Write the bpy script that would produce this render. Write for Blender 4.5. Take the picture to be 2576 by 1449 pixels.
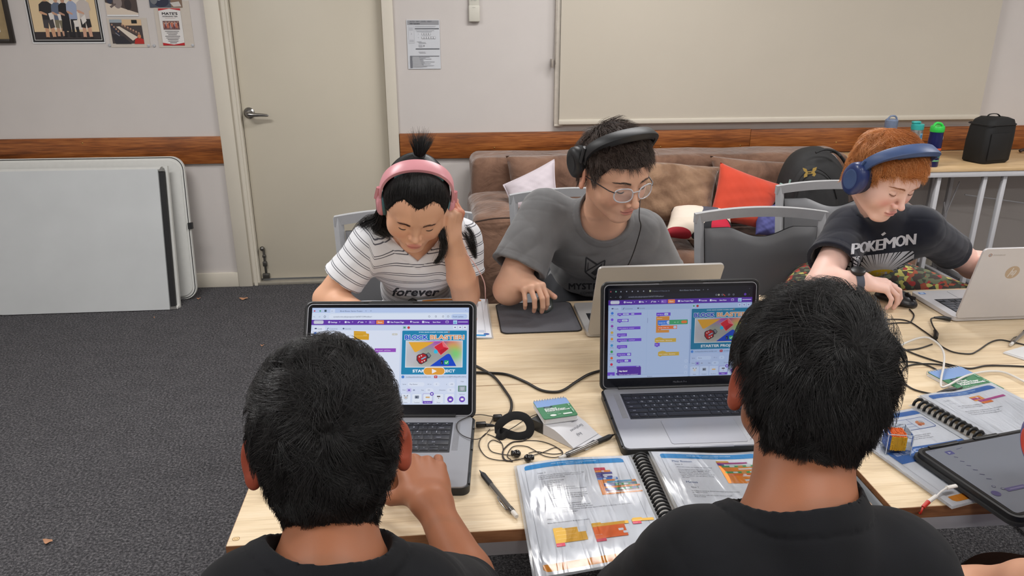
import bpy, bmesh, math, random
import numpy as np
from math import sin, cos, pi, radians, sqrt, atan2
from mathutils import Vector, Matrix
from mathutils.bvhtree import BVHTree
for o in list(bpy.data.objects): bpy.data.objects.remove(o)
SC = bpy.context.scene; COL = SC.collection
random.seed(7); RNG = np.random.default_rng(7)
# ------------------------------------------------------------ camera
FPX = 1940.0; PSI = radians(5.26); TILT = radians(19.9); CH = 1.55
FW = np.array([sin(PSI)*cos(TILT), cos(PSI)*cos(TILT), -sin(TILT)])
RT = np.array([cos(PSI), -sin(PSI), 0.0]); UP = np.cross(RT, FW)
CP = np.array([0, 0, CH])
cam_data = bpy.data.cameras.new('camera'); cam = bpy.data.objects.new('camera', cam_data); COL.objects.link(cam)
cam_data.sensor_width = 36; cam_data.lens = FPX/2576*36; cam_data.clip_start = .02
cam.matrix_world = Matrix(((RT[0], UP[0], -FW[0], 0), (RT[1], UP[1], -FW[1], 0), (RT[2], UP[2], -FW[2], CH), (0, 0, 0, 1)))
SC.camera = cam
def _ray(x, y): return FW+(x-1288)/FPX*RT-(y-724.5)/FPX*UP
def PZ(x, y, z):            # photograph position -> point on the level plane z
    d = _ray(x, y); return Vector(CP+d*(z-CH)/d[2])
def PY(x, y, Y):            # photograph position -> point on the upright plane Y
    d = _ray(x, y); return Vector(CP+d*Y/d[1])
# ------------------------------------------------------------ world, exposure, light
w = bpy.data.worlds.new('world'); SC.world = w; w.use_nodes = True
w.node_tree.nodes['Background'].inputs[0].default_value = (.75, .8, .9, 1); w.node_tree.nodes['Background'].inputs[1].default_value = .3
SC.view_settings.view_transform = 'Standard'; SC.view_settings.look = 'None'
SC.view_settings.exposure = 0.14; SC.view_settings.gamma = 1; SC.view_settings.use_curve_mapping = False
CEIL = 2.7
LIGHTS = [(-1.5, 2.45), (.95, 3.15), (3.3, 2.45), (-1.5, .45), (.95, .45), (3.3, .45), (-1.5, -1.4), (.95, -1.4), (3.3, -1.4)]  # rear row is added, unseen behind the camera, as frontal fill
LPOW = [33, 31, 33, 13, 11, 13, 19, 18, 19]
for i, (x, y) in enumerate(LIGHTS):
    ld = bpy.data.lights.new('ceiling_lamp', 'AREA'); ld.shape = 'RECTANGLE'; ld.size = 1.15; ld.size_y = .28
    ld.energy = LPOW[i]; ld.color = (1, .99, .985)
    lo = bpy.data.objects.new('ceiling_lamp', ld); COL.objects.link(lo); lo.location = (x, y, CEIL-.075)
# ------------------------------------------------------------ materials
def lin(c):
    if isinstance(c, str):
        c = c.lstrip('#'); c = [int(c[i:i+2], 16) for i in (0, 2, 4)]
    c = [v/255 for v in c[:3]]
    return tuple(v/12.92 if v <= .04045 else ((v+.055)/1.055)**2.4 for v in c)+(1.0,)
MATS = {}
class NT:
    def __init__(s, name):
        s.m = bpy.data.materials.new(name); s.m.use_nodes = True; s.t = s.m.node_tree; s.b = s.t.nodes['Principled BSDF']
    def n(s, typ, ins=None, **kw):
        nd = s.t.nodes.new(typ)
        for k, v in kw.items(): setattr(nd, k, v)
        for k, v in (ins or {}).items():
            if hasattr(v, 'is_output') or isinstance(v, bpy.types.NodeSocket): s.t.links.new(v, nd.inputs[k])
            else: nd.inputs[k].default_value = v
        return nd
    def l(s, a, b): s.t.links.new(a, b)
    def ramp(s, fac, stops):
        r = s.n('ShaderNodeValToRGB', {'Fac': fac}); e = r.color_ramp.elements
        while len(e) < len(stops): e.new(.5)
        for i, (p, c) in enumerate(stops): e[i].position = p; e[i].color = c
        return r.outputs['Color']
    def pos(s, scale=(1, 1, 1)):
        tc = s.n('ShaderNodeTexCoord'); mp = s.n('ShaderNodeMapping', {'Vector': tc.outputs['Object'], 'Scale': scale}); return mp.outputs[0]
    def bump(s, h, strength=.3, dist=.002):
        b = s.n('ShaderNodeBump', {'Height': h, 'Strength': strength, 'Distance': dist}); s.l(b.outputs[0], s.b.inputs['Normal'])
def mul(c, k): return tuple(min(1, v*k) for v in c[:3])+(1,)
def mat(name, c, rough=.5, metal=0, spec=.5, var=.06, vs=40, bump=0, bs=400, bd=.001, trans=0, coat=0, sheen=0, ior=1.5, alpha=1, sss=0):
    if name in MATS: return MATS[name]
    n = NT(name); c = lin(c); b = n.b
    nz = n.n('ShaderNodeTexNoise', {'Vector': n.pos(), 'Scale': vs, 'Detail': 3.0})
    n.l(n.ramp(nz.outputs['Fac'], [(.3, mul(c, 1-var)), (.7, mul(c, 1+var))]), b.inputs['Base Color'])
    b.inputs['Roughness'].default_value = rough; b.inputs['Metallic'].default_value = metal
    b.inputs['Specular IOR Level'].default_value = spec; b.inputs['IOR'].default_value = ior
    if trans: b.inputs['Transmission Weight'].default_value = trans
    if coat: b.inputs['Coat Weight'].default_value = coat
    if sheen: b.inputs['Sheen Weight'].default_value = sheen
    if alpha < 1: b.inputs['Alpha'].default_value = alpha
    if sss: b.inputs['Subsurface Weight'].default_value = sss; b.inputs['Subsurface Scale'].default_value = .01
    if bump:
        n2 = n.n('ShaderNodeTexNoise', {'Vector': n.pos(), 'Scale': bs, 'Detail': 4.0}); n.bump(n2.outputs['Fac'], bump, bd)
    MATS[name] = n.m; return n.m
def wood_mat(name, c1, c2, c3, sc=(1.2, 14, 14), rough=.42, knots=True, bump=.15):
    n = NT(name); p = n.pos(sc)
    a = n.n('ShaderNodeTexNoise', {'Vector': p, 'Scale': 2.2, 'Detail': 6.0, 'Roughness': .62, 'Distortion': .5})
    p2 = n.pos((sc[0]*2.2, sc[1]*5, sc[2]*5)); b = n.n('ShaderNodeTexNoise', {'Vector': p2, 'Scale': 4.5, 'Detail': 5.0})
    mx = n.n('ShaderNodeMix', {0: .45, 2: a.outputs['Fac'], 3: b.outputs['Fac']}, data_type='FLOAT')
    n.l(n.ramp(mx.outputs[0], [(.36, lin(c1)), (.5, lin(c2)), (.66, lin(c3))]), n.b.inputs['Base Color'])
    n.b.inputs['Roughness'].default_value = rough; n.bump(b.outputs['Fac'], bump, .0006)
    MATS[name] = n.m; return n.m
def col_mat(name, rough=.5, spec=.4, emit=0, sss=0, coat=0, bump=0, bs=300, bd=.0005, gloss_var=0, trans=0, alpha=1, sheen=0):
    """material whose colour is the mesh's own printed colour layer 'Col'"""
    if name in MATS: return MATS[name]
    n = NT(name); at = n.n('ShaderNodeAttribute', attribute_name='Col'); b = n.b
    if emit:
        b.inputs['Base Color'].default_value = (.01, .01, .012, 1); n.l(at.outputs['Color'], b.inputs['Emission Color']); b.inputs['Emission Strength'].default_value = emit
    else: n.l(at.outputs['Color'], b.inputs['Base Color'])
    b.inputs['Roughness'].default_value = rough; b.inputs['Specular IOR Level'].default_value = spec
    if coat: b.inputs['Coat Weight'].default_value = coat; b.inputs['Coat Roughness'].default_value = .06
    if sheen: b.inputs['Sheen Weight'].default_value = sheen
    if sss:
        b.inputs['Subsurface Weight'].default_value = sss; b.inputs['Subsurface Radius'].default_value = (1, .35, .2); b.inputs['Subsurface Scale'].default_value = .008
    if bump:
        nz = n.n('ShaderNodeTexNoise', {'Vector': n.pos(), 'Scale': bs, 'Detail': 3.0}); n.bump(nz.outputs['Fac'], bump, bd)
    MATS[name] = n.m; return n.m
# ------------------------------------------------------------ mesh builder
WM = {}
def wmat(o): return WM.get(o.name, Matrix.Identity(4)) if o else Matrix.Identity(4)
def thing(name, label, cat, loc=(0, 0, 0), rz=0, group=None):
    o = bpy.data.objects.new(name, None); COL.objects.link(o); o.empty_display_size = .05
    o.location = loc; o.rotation_euler = (0, 0, rz); WM[o.name] = Matrix.Translation(Vector(loc)) @ Matrix.Rotation(rz, 4, 'Z')
    o['label'] = label; o['category'] = cat
    if group: o['group'] = group
    return o
def tag(o, label, cat, group=None):
    o['label'] = label; o['category'] = cat
    if group: o['group'] = group
    return o
def link_mesh(name, me, m, parent=None, world=True, sharp=35):
    if m is not None:
        for mm in (m if isinstance(m, (list, tuple)) else [m]): me.materials.append(mm)
    o = bpy.data.objects.new(name, me); COL.objects.link(o)
    if parent:
        o.parent = parent; pw = wmat(parent)
        if world: me.transform(pw.inverted())
        WM[o.name] = pw
    elif world and len(me.vertices):            # origin at the foot of the thing
        a = np.empty(len(me.vertices)*3); me.vertices.foreach_get('co', a); a = a.reshape(-1, 3)
        c = Vector(((a[:, 0].min()+a[:, 0].max())/2, (a[:, 1].min()+a[:, 1].max())/2, a[:, 2].min()))
        me.transform(Matrix.Translation(-c)); o.location = c; WM[o.name] = Matrix.Translation(c)
    if sharp is not None and len(me.polygons):
        me.polygons.foreach_set('use_smooth', [True]*len(me.polygons))
        if sharp < 180: me.set_sharp_from_angle(angle=radians(sharp))
    return o
def cr(pts, n=8, closed=False):
    """Catmull-Rom through pts"""
    P = [Vector(p) for p in pts]; out = []; N = len(P)
    for i in range(N if closed else N-1):
        if closed: a, b, c, d = P[i-1], P[i], P[(i+1) % N], P[(i+2) % N]
        else: a, b, c, d = P[max(i-1, 0)], P[i], P[i+1], P[min(i+2, N-1)]
        for k in range(n):
            t = k/n; out.append(.5*((2*b)+(c-a)*t+(2*a-5*b+4*c-d)*t*t+(3*b-a-3*c+d)*t**3))
    if not closed: out.append(P[-1])
    return out
class B:
    def __init__(s, M=None): s.bm = bmesh.new(); s.M = M
    def _v(s, p):
        p = Vector(p); return s.bm.verts.new(s.M @ p if s.M else p)
    def _f(s, vs):
        try: return s.bm.faces.new(vs)
        except ValueError: return None
    def box(s, x0, x1, y0, y1, z0, z1, bev=0, seg=2, R=None):
        c = Vector(((x0+x1)/2, (y0+y1)/2, (z0+z1)/2)); nv = []
        for dx in (0, 1):
            for dy in (0, 1):
                for dz in (0, 1):
                    p = Vector(((x0, x1)[dx], (y0, y1)[dy], (z0, z1)[dz]))
                    if R is not None: p = c+R @ (p-c)
                    nv.append(s._v(p))
        fs = [s._f([nv[i] for i in q]) for q in ((0, 1, 3, 2), (4, 6, 7, 5), (0, 4, 5, 1), (2, 3, 7, 6), (0, 2, 6, 4), (1, 5, 7, 3))]
        if bev:
            es = list({e for f in fs for e in f.edges}); bmesh.ops.bevel(s.bm, geom=es, offset=bev, segments=seg, profile=.5, affect='EDGES')
        return s
    def loft(s, rings, closed=True, cap=True):
        R = [[s._v(p) for p in r] for r in rings]; n = len(R[0])
        for a, b in zip(R, R[1:]):
            for i in range(n if closed else n-1):
                j = (i+1) % n; s._f([a[i], a[j], b[j], b[i]])
        if cap and closed:
            s._f(R[0][::-1]); s._f(R[-1])
        return s
    def tube(s, pts, r=.003, n=8, closed=False, rr=None, flat=1.0, up=None):
        P = [Vector(p) for p in pts]; N = len(P); rings = []; prev = None
        for i, p in enumerate(P):
            if closed: t = P[(i+1) % N]-P[i-1]
            else: t = P[min(i+1, N-1)]-P[max(i-1, 0)]
            if t.length < 1e-9: t = Vector((0, 0, 1))
            t.normalize()
            if prev is None:
                a = Vector(up) if up else (Vector((0, 0, 1)) if abs(t.z) < .9 else Vector((1, 0, 0)))
            else: a = prev
            u = (a-t*a.dot(t))
            if u.length < 1e-6: u = t.orthogonal()
            u.normalize(); v = t.cross(u); prev = u
            q = rr[i] if rr else r
            rings.append([p+u*cos(2*pi*k/n)*q*flat+v*sin(2*pi*k/n)*q for k in range(n)])
        if closed: rings.append(rings[0]); s.loft(rings, cap=False); bmesh.ops.remove_doubles(s.bm, verts=s.bm.verts[:], dist=1e-7)
        else: s.loft(rings)
        return s
    def cyl(s, a, b, r0, r1=None, n=20):
        return s.tube([a, b], n=n, rr=[r0, r0 if r1 is None else r1])
    def lathe(s, prof, c=(0, 0, 0), n=28, ax='z'):
        c = Vector(c); rings = []
        for r, h in prof:
            ring = []
            for k in range(n):
                a = 2*pi*k/n; p = (r*cos(a), r*sin(a), h)
                if ax == 'y': p = (r*cos(a), h, -r*sin(a))
                if ax == 'x': p = (h, r*cos(a), r*sin(a))
                ring.append(c+Vector(p))
            rings.append(ring)
        return s.loft(rings)
    def prism(s, poly, z0, z1, F=None):
        """poly in 2D; F maps (x,y,z)->3D"""
        F = F or (lambda x, y, z: (x, y, z))
        return s.loft([[F(x, y, z0) for x, y in poly], [F(x, y, z1) for x, y in poly]])
    def surf(s, f, nu, nv):
        g = [[s._v(f(i/nu, j/nv)) for j in range(nv+1)] for i in range(nu+1)]
        for i in range(nu):
            for j in range(nv): s._f([g[i][j], g[i+1][j], g[i+1][j+1], g[i][j+1]])
        return s
    def sph(s, c, r, n=16, m=10, R=None):
        r = Vector((r, r, r)) if isinstance(r, (int, float)) else Vector(r); c = Vector(c); rings = []
        for j in range(m+1):
            th = pi*max(.02, min(m-.02, j))/m; ring = []
            for k in range(n):
                a = 2*pi*k/n; p = Vector((r.x*sin(th)*cos(a), r.y*sin(th)*sin(a), r.z*cos(th)))
                ring.append(c+(R @ p if R is not None else p))
            rings.append(ring)
        return s.loft(rings[::-1])
    def build(s, name, m, parent=None, world=True, sharp=35):
        bmesh.ops.recalc_face_normals(s.bm, faces=s.bm.faces[:])
        me = bpy.data.meshes.new(name); s.bm.to_mesh(me); s.bm.free(); return link_mesh(name, me, m, parent, world, sharp)
def rrect(w, h, r, n=5, cx=0, cy=0):
    out = []
    for sx, sy, a0 in ((1, 1, 0), (-1, 1, 90), (-1, -1, 180), (1, -1, 270)):
        for k in range(n+1):
            a = radians(a0+90*k/n); out.append((cx+sx*(w/2-r)+r*cos(a), cy+sy*(h/2-r)+r*sin(a)))
    return out
def struct(o): o['kind'] = 'structure'; return o
def frame(o, u, v, n):       # matrix with columns u,v,n and origin o
    return Matrix(((u[0], v[0], n[0], o[0]), (u[1], v[1], n[1], o[1]), (u[2], v[2], n[2], o[2]), (0, 0, 0, 1)))
# ------------------------------------------------------------ printed / displayed flat marks
_txt = {}
def text_geo(st):
    if st in _txt: return _txt[st]
    cu = bpy.data.curves.new('t', 'FONT'); cu.body = st; cu.size = 1; cu.resolution_u = 2
    ob = bpy.data.objects.new('t', cu); me = bpy.data.meshes.new_from_object(ob)
    V = [tuple(v.co[:2]) for v in me.vertices]; Fc = [tuple(p.vertices) for p in me.polygons]
    bpy.data.objects.remove(ob); bpy.data.curves.remove(cu); bpy.data.meshes.remove(me)
    x0 = min([v[0] for v in V], default=0); x1 = max([v[0] for v in V], default=1)
    _txt[st] = (V, Fc, x0, x1); return _txt[st]
class Deco:
    """flat marks laid on a sheet: F(u, v, h) gives the 3D point; v grows downwards"""
    def __init__(s, F, dh=4e-5, cell=None, sub=None): s.F = F; s.V = []; s.Fc = []; s.C = []; s.h = 0; s.dh = dh; s.cell = cell; s.sub = sub
    def add(s, pts, faces, c):
        k = len(s.V); s.h += s.dh; cc = lin(c)
        for u, v in pts: s.V.append((u, v, s.h)); s.C.append(cc)
        s.Fc += [tuple(i+k for i in f) for f in faces]
    def rect(s, x0, y0, x1, y1, c):
        if s.cell:
            n = max(1, int(abs(x1-x0)/s.cell)); m = max(1, int(abs(y1-y0)/s.cell))
            pts = [(x0+(x1-x0)*i/n, y0+(y1-y0)*j/m) for i in range(n+1) for j in range(m+1)]
            s.add(pts, [(i*(m+1)+j, i*(m+1)+j+1, (i+1)*(m+1)+j+1, (i+1)*(m+1)+j) for i in range(n) for j in range(m)], c)
        else: s.add([(x0, y0), (x0, y1), (x1, y1), (x1, y0)], [(0, 1, 2, 3)], c)
        return s
    def poly(s, pts, c): s.add(pts, [tuple(range(len(pts)))], c); return s
    def rr(s, x0, y0, x1, y1, r, c): return s.poly(rrect(x1-x0, y1-y0, min(r, (x1-x0)/2-1e-6, (y1-y0)/2-1e-6), 4, (x0+x1)/2, (y0+y1)/2)[::-1], c)
    def ell(s, cx, cy, rx, ry, c, n=16): return s.poly([(cx+rx*cos(2*pi*k/n), cy-ry*sin(2*pi*k/n)) for k in range(n)], c)
    def text(s, st, x, y, size, c, w=None, bold=0, slant=0, al='l'):
        V, Fc, x0, x1 = text_geo(st); sx = size if w is None else w/max(1e-6, x1-x0)
        off = {'l': 0, 'c': -(x1-x0)*sx/2, 'r': -(x1-x0)*sx}[al]
        for b in ([0] if not bold else [-bold, 0, bold]):
            for b2 in ([0] if not bold else [-bold, bold]):
                s.add([(x+off+(a-x0)*sx+b+slant*q*size, y-q*size+b2) for a, q in V], Fc, c)
        return s
    def line(s, pts, wd, c):
        for (a, b), (d, e) in zip(pts, pts[1:]):
            L = sqrt((d-a)**2+(e-b)**2) or 1; nx, ny = -(e-b)/L*wd/2, (d-a)/L*wd/2
            s.poly([(a+nx, b+ny), (a-nx, b-ny), (d-nx, e-ny), (d+nx, e+ny)], c)
        return s
    def split(s):
        """cut long faces so the marks can follow a curved sheet"""
        bm = bmesh.new(); cl = bm.verts.layers.float_color.new('Col'); vs = []
        for p, c in zip(s.V, s.C): v = bm.verts.new(p); v[cl] = c; vs.append(v)
        for f in s.Fc:
            try: bm.faces.new([vs[i] for i in f])
            except ValueError: pass
        bmesh.ops.triangulate(bm, faces=[f for f in bm.faces if len(f.verts) > 3])
        for _ in range(7):
            es = [e for e in bm.edges if e.calc_length() > s.sub]
            if not es: break
            bmesh.ops.subdivide_edges(bm, edges=es, cuts=1); bmesh.ops.triangulate(bm, faces=[f for f in bm.faces if len(f.verts) > 3])
        bm.verts.index_update(); s.V = [tuple(v.co) for v in bm.verts]; s.C = [tuple(v[cl]) for v in bm.verts]; s.Fc = [tuple(v.index for v in f.verts) for f in bm.faces]; bm.free()
    def build(s, name, m, parent=None, world=True):
        if s.sub: s.split()
        me = bpy.data.meshes.new(name); me.from_pydata([tuple(s.F(*p)) for p in s.V], [], s.Fc)
        a = me.color_attributes.new('Col', 'FLOAT_COLOR', 'POINT'); a.data.foreach_set('color', np.array(s.C, 'f').ravel())
        return link_mesh(name, me, m, parent, world, None)
PRINT = col_mat('printed_ink', rough=.5); PRINTG = col_mat('glossy_print', rough=.25, coat=.3); CLOTHPRINT = col_mat('shirt_print', rough=.8)
SCREEN = col_mat('lit_screen', rough=.15, emit=.78); SCREEN2 = col_mat('dimmer_lit_screen', rough=.15, emit=.62)
def sheetF(o, u, v, n, s=1.0):
    o, u, v, n = Vector(o), Vector(u)*s, Vector(v)*s, Vector(n); return lambda a, b, h=0: o+u*a+v*b+n*h
# ============================================================ ROOM
WY = 4.45
M_wall = mat('painted_wall', (198, 192, 188), .85, var=.015, vs=6, bump=.05, bs=250)
M_trim = mat('cream_gloss_paint', (206, 199, 185), .45, var=.01, vs=5)
M_door = mat('cream_door_paint', (197, 189, 172), .45, var=.02, vs=3)
M_rail = wood_mat('varnished_rail_wood', (74, 36, 14), (132, 74, 32), (170, 106, 54), sc=(.9, 9, 9), rough=.32)
M_oak = wood_mat('pale_oak_laminate', (204, 180, 146), (224, 202, 168), (234, 217, 189), sc=(1.3, 16, 16), rough=.38, bump=.08)
M_edge = wood_mat('brown_edge_band', (118, 78, 50), (146, 100, 66), (166, 118, 80), sc=(2, 10, 10))
M_white = mat('white_powder_metal', (196, 196, 200), .4, var=.02)
M_alu = mat('brushed_silver_frame', (182, 184, 188), .38, metal=.3, var=.03)
M_steel = mat('satin_steel', (150, 148, 145), .25, metal=1, var=.08)
M_black = mat('black_plastic', (20, 21, 23), .4, var=.05)
M_rubber = mat('black_rubber', (24, 24, 26), .6, var=.05)
def carpet():
    n = NT('charcoal_carpet'); p = n.pos()
    a = n.n('ShaderNodeTexNoise', {'Vector': p, 'Scale': 120.0, 'Detail': 5.0, 'Roughness': .75}); b = n.n('ShaderNodeTexNoise', {'Vector': p, 'Scale': 12.0, 'Detail': 3.0})
    v = n.n('ShaderNodeTexVoronoi', {'Vector': p, 'Scale': 210.0}); v.feature = 'F1'
    mx = n.n('ShaderNodeMix', {0: .06, 2: a.outputs['Fac'], 3: b.outputs['Fac']}, data_type='FLOAT')
    n.l(n.ramp(mx.outputs[0], [(.36, lin((42, 42, 44))), (.5, lin((77, 76, 79))), (.64, lin((124, 122, 124)))]), n.b.inputs['Base Color'])
    n.b.inputs['Roughness'].default_value = .95; n.b.inputs['Specular IOR Level'].default_value = .15
    n.bump(v.outputs['Distance'], .8, .006); return n.m
X0, X1, Y0, Y1 = -3.4, 4.6, -2.2, 4.45
struct(B().box(X0, X1, Y0, Y1+.2, -.1, 0).build('floor', carpet()))
struct(B().box(X0, X1, Y0, Y1+.2, CEIL, CEIL+.1).build('ceiling', mat('ceiling_white', (225, 222, 215), .9, var=.01)))
DX0, DX1, DH = -1.140, -.292, 2.07
bk = B(); bk.box(X0, DX0, WY, WY+.15, 0, CEIL); bk.box(DX1, X1, WY, WY+.15, 0, CEIL); bk.box(DX0, DX1, WY, WY+.15, DH, CEIL)
struct(bk.build('wall_back', M_wall))
struct(B().box(X0-.1, X0, Y0, Y1+.15, 0, CEIL).build('wall_left', M_wall)); struct(B().box(X1, X1+.1, Y0, Y1+.15, 0, CEIL).build('wall_right', M_wall))
struct(B().box(X0, X1, Y0-.1, Y0, 0, CEIL).build('wall_front', M_wall))
# door, its frame and furniture
dr = struct(B().box(DX0+.045, DX1-.006, WY+.035, WY+.075, .03, DH-.03, .002).build('door_1', M_door))
struct(B().box(DX0, DX0+.043, WY+.0, WY+.09, 0, DH).box(DX0+.012, DX0+.03, WY-.006, WY+.0, 0, DH).box(DX1-.004, DX1, WY+.01, WY+.09, 0, DH).box(DX0, DX1, WY+.01, WY+.09, DH-.02, DH)
       .build('trim_1', M_trim))
struct(B().box(DX0-.075, DX0+.002, WY-.018, WY, 0, DH+.06, .003).build('trim_2', M_trim))
struct(B().box(DX1-.002, DX1+.058, WY-.018, WY, 0, DH+.06, .003).build('trim_3', M_trim))
hc = PY(627, 284, WY+.035); hy = WY+.035
B().lathe([(.001, -.012), (.022, -.012), (.030, -.006), (.031, 0), (.001, 0)], (hc.x, hy, hc.z), ax='y').build('door_handle_rose', M_steel, dr)
B().tube(cr([(hc.x, hy, hc.z), (hc.x, hy-.045, hc.z), (hc.x+.02, hy-.055, hc.z-.004), (hc.x+.07, hy-.05, hc.z-.006), (hc.x+.112, hy-.044, hc.z-.010)], 6), n=12, rr=[.012]*13+[.0115, .011, .0105, .010, .0095, .009, .0085, .008, .0075, .007, .006, .004]).build('door_handle', M_steel, dr)
bp = PY(664, 640, hy); z0 = .045
b = B(); b.box(bp.x-.004, bp.x+.008, hy-.012, hy-.002, z0, .225, .002); b.box(bp.x-.018, bp.x+.022, hy-.02, hy, z0-.012, z0+.02, .003); b.box(bp.x-.010, bp.x+.014, hy-.018, hy, .11, .14, .003); b.sph((bp.x-.002, hy-.02, .222), .014); b.box(bp.x-.008, bp.x+.012, hy-.016, hy, .165, .18, .002)
b.build('door_bolt', mat('dull_steel', (112, 110, 106), .35, metal=.9), dr)
struct(B().box(DX0, DX1, WY-.004, WY+.1, 0, .018, .002).build('trim_4', mat('door_threshold_metal', (168, 162, 150), .4, metal=.4)))
# baseboards
struct(B().box(X0, DX0-.075, WY-.015, WY, 0, .088, .003).build('baseboard_left', M_trim))
struct(B().box(DX1+.058, X1, WY-.015, WY, 0, .088, .003).build('baseboard_right', M_trim))
# wood rails with their screws
def rail(nm, xa, xb, z0, z1, screws):
    r = struct(B().box(xa, xb, WY-.019, WY, z0, z1, .0015).build(nm, M_rail))
    for sx, sz in screws: B().sph((sx, WY-.0195, sz), (.004, .002, .004), 10, 6).build('screw', M_brass, r)
M_brass = mat('brass_screw', (190, 160, 95), .3, metal=1)
rail('trim_5', X0, -1.214, .735, .885, [(-2.21, .77), (-1.95, .86)])
sj = PY(1885, 340, WY).x
rail('trim_6', -.231, sj-.001, .742, .886, [(PY(1243, 366, WY).x, .80), (PY(1455, 365, WY).x, .80), (PY(1660, 360, WY).x, .79), (PY(1860, 357, WY).x, .79)])
rail('trim_7', sj+.001, X1, .742, .884, [(PY(2100, 354, WY).x, .80), (2.95, .80)])
# window with its drawn roller blind
wx0, wx1 = .648, 3.212
wf = B(); wf.box(wx0, wx0+.028, WY-.03, WY, .925, 2.3, .002); wf.box(wx0, wx0+.05, WY-.032, WY, .918, .93, .001); wf.box(wx1-.03, wx1, WY-.03, WY, .925, 2.3, .002); wf.box(wx0, wx1, WY-.03, WY, 2.27, 2.3); wf.box(wx0, wx1, WY-.012, WY, .918, .945)
wo = struct(wf.build('window_1', M_white2 if 'M_white2' in globals() else mat('window_frame_paint', (200, 192, 180), .5)))
gl = B().box(wx0+.02, wx1-.02, WY-.008, WY-.004, .94, 2.28).build('window_glass', mat('window_glass', (60, 70, 80), .05, var=0), wo)
bl = thing('roller_blind', 'wide cream roller blind drawn down over the window behind the sofa', 'blind', ((wx0+wx1)/2, WY-.04, .93))
B().surf(lambda u, v: (wx0+.026+(wx1-wx0-.03)*u, WY-.046+.0012*sin(u*21+v*3), .955+1.33*v), 60, 8).build('fabric', mat('cream_blind_fabric', (188, 180, 166), .8, var=.012, vs=4, bump=.08, bs=900), bl)
B().box(wx0+.024, wx1-.006, WY-.054, WY-.036, .93, .957, .003).build('bottom_bar', mat('cream_bar', (205, 198, 184), .4, var=.01), bl)
B().cyl((wx0+.024, WY-.05, 2.31), (wx1-.006, WY-.05, 2.31), .025).build('roller_tube', M_white, bl)
cxx = PY(1392, 150, WY-.05).x
b = B()
for k in range(150):
    z = 1.262+k*.0062
    b.sph((cxx-.004+.0+(z-1.262)*.030, WY-.055, z), .0021, 6, 4); b.sph((cxx+.012+(z-1.262)*.012, WY-.055, z), .0021, 6, 4)
b.build('pull_chain', mat('chain_grey', (120, 112, 104), .4, metal=.3), bl)
B().box(cxx-.010, cxx-.001, WY-.06, WY, 1.245, 1.288, .002).build('chain_guide', mat('clear_guide', (150, 142, 132), .3), bl)
# ceiling lights
for i, (x, y) in enumerate(LIGHTS):
    t = thing('ceiling_light', 'rectangular ceiling light panel '+('above the sofa side, ', 'above the tables, ', 'added as unseen fill behind the camera, ')[i//3]+('at left', 'in the middle', 'at right')[i % 3], 'ceiling light', (x, y, CEIL-.07), 0, 'ceiling light panels')
    b = B(); b.box(x-.62, x+.62, y-.17, y-.155, CEIL-.07, CEIL); b.box(x-.62, x+.62, y+.155, y+.17, CEIL-.07, CEIL); b.box(x-.62, x-.6, y-.17, y+.17, CEIL-.07, CEIL); b.box(x+.6, x+.62, y-.17, y+.17, CEIL-.07, CEIL); b.build('frame', M_white, t)
    n = MATS.get('lit_diffuser')
    if not n:
        q = NT('lit_diffuser'); q.b.inputs['Emission Color'].default_value = (1, .965, .92, 1); q.b.inputs['Emission Strength'].default_value = 4; n = MATS['lit_diffuser'] = q.m
    B().box(x-.6, x+.6, y-.155, y+.155, CEIL-.06, CEIL-.05).build('diffuser', n, t)
# carpet litter
for px, py, L, a, lab in ((500, 752, .022, .2, 'small pale dry leaf scrap on the carpet near the folding tables'), (613, 752, .05, -.1, 'long curled dry leaf on the carpet in front of the door'), (121, 1363, .035, -.3, 'tan dry leaf on the dark carpet at lower left'), (660, 870, .018, 0, 'tiny pale leaf scrap on the carpet beside the laptop'), (388, 800, .010, 1.2, 'tiny white crumb of leaf on the carpet below the folding tables')):
    c = PZ(px, py, .004); u = Vector((cos(a), sin(a), 0)); v = Vector((-sin(a), cos(a), 0))
    o = B().surf(lambda s, t: c+u*(s-.5)*L+v*(t-.5)*L*.55*sin(pi*min(.98, max(.02, s)))+Vector((0, 0, .003+.003*cos(7*s)+.002*t)), 10, 4).build('dry_leaf', mat('dry_leaf', (176, 128, 96), .7, var=.2), None)
    tag(o, lab, 'leaf')
# ============================================================ WALL THINGS
def wall_sheet(nm, lab, cat, tl, br, paper, gap=.003, th=.001, bow=0, group=None, z1=None):
    """sheet on the back wall; returns (thing, F) with u,v in millimetres from top left"""
    x0, x1 = tl.x, br.x; zt = tl.z if z1 is None else z1; zb = br.z; yy = WY-gap
    t = thing(nm, lab, cat, ((x0+x1)/2, WY, zb), 0, group)
    B().box(x0, x1, yy-th, yy, zb, zt).build('paper', paper, t)
    return t, (lambda a, b, h=0: Vector((x0+a/1000, yy-th-.0002-h, zt-b/1000))), (x1-x0)*1000, (zt-zb)*1000
M_paper = mat('white_paper', (214, 214, 214), .6, var=.01, vs=15)
M_pouch = mat('clear_pouch', (198, 192, 180), .25, var=.02)
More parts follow.
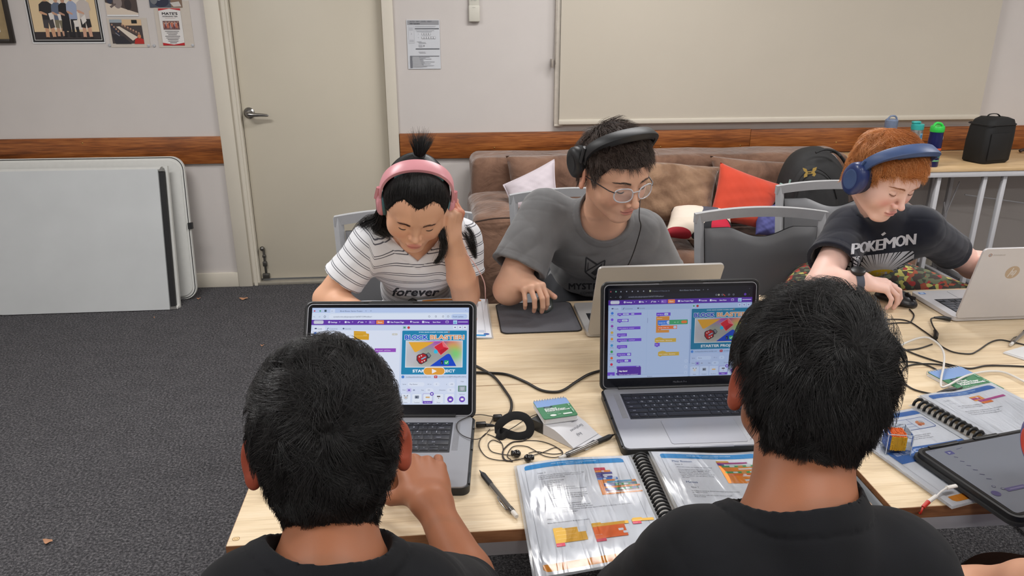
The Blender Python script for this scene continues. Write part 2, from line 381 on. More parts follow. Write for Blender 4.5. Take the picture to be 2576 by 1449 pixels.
# framed certificate at far left
c0 = PY(42, 108, WY)
t = thing('picture_frame', 'dark framed certificate with gold mat, cut off at the top left corner', 'picture frame', (c0.x-.3, WY, c0.z))
b = B(); b.box(c0.x-.022, c0.x, WY-.022, WY-.001, c0.z, c0.z+.42, .003); b.box(c0.x-.6, c0.x-.022, WY-.022, WY-.001, c0.z, c0.z+.02, .003); b.box(c0.x-.6, c0.x-.022, WY-.022, WY-.001, c0.z+.40, c0.z+.42, .003); b.box(c0.x-.6, c0.x-.58, WY-.022, WY-.001, c0.z, c0.z+.42, .003); b.build('frame', mat('dark_frame_wood', (38, 32, 26), .4), t)
B().box(c0.x-.59, c0.x-.02, WY-.012, WY-.004, c0.z+.015, c0.z+.41).build('mat_board', mat('gold_mat', (150, 130, 95), .45), t)
B().box(c0.x-.54, c0.x-.062, WY-.0135, WY-.0121, c0.z+.055, c0.z+.36).build('certificate', M_paper, t)
# big group photograph
t, F, W, Hh = wall_sheet('group_photo_print', 'large black bordered print of five people standing and holding papers', 'photo print', PY(62, 0, WY), PY(266, 109, WY), M_paper, z1=1.66)
d = Deco(F); ox = 0; hh = Hh
d.rect(4, 0, W-4, hh-7, (28, 28, 30)).rect(13, 0, W-12, hh-16, (205, 203, 200)).rect(16, 0, W-15, hh-19, (30, 30, 32)).rect(20, 0, W-19, hh-22, (214, 190, 152))
d.rect(120, 0, W-60, hh-70, (222, 212, 200)).rect(20, hh-58, W-19, hh-22, (52, 46, 48))
def figure(d, x, top, bot, shirt, legs, skin, paperxy=None, wd=34, bare=True, hair=None):
    L = bot-top
    d.poly([(x-wd*.32, top+L*.55), (x-wd*.4, bot-4), (x-wd*.12, bot-4), (x, top+L*.6), (x+wd*.15, bot-4), (x+wd*.42, bot-6), (x+wd*.36, top+L*.55)], skin if bare else legs)
    if bare: d.poly([(x-wd*.42, top+L*.5), (x-wd*.44, top+L*.75), (x-wd*.06, top+L*.77), (x, top+L*.62), (x+wd*.08, top+L*.77), (x+wd*.46, top+L*.74), (x+wd*.4, top+L*.5)], legs)
    d.poly([(x-wd*.2, top+L*.13), (x-wd*.52, top+L*.2), (x-wd*.6, top+L*.38), (x-wd*.42, top+L*.4), (x-wd*.42, top+L*.56), (x+wd*.42, top+L*.56), (x+wd*.44, top+L*.38), (x+wd*.6, top+L*.36), (x+wd*.52, top+L*.2), (x+wd*.2, top+L*.13)], shirt)
    d.poly([(x-wd*.6, top+L*.36), (x-wd*.5, top+L*.42), (x, top+L*.46), (x, top+L*.42), (x-wd*.42, top+L*.36)], skin)
    d.ell(x, top+L*.07, wd*.2, L*.065, skin)
    if hair: d.poly([(x-wd*.2, top+L*.06), (x-wd*.15, top), (x+wd*.15, top), (x+wd*.2, top+L*.06)], hair)
    d.ell(x-wd*.28, bot-3, wd*.18, 3.5, (30, 26, 26)).ell(x+wd*.3, bot-4, wd*.18, 3.5, (30, 26, 26))
    if paperxy: px, py, a = paperxy; d.poly([(px-13, py-16+a), (px+10, py-18-a), (px+14, py+14-a), (px-9, py+16+a)], (214, 208, 202))
fb = hh-26
figure(d, 98, hh-235, fb, (44, 42, 44), (66, 62, 64), (196, 150, 118), (118, hh-135, 2), 62, hair=(180, 150, 130))
figure(d, 152, hh-228, fb-4, (92, 102, 122), (120, 112, 92), (190, 148, 122), (162, hh-130, 0), 50)
figure(d, 186, hh-226, fb-6, (34, 32, 36), (34, 32, 36), (180, 140, 118), None, 48, False, (40, 30, 26))
d.poly([(170, hh-130), (160, hh-62), (206, hh-62), (206, hh-140)], (34, 32, 36))
figure(d, 226, hh-236, fb-4, (150, 160, 184), (34, 32, 36), (190, 146, 122), (236, hh-98, 0), 48, False, (80, 64, 56))
figure(d, 284, hh-244, fb, (188, 178, 172), (38, 36, 38), (196, 152, 128), (276, hh-118, 8), 58, hair=(70, 56, 48))
d.build('printed_photo', PRINT, t)
# two small meeting photographs, one pouch
t, F, W, Hh = wall_sheet('photo_print', 'small photo print of a bearded person at a white table, above another print', 'photo print', PY(264, 0, WY), PY(350, 41, WY), M_paper, z1=1.63)
d = Deco(F); o = Hh-8
d.rect(0, 0, W, o, (74, 62, 58)).poly([(0, o-60), (W, o-8), (W, o), (0, o)], (206, 192, 176)).ell(62, o-62, 22, 32, (132, 120, 116)).ell(62, o-96, 10, 13, (186, 150, 130)).ell(112, o-50, 18, 28, (52, 44, 44)).ell(24, o-74, 16, 20, (44, 48, 66)).poly([(20, o-42), (50, o-56), (54, o-50), (26, o-32)], (96, 84, 82)).ell(104, o-82, 8, 10, (176, 136, 116)).rect(100, 0, W, 12, (170, 100, 70))
d.build('printed_photo', PRINT, t)
t, F, W, Hh = wall_sheet('photo_print', 'square photo print of people round a long table, person in red at its corner', 'photo print', PY(275, 49, WY), PY(364, 109, WY), M_paper)
d = Deco(F)
d.rect(0, 0, W, Hh, (66, 58, 58)).rect(60, 0, W, 30, (206, 176, 140)).rect(0, 0, 62, 16, (150, 160, 168)).rect(110, 2, 138, 20, (24, 26, 26)).poly([(30, 36), (46, 34), (132, 88), (104, 106)], (212, 200, 184))
for i in range(7): d.ell(62+i*13, 32+i*7, 8, 9, (92, 74, 66)).ell(62+i*13, 26+i*7, 4, 5, (180, 140, 116))
for i in range(4): d.ell(10+i*9, 34+i*12, 9, 9, (46, 48, 62)).ell(10+i*9, 26+i*11, 4, 5, (172, 134, 110))
d.poly([(0, 70), (60, 84), (96, 122), (16, 122)], (44, 42, 48)).poly([(110, 122), (118, 96), (142, 90), (W, 100), (W, 122)], (176, 42, 34)).ell(140, 84, 9, 10, (196, 132, 92)).line([(22, 66), (40, 82)], 3, (150, 150, 160))
d.build('printed_photo', PRINT, t)
t, F, W, Hh = wall_sheet('photo_print', 'photo print of people working, directly above the morning tea flyer', 'photo print', PY(375, 0, WY), PY(460, 19, WY), M_paper, z1=1.64)
d = Deco(F); d.rect(0, 0, W, Hh, (70, 76, 88)).ell(60, Hh-30, 40, 28, (36, 42, 62)).rect(108, Hh-50, W, Hh, (122, 100, 84)).ell(24, Hh-40, 18, 24, (110, 112, 116)).poly([(104, Hh-24), (150, Hh-30), (160, Hh-6), (120, Hh-4)], (190, 186, 180)).ell(50, Hh-46, 14, 12, (150, 152, 158))
d.build('printed_photo', PRINT, t)
t, F, W, Hh = wall_sheet('morning_tea_flyer', 'white and red morning tea flyer pinned in a clear pouch', 'flyer', PY(398, 21, WY), PY(466, 114, WY), M_paper, gap=.004)
d = Deco(F)
d.rect(0, 0, W, Hh, (214, 211, 208)).poly([(0, 0), (W, 0), (W, 11), (W/2, 2), (0, 12)], (178, 30, 36)).poly([(0, Hh), (W, Hh), (W, Hh-14), (W/2, Hh-4), (0, Hh-14)], (178, 30, 36))
d.text("MATE'S", W/2, 32, 17, (38, 34, 38), w=78, bold=.7, al='c').text('MORNING TEA', W/2, 43, 8.6, (48, 40, 44), w=76, bold=.3, al='c').line([(W/2-26, 49), (W/2+26, 49)], 1, (120, 30, 40))
d.rect(14, 62, W-14, 106, (112, 84, 84))
for i in range(14): d.ell(20+i*(W-40)/13, 84+6*sin(i*2.3), 4, 12, ((176, 110, 88), (96, 46, 52), (150, 140, 150), (190, 96, 70))[i % 4]).ell(20+i*(W-40)/13, 72+4*sin(i*2.3), 2.6, 3.2, (196, 150, 126))
for i, wd in enumerate((36, 28, 22, 38, 34, 28, 26, 18)): d.rect(W/2-wd, 113+i*8.2, W/2+wd, 115.2+i*8.2, (70, 66, 72))
d.build('printed_flyer', PRINT, t)
for nm_, lab, p0, p1, pins in (('clear_pouch', 'clear plastic pouch holding the square meeting photo', (268, 45), (380, 119), ((276, 114), (374, 115))), ('clear_pouch', 'clear plastic pouch behind the morning tea flyer', (384, 2), (490, 119), ((388, 115), (485, 114)))):
    a, c = PY(*p0, WY), PY(*p1, WY)
    o = B().box(a.x, c.x, WY-.0022, WY-.0014, c.z, a.z).build(nm_, mat('clear_pouch_plastic', (196, 187, 176), .22, var=.02), None); tag(o, lab, 'plastic pouch')
    for q in pins:
        e = PY(*q, WY); B().lathe([(.0005, -.004), (.007, -.003), (.008, 0), (.0005, 0)], (e.x, WY-.0022, e.z), ax='y').build('pin', M_alu, o)
# air conditioner instruction sheet
t, F, W, Hh = wall_sheet('instruction_sheet', 'laminated air conditioner instruction sheet on the wall right of the door', 'instruction sheet', PY(1022, 50, WY), PY(1109, 173, WY), mat('laminated_sheet', (200, 203, 208), .25, var=.01), gap=.003, th=.0015)
d = Deco(F); g = (120, 122, 128)
d.rect(4, 3, W-4, 26, (142, 143, 147)).text('AUTO · DRY · COOL · HEAT', 18, 11, 8.5, (84, 86, 92), w=118, bold=.2).text('FAN Operation', 18, 22, 8.5, (62, 64, 72), bold=.3)
d.rr(8, 32, 40, 122, 3, (168, 170, 175)).rr(9.5, 33.5, 38.5, 120.5, 3, (196, 198, 203)).rect(12, 38, 34, 56, (178, 180, 186)).rect(13, 102, 36, 116, (176, 178, 184)).text('3', 22, 76, 12, g)
for i in range(2): d.rect(44, 32+i*4, W-20-i*4, 33.4+i*4, (160, 162, 168))
for y in (43, 148): d.rr(44, y, W-4, y+5, 2, (84, 86, 92))
for i, (x, y, ww) in enumerate(((48, 54, 100), (54, 60, 82), (52, 112, 26), (60, 116, 40), (62, 121, 42), (60, 166, 36), (64, 171, 36))): d.rect(x, y, x+ww, y+1.8, (140, 142, 148))
for x, y, n in ((80, 66, 4), (80, 85, 6)):
    for i in range(n): d.rr(x+i*12.5, y, x+11.5+i*12.5, y+13, 3, (130, 132, 138)); d.rr(x+1+i*12.5, y+1, x+10.5+i*12.5, y+12, 3, (202, 204, 208))
    d.text('a.', x-20, y+8, 8, g)
d.rr(62, 128, 82, 140, 2, (168, 170, 176)).text('B', 88, 138, 12, (80, 82, 88)).rect(12, 186, W-6, 190, (128, 130, 136)).rect(12, 186, 24, Hh-6, (112, 114, 120))
for i in range(11): d.rect(28, 192+i*5, 28+random.randint(50, 120), 194+i*5, (150, 152, 158)); d.rect(28, 191+i*5, 60+i*2, 195.5+i*5, (168, 170, 174))
d.build('printed_text', PRINT, t)
# wall remote control in its holder
a = PY(1178, 0, WY); c = PY(1207, 55, WY); rx0, rx1, rz = a.x, c.x, c.z
t = thing('remote_control', 'white air conditioner remote in its wall holder above the instruction sheet', 'remote control', ((rx0+rx1)/2, WY, rz))
B().box(rx0, rx1, WY-.026, WY-.001, rz, rz+.085, .006, 3).build('holder', mat('remote_white', (198, 195, 184), .4, var=.01), t)
B().box(rx0+.002, rx1-.002, WY-.022, WY-.004, rz+.06, rz+.19, .005, 3).build('remote_body', mat('remote_white', (198, 195, 184)), t)
d = Deco(lambda u, v, h=0: Vector((rx0+u/1000, WY-.0222-h, rz+.19-v/1000))); d.rr(8, 10, 50, 50, 3, (120, 128, 118)).rect(8, 62, 18, 68, (150, 150, 145)).rect(24, 62, 34, 68, (150, 150, 145)).text('ON', 12, 84, 7, (130, 130, 128)).text('TEMP', 26, 84, 7, (130, 130, 128)); d.build('buttons', PRINT, t)
d = Deco(lambda u, v, h=0: Vector((rx0+u/1000, WY-.0262-h, rz+.085-v/1000))); d.rect(20, 11, 36, 12.6, (130, 130, 128)); d.build('mark', PRINT, t)
# ============================================================ FOLDED TABLES AGAINST THE WALL
M_wb = mat('pale_grey_table_plastic', (194, 197, 198), .5, var=.03, vs=5, bump=.1, bs=600)
M_wbe = mat('white_table_rim', (206, 206, 202), .45, var=.02)
def leanF(x0, yb, yt, h):   # local (x, z up the panel, out) on a leaning panel
    d = Vector((0, yt-yb, sqrt(max(1e-6, h*h-(yt-yb)**2)))).normalized(); n = Vector((0, -d.z, d.y))
    return lambda x, z, o: Vector((x0, yb, 0))+Vector((x, 0, 0))+d*z+n*o
t = thing('folding_table', 'pale grey folding table folded and leaning in front, square end with black gap', 'folding table', (-1.95, 4.15, 0))
F = leanF(-2.42, 4.10, 4.25, .785)
B().prism([(x, z) for x, z in rrect(.92, .76, .05, 6, .46, .38) if x < .8]+[(.917, 0), (.917, .76)], 0, .022, lambda x, z, o: F(x, z, o)).build('front_leaf', M_wb, t)
B().prism([(0.0, .757), (.925, .757), (.935, .772), (0, .772)], -.03, .019, F).prism([(0.02, .001), (.925, .001), (.925, -.0), (.02, .0)], -.03, .018, F).build('rim', M_wbe, t)
B().prism([(.92, .012), (.945, .012), (.945, .745), (.92, .745)], -.012, .012, F).build('hinge_gap', M_rubber, t)
B().prism([(.916, 0), (.96, 0), (.956, .775), (.912, .772)], -.034, -.013, F).box(-1.502, -1.462, 4.085, 4.12, .002, .016, .003).build('rear_leaf', M_wbe, t)
B().prism([(.907, .748), (.945, .748), (.940, .765), (.912, .765)], -.012, .018, F).prism([(.915, 0), (.955, 0), (.95, .016), (.918, .014)], -.012, .02, F).build('corner_bracket', mat('worn_alu', (140, 140, 138), .4, metal=.6), t)
t = thing('folding_table', 'white folding table with rounded corners leaning behind, dark edge line', 'folding table', (-1.9, 4.28, 0))
F = leanF(-2.7, 4.26, 4.36, .80)
B().prism(rrect(1.30, .798, .07, 8, .65, .40), 0, .02, F).build('panel', M_wbe, t)
B().tube([F(x, z, .0185) for x, z in rrect(1.285, .785, .066, 8, .65, .40)], r=.0030, n=6, closed=True).build('edge_strip', M_rubber, t)
B().prism(rrect(1.26, .76, .06, 8, .65, .40), .0195, .026, F).build('raised_panel', M_wbe, t)
B().prism([(1.29, .40), (1.312, .40), (1.312, .435), (1.29, .435)], .006, .03, F).build('latch', M_rubber, t)
# ============================================================ SOFA
def suede(nm, c, c2):
    n = NT(nm); a = n.n('ShaderNodeTexNoise', {'Vector': n.pos(), 'Scale': 5.0, 'Detail': 5.0, 'Roughness': .65, 'Distortion': .8})
    n.l(n.ramp(a.outputs['Fac'], [(.35, lin(c2)), (.62, lin(c))]), n.b.inputs['Base Color'])
    n.b.inputs['Roughness'].default_value = .9; n.b.inputs['Sheen Weight'].default_value = .5; n.b.inputs['Sheen Roughness'].default_value = .4; n.b.inputs['Specular IOR Level'].default_value = .2
    b = n.n('ShaderNodeTexNoise', {'Vector': n.pos(), 'Scale': 9.0, 'Detail': 3.0, 'Distortion': 1.2}); n.bump(b.outputs['Fac'], .55, .02); return n.m
M_su = suede('brown_suede', (126, 96, 79), (94, 69, 56))
t = thing('sofa', 'long brown suede sofa against the back wall', 'sofa', (1.2, 3.95, 0))
SX0, SX1 = .14, 2.43
def softbox(name, x0, x1, y0, y1, z0, z1, r, parent, m=M_su, puff=0, seam=False):
    b = B(); b.box(x0, x1, y0, y1, z0, z1, r, 5)
    bmesh.ops.subdivide_edges(b.bm, edges=[e for e in b.bm.edges if e.calc_length() > .1], cuts=9, use_grid_fill=True)
    c = Vector(((x0+x1)/2, (y0+y1)/2, (z0+z1)/2)); s = Vector(((x1-x0)/2, (y1-y0)/2, (z1-z0)/2))
    for v in b.bm.verts:
        q = v.co-c; u = [q[i]/s[i] for i in range(3)]
        k = puff*(1-min(1, u[0]**2))*(1-min(1, u[1]**2)) if abs(u[2]) > .8 else puff*(1-min(1, u[0]**2))*(1-min(1, u[2]**2))
        v.co += Vector((0, 0, k if u[2] > .8 else 0))+Vector((0, -k if u[1] < -.8 else 0, 0))
        v.co += Vector((.004*sin(q.z*31+q.y*17), .005*sin(q.x*23+q.z*13), .004*sin(q.x*19+q.y*29)))
    return b.build(name, m, parent, sharp=60)
softbox('armrest', SX0, SX0+.30, 3.56, 4.30, .04, .60, .045, t, puff=.03)
softbox('armrest', SX1-.13, SX1, 3.56, 4.30, .04, .60, .045, t, puff=.03)
softbox('sofa_back', SX0+.02, 2.28, 4.10, 4.40, .06, .795, .05, t)
softbox('sofa_base', SX0+.27, SX1-.12, 3.60, 4.12, .04, .24, .02, t)
softbox('seat_cushion', SX0+.29, (SX0+SX1)/2+.02, 3.54, 4.14, .24, .40, .05, t, puff=.03)
softbox('seat_cushion', (SX0+SX1)/2+.024, SX1-.135, 3.54, 4.14, .24, .40, .05, t, puff=.03)
B().tube(cr([(SX0+.012, 3.565, .595), (SX0+.10, 3.553, .612), (SX0+.2, 3.553, .612), (SX0+.285, 3.565, .59)], 8), r=.004, n=6).tube([(SX0+.008, 3.57, .585), (SX0+.003, 3.562, .1)], r=.004, n=6).build('piping', mat('dark_brown_piping', (62, 44, 36), .8), t)
def pillow(name, lab, cat, C, th, m, dz=0, wr=.004, seamc=None, group=None, pinch=.06, colf=None, n=30):
    """C: four corners TL, TR, BR, BL as 3D points; th: half thickness"""
    C = [Vector(c) for c in C]; cen = sum(C, Vector())/4; u = ((C[1]-C[0])+(C[2]-C[3])); v = ((C[0]-C[3])+(C[1]-C[2])); nn = u.cross(v).normalized(); nn = nn if nn.y < 0 else -nn
    ph = random.random()*9
    def side(sg):
        def f(a, b):
            p, q = 2*a-1, 2*b-1
            e = (1-abs(p)**3.2)*(1-abs(q)**3.2); h = th*max(0, e)**.62
            pi_ = pinch*((1-p*p)*q*abs(q)**3); pj = pinch*((1-q*q)*p*abs(p)**3)
            aa, bb = a-pj*.5, b-pi_*.5
            P = C[3]*(1-aa)*(1-bb)+C[2]*aa*(1-bb)+C[1]*aa*bb+C[0]*(1-aa)*bb
            w_ = wr*max(0, e)**.4*(sin(9*p+5*q+ph)+.6*sin(14*q-6*p+ph*2)+.5*sin(21*(p+q)+ph*3))
            return P+nn*sg*(h+w_*(.6 if h > .004 else 0))
        return f
    b = B(); b.surf(side(1), n, n); b.surf(side(-1), n, n)
    bmesh.ops.remove_doubles(b.bm, verts=b.bm.verts[:], dist=.0004)
    t = thing(name, lab, cat, (cen.x, cen.y, min(c.z for c in C)), 0, group)
    o = b.build('cover', m, t, sharp=80)
    if seamc:
        pts = []
        for k in range(4*n):
            s, r = divmod(k, n); r /= n; a, bb = ((r, 0), (1, r), (1-r, 1), (0, 1-r))[s]; pts.append(side(0)(a, bb) if False else side(1)(a, bb))
        B().tube(pts, r=.004, n=6, closed=True).build('piping', seamc, t, sharp=80)
    return t, o, side(1), nn
# loose brown back cushions
pillow('back_cushion', 'large loose brown back cushion behind the pale lilac cushion', 'cushion', [PY(1272, 392, 4.08), PY(1560, 374, 4.06), PY(1570, 560, 3.94), PY(1285, 570, 3.94)], .10, M_su, group='brown loose sofa cushions', wr=.007)
M_su2 = suede('tan_suede', (148, 118, 94), (112, 85, 66))
pillow('back_cushion', 'tan brown back cushion between the boy in glasses and the red cushion', 'cushion', [PY(1580, 398, 3.98), PY(1812, 420, 3.96), PY(1788, 560, 3.80), PY(1600, 560, 3.80)], .085, M_su2, group='brown loose sofa cushions', wr=.008)
pillow('back_cushion', 'brown back cushion lying behind the red cushion and the backpack', 'cushion', [PY(1786, 392, 4.08), PY(2060, 410, 4.06), PY(2080, 560, 3.96), PY(1800, 540, 3.98)], .09, M_su, group='brown loose sofa cushions', wr=.007)
M_red = mat('rust_red_cloth', (196, 62, 34), .85, var=.05, vs=12, bump=.3, bs=1500, bd=.0005, sheen=.3)
pillow('cushion', 'plain rust red cushion leaning on the sofa beside the backpack', 'cushion', [PY(1812, 408, 3.84), PY(1976, 468, 3.82), PY(1916, 576, 3.72), PY(1782, 524+30, 3.72)], .055, M_red, wr=.003)
pillow('cushion', 'pale lilac white cushion at the left end of the sofa', 'cushion', [PY(1266, 466, 3.86), PY(1394, 402, 3.90), PY(1404, 520, 3.76), PY(1290, 535, 3.76)], .05, mat('lilac_white_cloth', (196, 186, 192), .85, var=.02, bump=.2, bs=1200), seamc=mat('lilac_white_cloth', (0, 0, 0)), wr=.003)
pillow('cushion', 'small blue violet cushion half hidden behind the front grey chair backs', 'cushion', [PY(1900, 530, 3.74), PY(1968, 505, 3.74), PY(1975, 600, 3.66), PY(1900, 590, 3.66)], .04, mat('blue_violet_cloth', (74, 76, 132), .8, var=.08))
# patterned cushion : big coloured discs on cream, in the cloth itself
def disc_mat():
    n = NT('disc_pattern_cloth'); uv = n.n('ShaderNodeAttribute', attribute_name='UVp'); cur = None; base = lin((214, 200, 184))
    sep = n.n('ShaderNodeSeparateXYZ', {0: uv.outputs['Vector']})
    def disc(cx, cy, rx, ry):
        a = n.n('ShaderNodeMath', {0: sep.outputs[0], 1: cx}, operation='SUBTRACT'); a = n.n('ShaderNodeMath', {0: a.outputs[0], 1: rx}, operation='DIVIDE'); a = n.n('ShaderNodeMath', {0: a.outputs[0], 1: 2.0}, operation='POWER')
        b = n.n('ShaderNodeMath', {0: sep.outputs[1], 1: cy}, operation='SUBTRACT'); b = n.n('ShaderNodeMath', {0: b.outputs[0], 1: ry}, operation='DIVIDE'); b = n.n('ShaderNodeMath', {0: b.outputs[0], 1: 2.0}, operation='POWER')
        c = n.n('ShaderNodeMath', {0: a.outputs[0], 1: b.outputs[0]}, operation='ADD'); return n.n('ShaderNodeMath', {0: c.outputs[0], 1: 1.0}, operation='LESS_THAN').outputs[0]
    for cx, cy, rx, ry, c in ((.62, .35, .45, .75, (24, 24, 28)), (.25, .52, .40, .52, (218, 204, 188)), (.62, .78, .20, .28, (78, 78, 90)), (.30, .72, .25, .36, (222, 208, 194)), (.10, -.02, .36, .16, (150, 24, 38)), (.84, .22, .15, .26, (184, 20, 52)), (.98, .80, .2, .34, (218, 204, 188)), (.26, 1.04, .16, .1, (170, 36, 48)), (.95, -.05, .2, .14, (218, 206, 190)), (.02, .98, .10, .2, (26, 26, 32))):
        m = n.n('ShaderNodeMix', {0: disc(cx, cy, rx, ry), 7: lin(c)}, data_type='RGBA')
        if cur is None: m.inputs[6].default_value = base
        else: n.l(cur, m.inputs[6])
        cur = m.outputs[2]
    n.l(cur, n.b.inputs['Base Color']); n.b.inputs['Roughness'].default_value = .8; return n.m
PC = [PY(1690, 520, 3.80), PY(1838, 534, 3.74), PY(1850, 600, 3.56), PY(1668, 592, 3.62)]
t, o, _, nn = pillow('cushion', 'cream cushion with black, grey and red discs lying on the sofa seat', 'cushion', PC, .065, disc_mat(), wr=.002)
at = o.data.attributes.new('UVp', 'FLOAT_VECTOR', 'POINT'); q = []
u = (PC[1]-PC[0]+PC[2]-PC[3])/2; v = (PC[0]-PC[3]+PC[1]-PC[2])/2; mw = wmat(t)
for vv in o.data.vertices:
    p = (mw @ vv.co)-PC[3]; uu, v2, uvd = u.dot(u), v.dot(v), u.dot(v); a_, b_ = p.dot(u), p.dot(v); det = uu*v2-uvd**2
    q += [(a_*v2-b_*uvd)/det, (b_*uu-a_*uvd)/det, 0]
at.data.foreach_set('vector', q)
# ============================================================ DESK AT THE RIGHT
M_desk = wood_mat('desk_oak', (184, 152, 110), (204, 173, 130), (220, 190, 150), sc=(1.3, 14, 14), rough=.4, bump=.08)
t = thing('side_desk', 'pale wood topped desk with grey metal legs against the wall at right', 'desk', (3.3, 4.15, 0))
DZ = .74; dx0 = 2.30; dyf = 3.90
B().box(dx0, X1-.03, dyf, WY-.022, DZ-.02, DZ, .002).build('desk_top', M_desk, t)
B().box(dx0+.0, X1-.03, dyf+.004, dyf+.03, DZ-.05, DZ-.021, .002).box(dx0, dx0+.03, dyf+.004, WY-.05, DZ-.05, DZ-.021, .002).box(dx0, X1-.03, WY-.07, WY-.04, DZ-.05, DZ-.021, .002).build('frame_rail', M_white, t)
def leg_pair(xa, xb):
    for xx, dx in ((xa, 0), (xb, 0)):
        B().box(xx-.012, xx+.012, dyf+.02, dyf+.045, 0, DZ-.05, .004).build('leg', M_white, t)
        B().box(xx-.012, xx+.012, WY-.095, WY-.07, 0, DZ-.05, .004).build('leg', M_white, t)
        B().box(xx-.014, xx+.014, dyf+.05, WY-.1, .03, .06, .004).build('foot_bar', M_white, t)
xa = PY(2462, 520, dyf+.03).x; leg_pair(dx0+.2, dx0+.4); leg_pair(xa, xa+.115)
for a, c in (((dx0+.72, dyf+.3, .60), (xa-.02, dyf+.3, .30)), ((dx0+.72, dyf+.3, .22), (xa-.02, dyf+.3, .48)), ((xa+.1, dyf+.3, .52), (X1-.1, dyf+.3, .30))): B().cyl(a, c, .004, n=8).build('brace', M_white, t)
# bottles
def bottle(nm, lab, px, pyb, Y, H, R, prof, mts, lids, extra=None):
    c = PY(px, pyb, Y); c.z = DZ+.0005
    t = thing(nm, lab, 'water bottle', c, 0, 'water bottles on the side desk')
    B().lathe([(.001, 0)]+[(r*R, z*H) for r, z in prof]+[(.001, prof[-1][1]*H)], c, 32).build('bottle_body', mts, t)
    if extra: extra(t, c)
    lids(t, c); return t
M_frost = mat('frosted_blue_grey', (138, 146, 160), .35, var=.02); M_frost2 = mat('frosted_lid_blue', (112, 126, 152), .3)
def lid1(t, c):
    B().lathe([(.001, .172), (.033, .172), (.035, .176), (.035, .215), (.030, .222), (.001, .223)], c, 28).build('lid', M_frost2, t); B().tube(cr([c+Vector((-.03, 0, .215)), c+Vector((-.01, -.0, .238)), c+Vector((.02, 0, .236)), c+Vector((.032, 0, .21))], 5), r=.005).build('carry_loop', M_frost2, t)
bottle('water_bottle', 'frosted grey blue water bottle, leftmost of the three on the side desk', 2232, 372, 4.22, .175, .036, [(.93, 0), (1, .03), (1, .5), (.95, .55), (1, .62), (1, .95), (.9, 1)], M_frost, lid1)
M_teal = mat('teal_plastic', (56, 168, 164), .35)
def lid2(t, c):
    B().lathe([(.001, .168), (.033, .168), (.034, .172), (.034, .196), (.030, .2), (.001, .2)], c, 28).build('lid', M_teal, t)
    B().box(c.x-.036, c.x+.012, c.y-.013, c.y+.013, .2+c.z, .215+c.z, .006, 3).build('mouthpiece', M_teal, t)
def lab2(t, c):
    d = Deco(lambda u, v, h=0: c+Vector(((.0335+h)*sin(u/33), -(.0335+h)*cos(u/33), .15-v/1000)), cell=3); d.rect(2, 0, 22, 80, (128, 176, 206)); d.rect(5, 8, 18, 26, (70, 120, 160)).rect(5, 36, 18, 60, (200, 214, 220)); d.build('sticker', PRINT, t)
bottle('water_bottle', 'steel water bottle with teal lid, middle of the three on the side desk', 2298, 378, 4.18, .17, .033, [(.93, 0), (1, .03), (1, .9), (.92, 1)], mat('pattern_steel', (160, 160, 158), .3, metal=.7, var=.35, vs=120), lid2, lab2)
M_grn = mat('bright_green_plastic', (52, 196, 76), .35); M_nvy = mat('navy_metal', (24, 30, 84), .3, metal=.2)
def lid3(t, c):
    B().lathe([(.001, .186), (.034, .186), (.036, .19), (.036, .212), (.033, .218), (.020, .214), (.001, .212)], c, 28).build('lid', M_grn, t)
    B().tube(cr([c+Vector((-.026, 0, .214)), c+Vector((-.012, 0, .232)), c+Vector((.016, 0, .228)), c+Vector((.028, 0, .214))], 5), r=.007).build('mouthpiece', M_grn, t)
def lab3(t, c):
    for z, h, cc, n in ((.088, .013, (214, 84, 40), 'band'), (.068, .012, (128, 116, 92), 'band'), (.050, .010, (60, 140, 128), 'band'), (.030, .008, (112, 170, 120), 'band')):
        B().lathe([(.0352, z), (.0358, z+.001), (.0358, z+h-.001), (.0352, z+h)], c, 32).build(n, mat('band_%d' % cc[0], cc, .45), t)
    d = Deco(lambda u, v, h=0: c+Vector(((.0352+h)*sin(u/35), -(.0352+h)*cos(u/35), .17-v/1000)), cell=3); d.rect(24, 6, 40, 22, (206, 206, 214)); d.build('sticker', PRINT, t)
bottle('water_bottle', 'navy water bottle with green lid and coloured bands, rightmost of the three', 2342, 412, 3.97, .188, .035, [(.95, 0), (1, .02), (1, .78), (.96, .86), (.96, 1)], M_nvy, lid3, lab3)
# black bag on the desk
M_blk = mat('black_nylon', (17, 17, 18), .75, var=.1, bump=.3, bs=900)
bc = PY(2478, 400, 4.08); t = thing('cooler_bag', 'upright black lunch cooler bag on the side desk', 'lunch bag', (bc.x, bc.y, DZ))
def bagpt(u, v, k=1.0):
    pass
b = B(); Rz = Matrix.Rotation(radians(14), 3, 'Z'); rings = []
for z, sx, sy, dx in ((0.001, .098, .07, 0), (.012, .106, .078, 0), (.12, .106, .08, .002), (.20, .102, .077, .006), (.232, .092, .068, .008), (.246, .07, .048, .01)):
    rings.append([Vector((bc.x, bc.y, DZ+z))+Rz @ Vector((x+dx, y, .004*sin(9*x/.1))) for x, y in rrect(2*sx, 2*sy, .035 if z < .24 else .03, 5)])
b.loft(rings); bo = b.build('bag_body', M_blk, t, sharp=60)
P = lambda x, y, z: Vector((bc.x, bc.y, DZ+z))+Rz @ Vector((x, y, 0))
B().tube(cr([P(-.05, 0, .242), P(-.035, 0, .262), P(.02, 0, .262), P(.05, 0, .243)], 6), r=.006, flat=.4).build('handle', M_blk, t)
B().tube([P(x*1.0, y, .212) for x, y in rrect(.212, .160, .036, 6)], r=.003, n=6, closed=True).build('zip', M_rubber, t)
b = B(M=Matrix.Translation(P(.104, 0, .01)) @ Rz.to_4x4()); b.box(-.002, .006, -.055, .055, 0, .125, .003); b.build('side_pocket', mat('black_mesh_pocket', (30, 30, 32), .6, bump=.8, bs=1800), t)
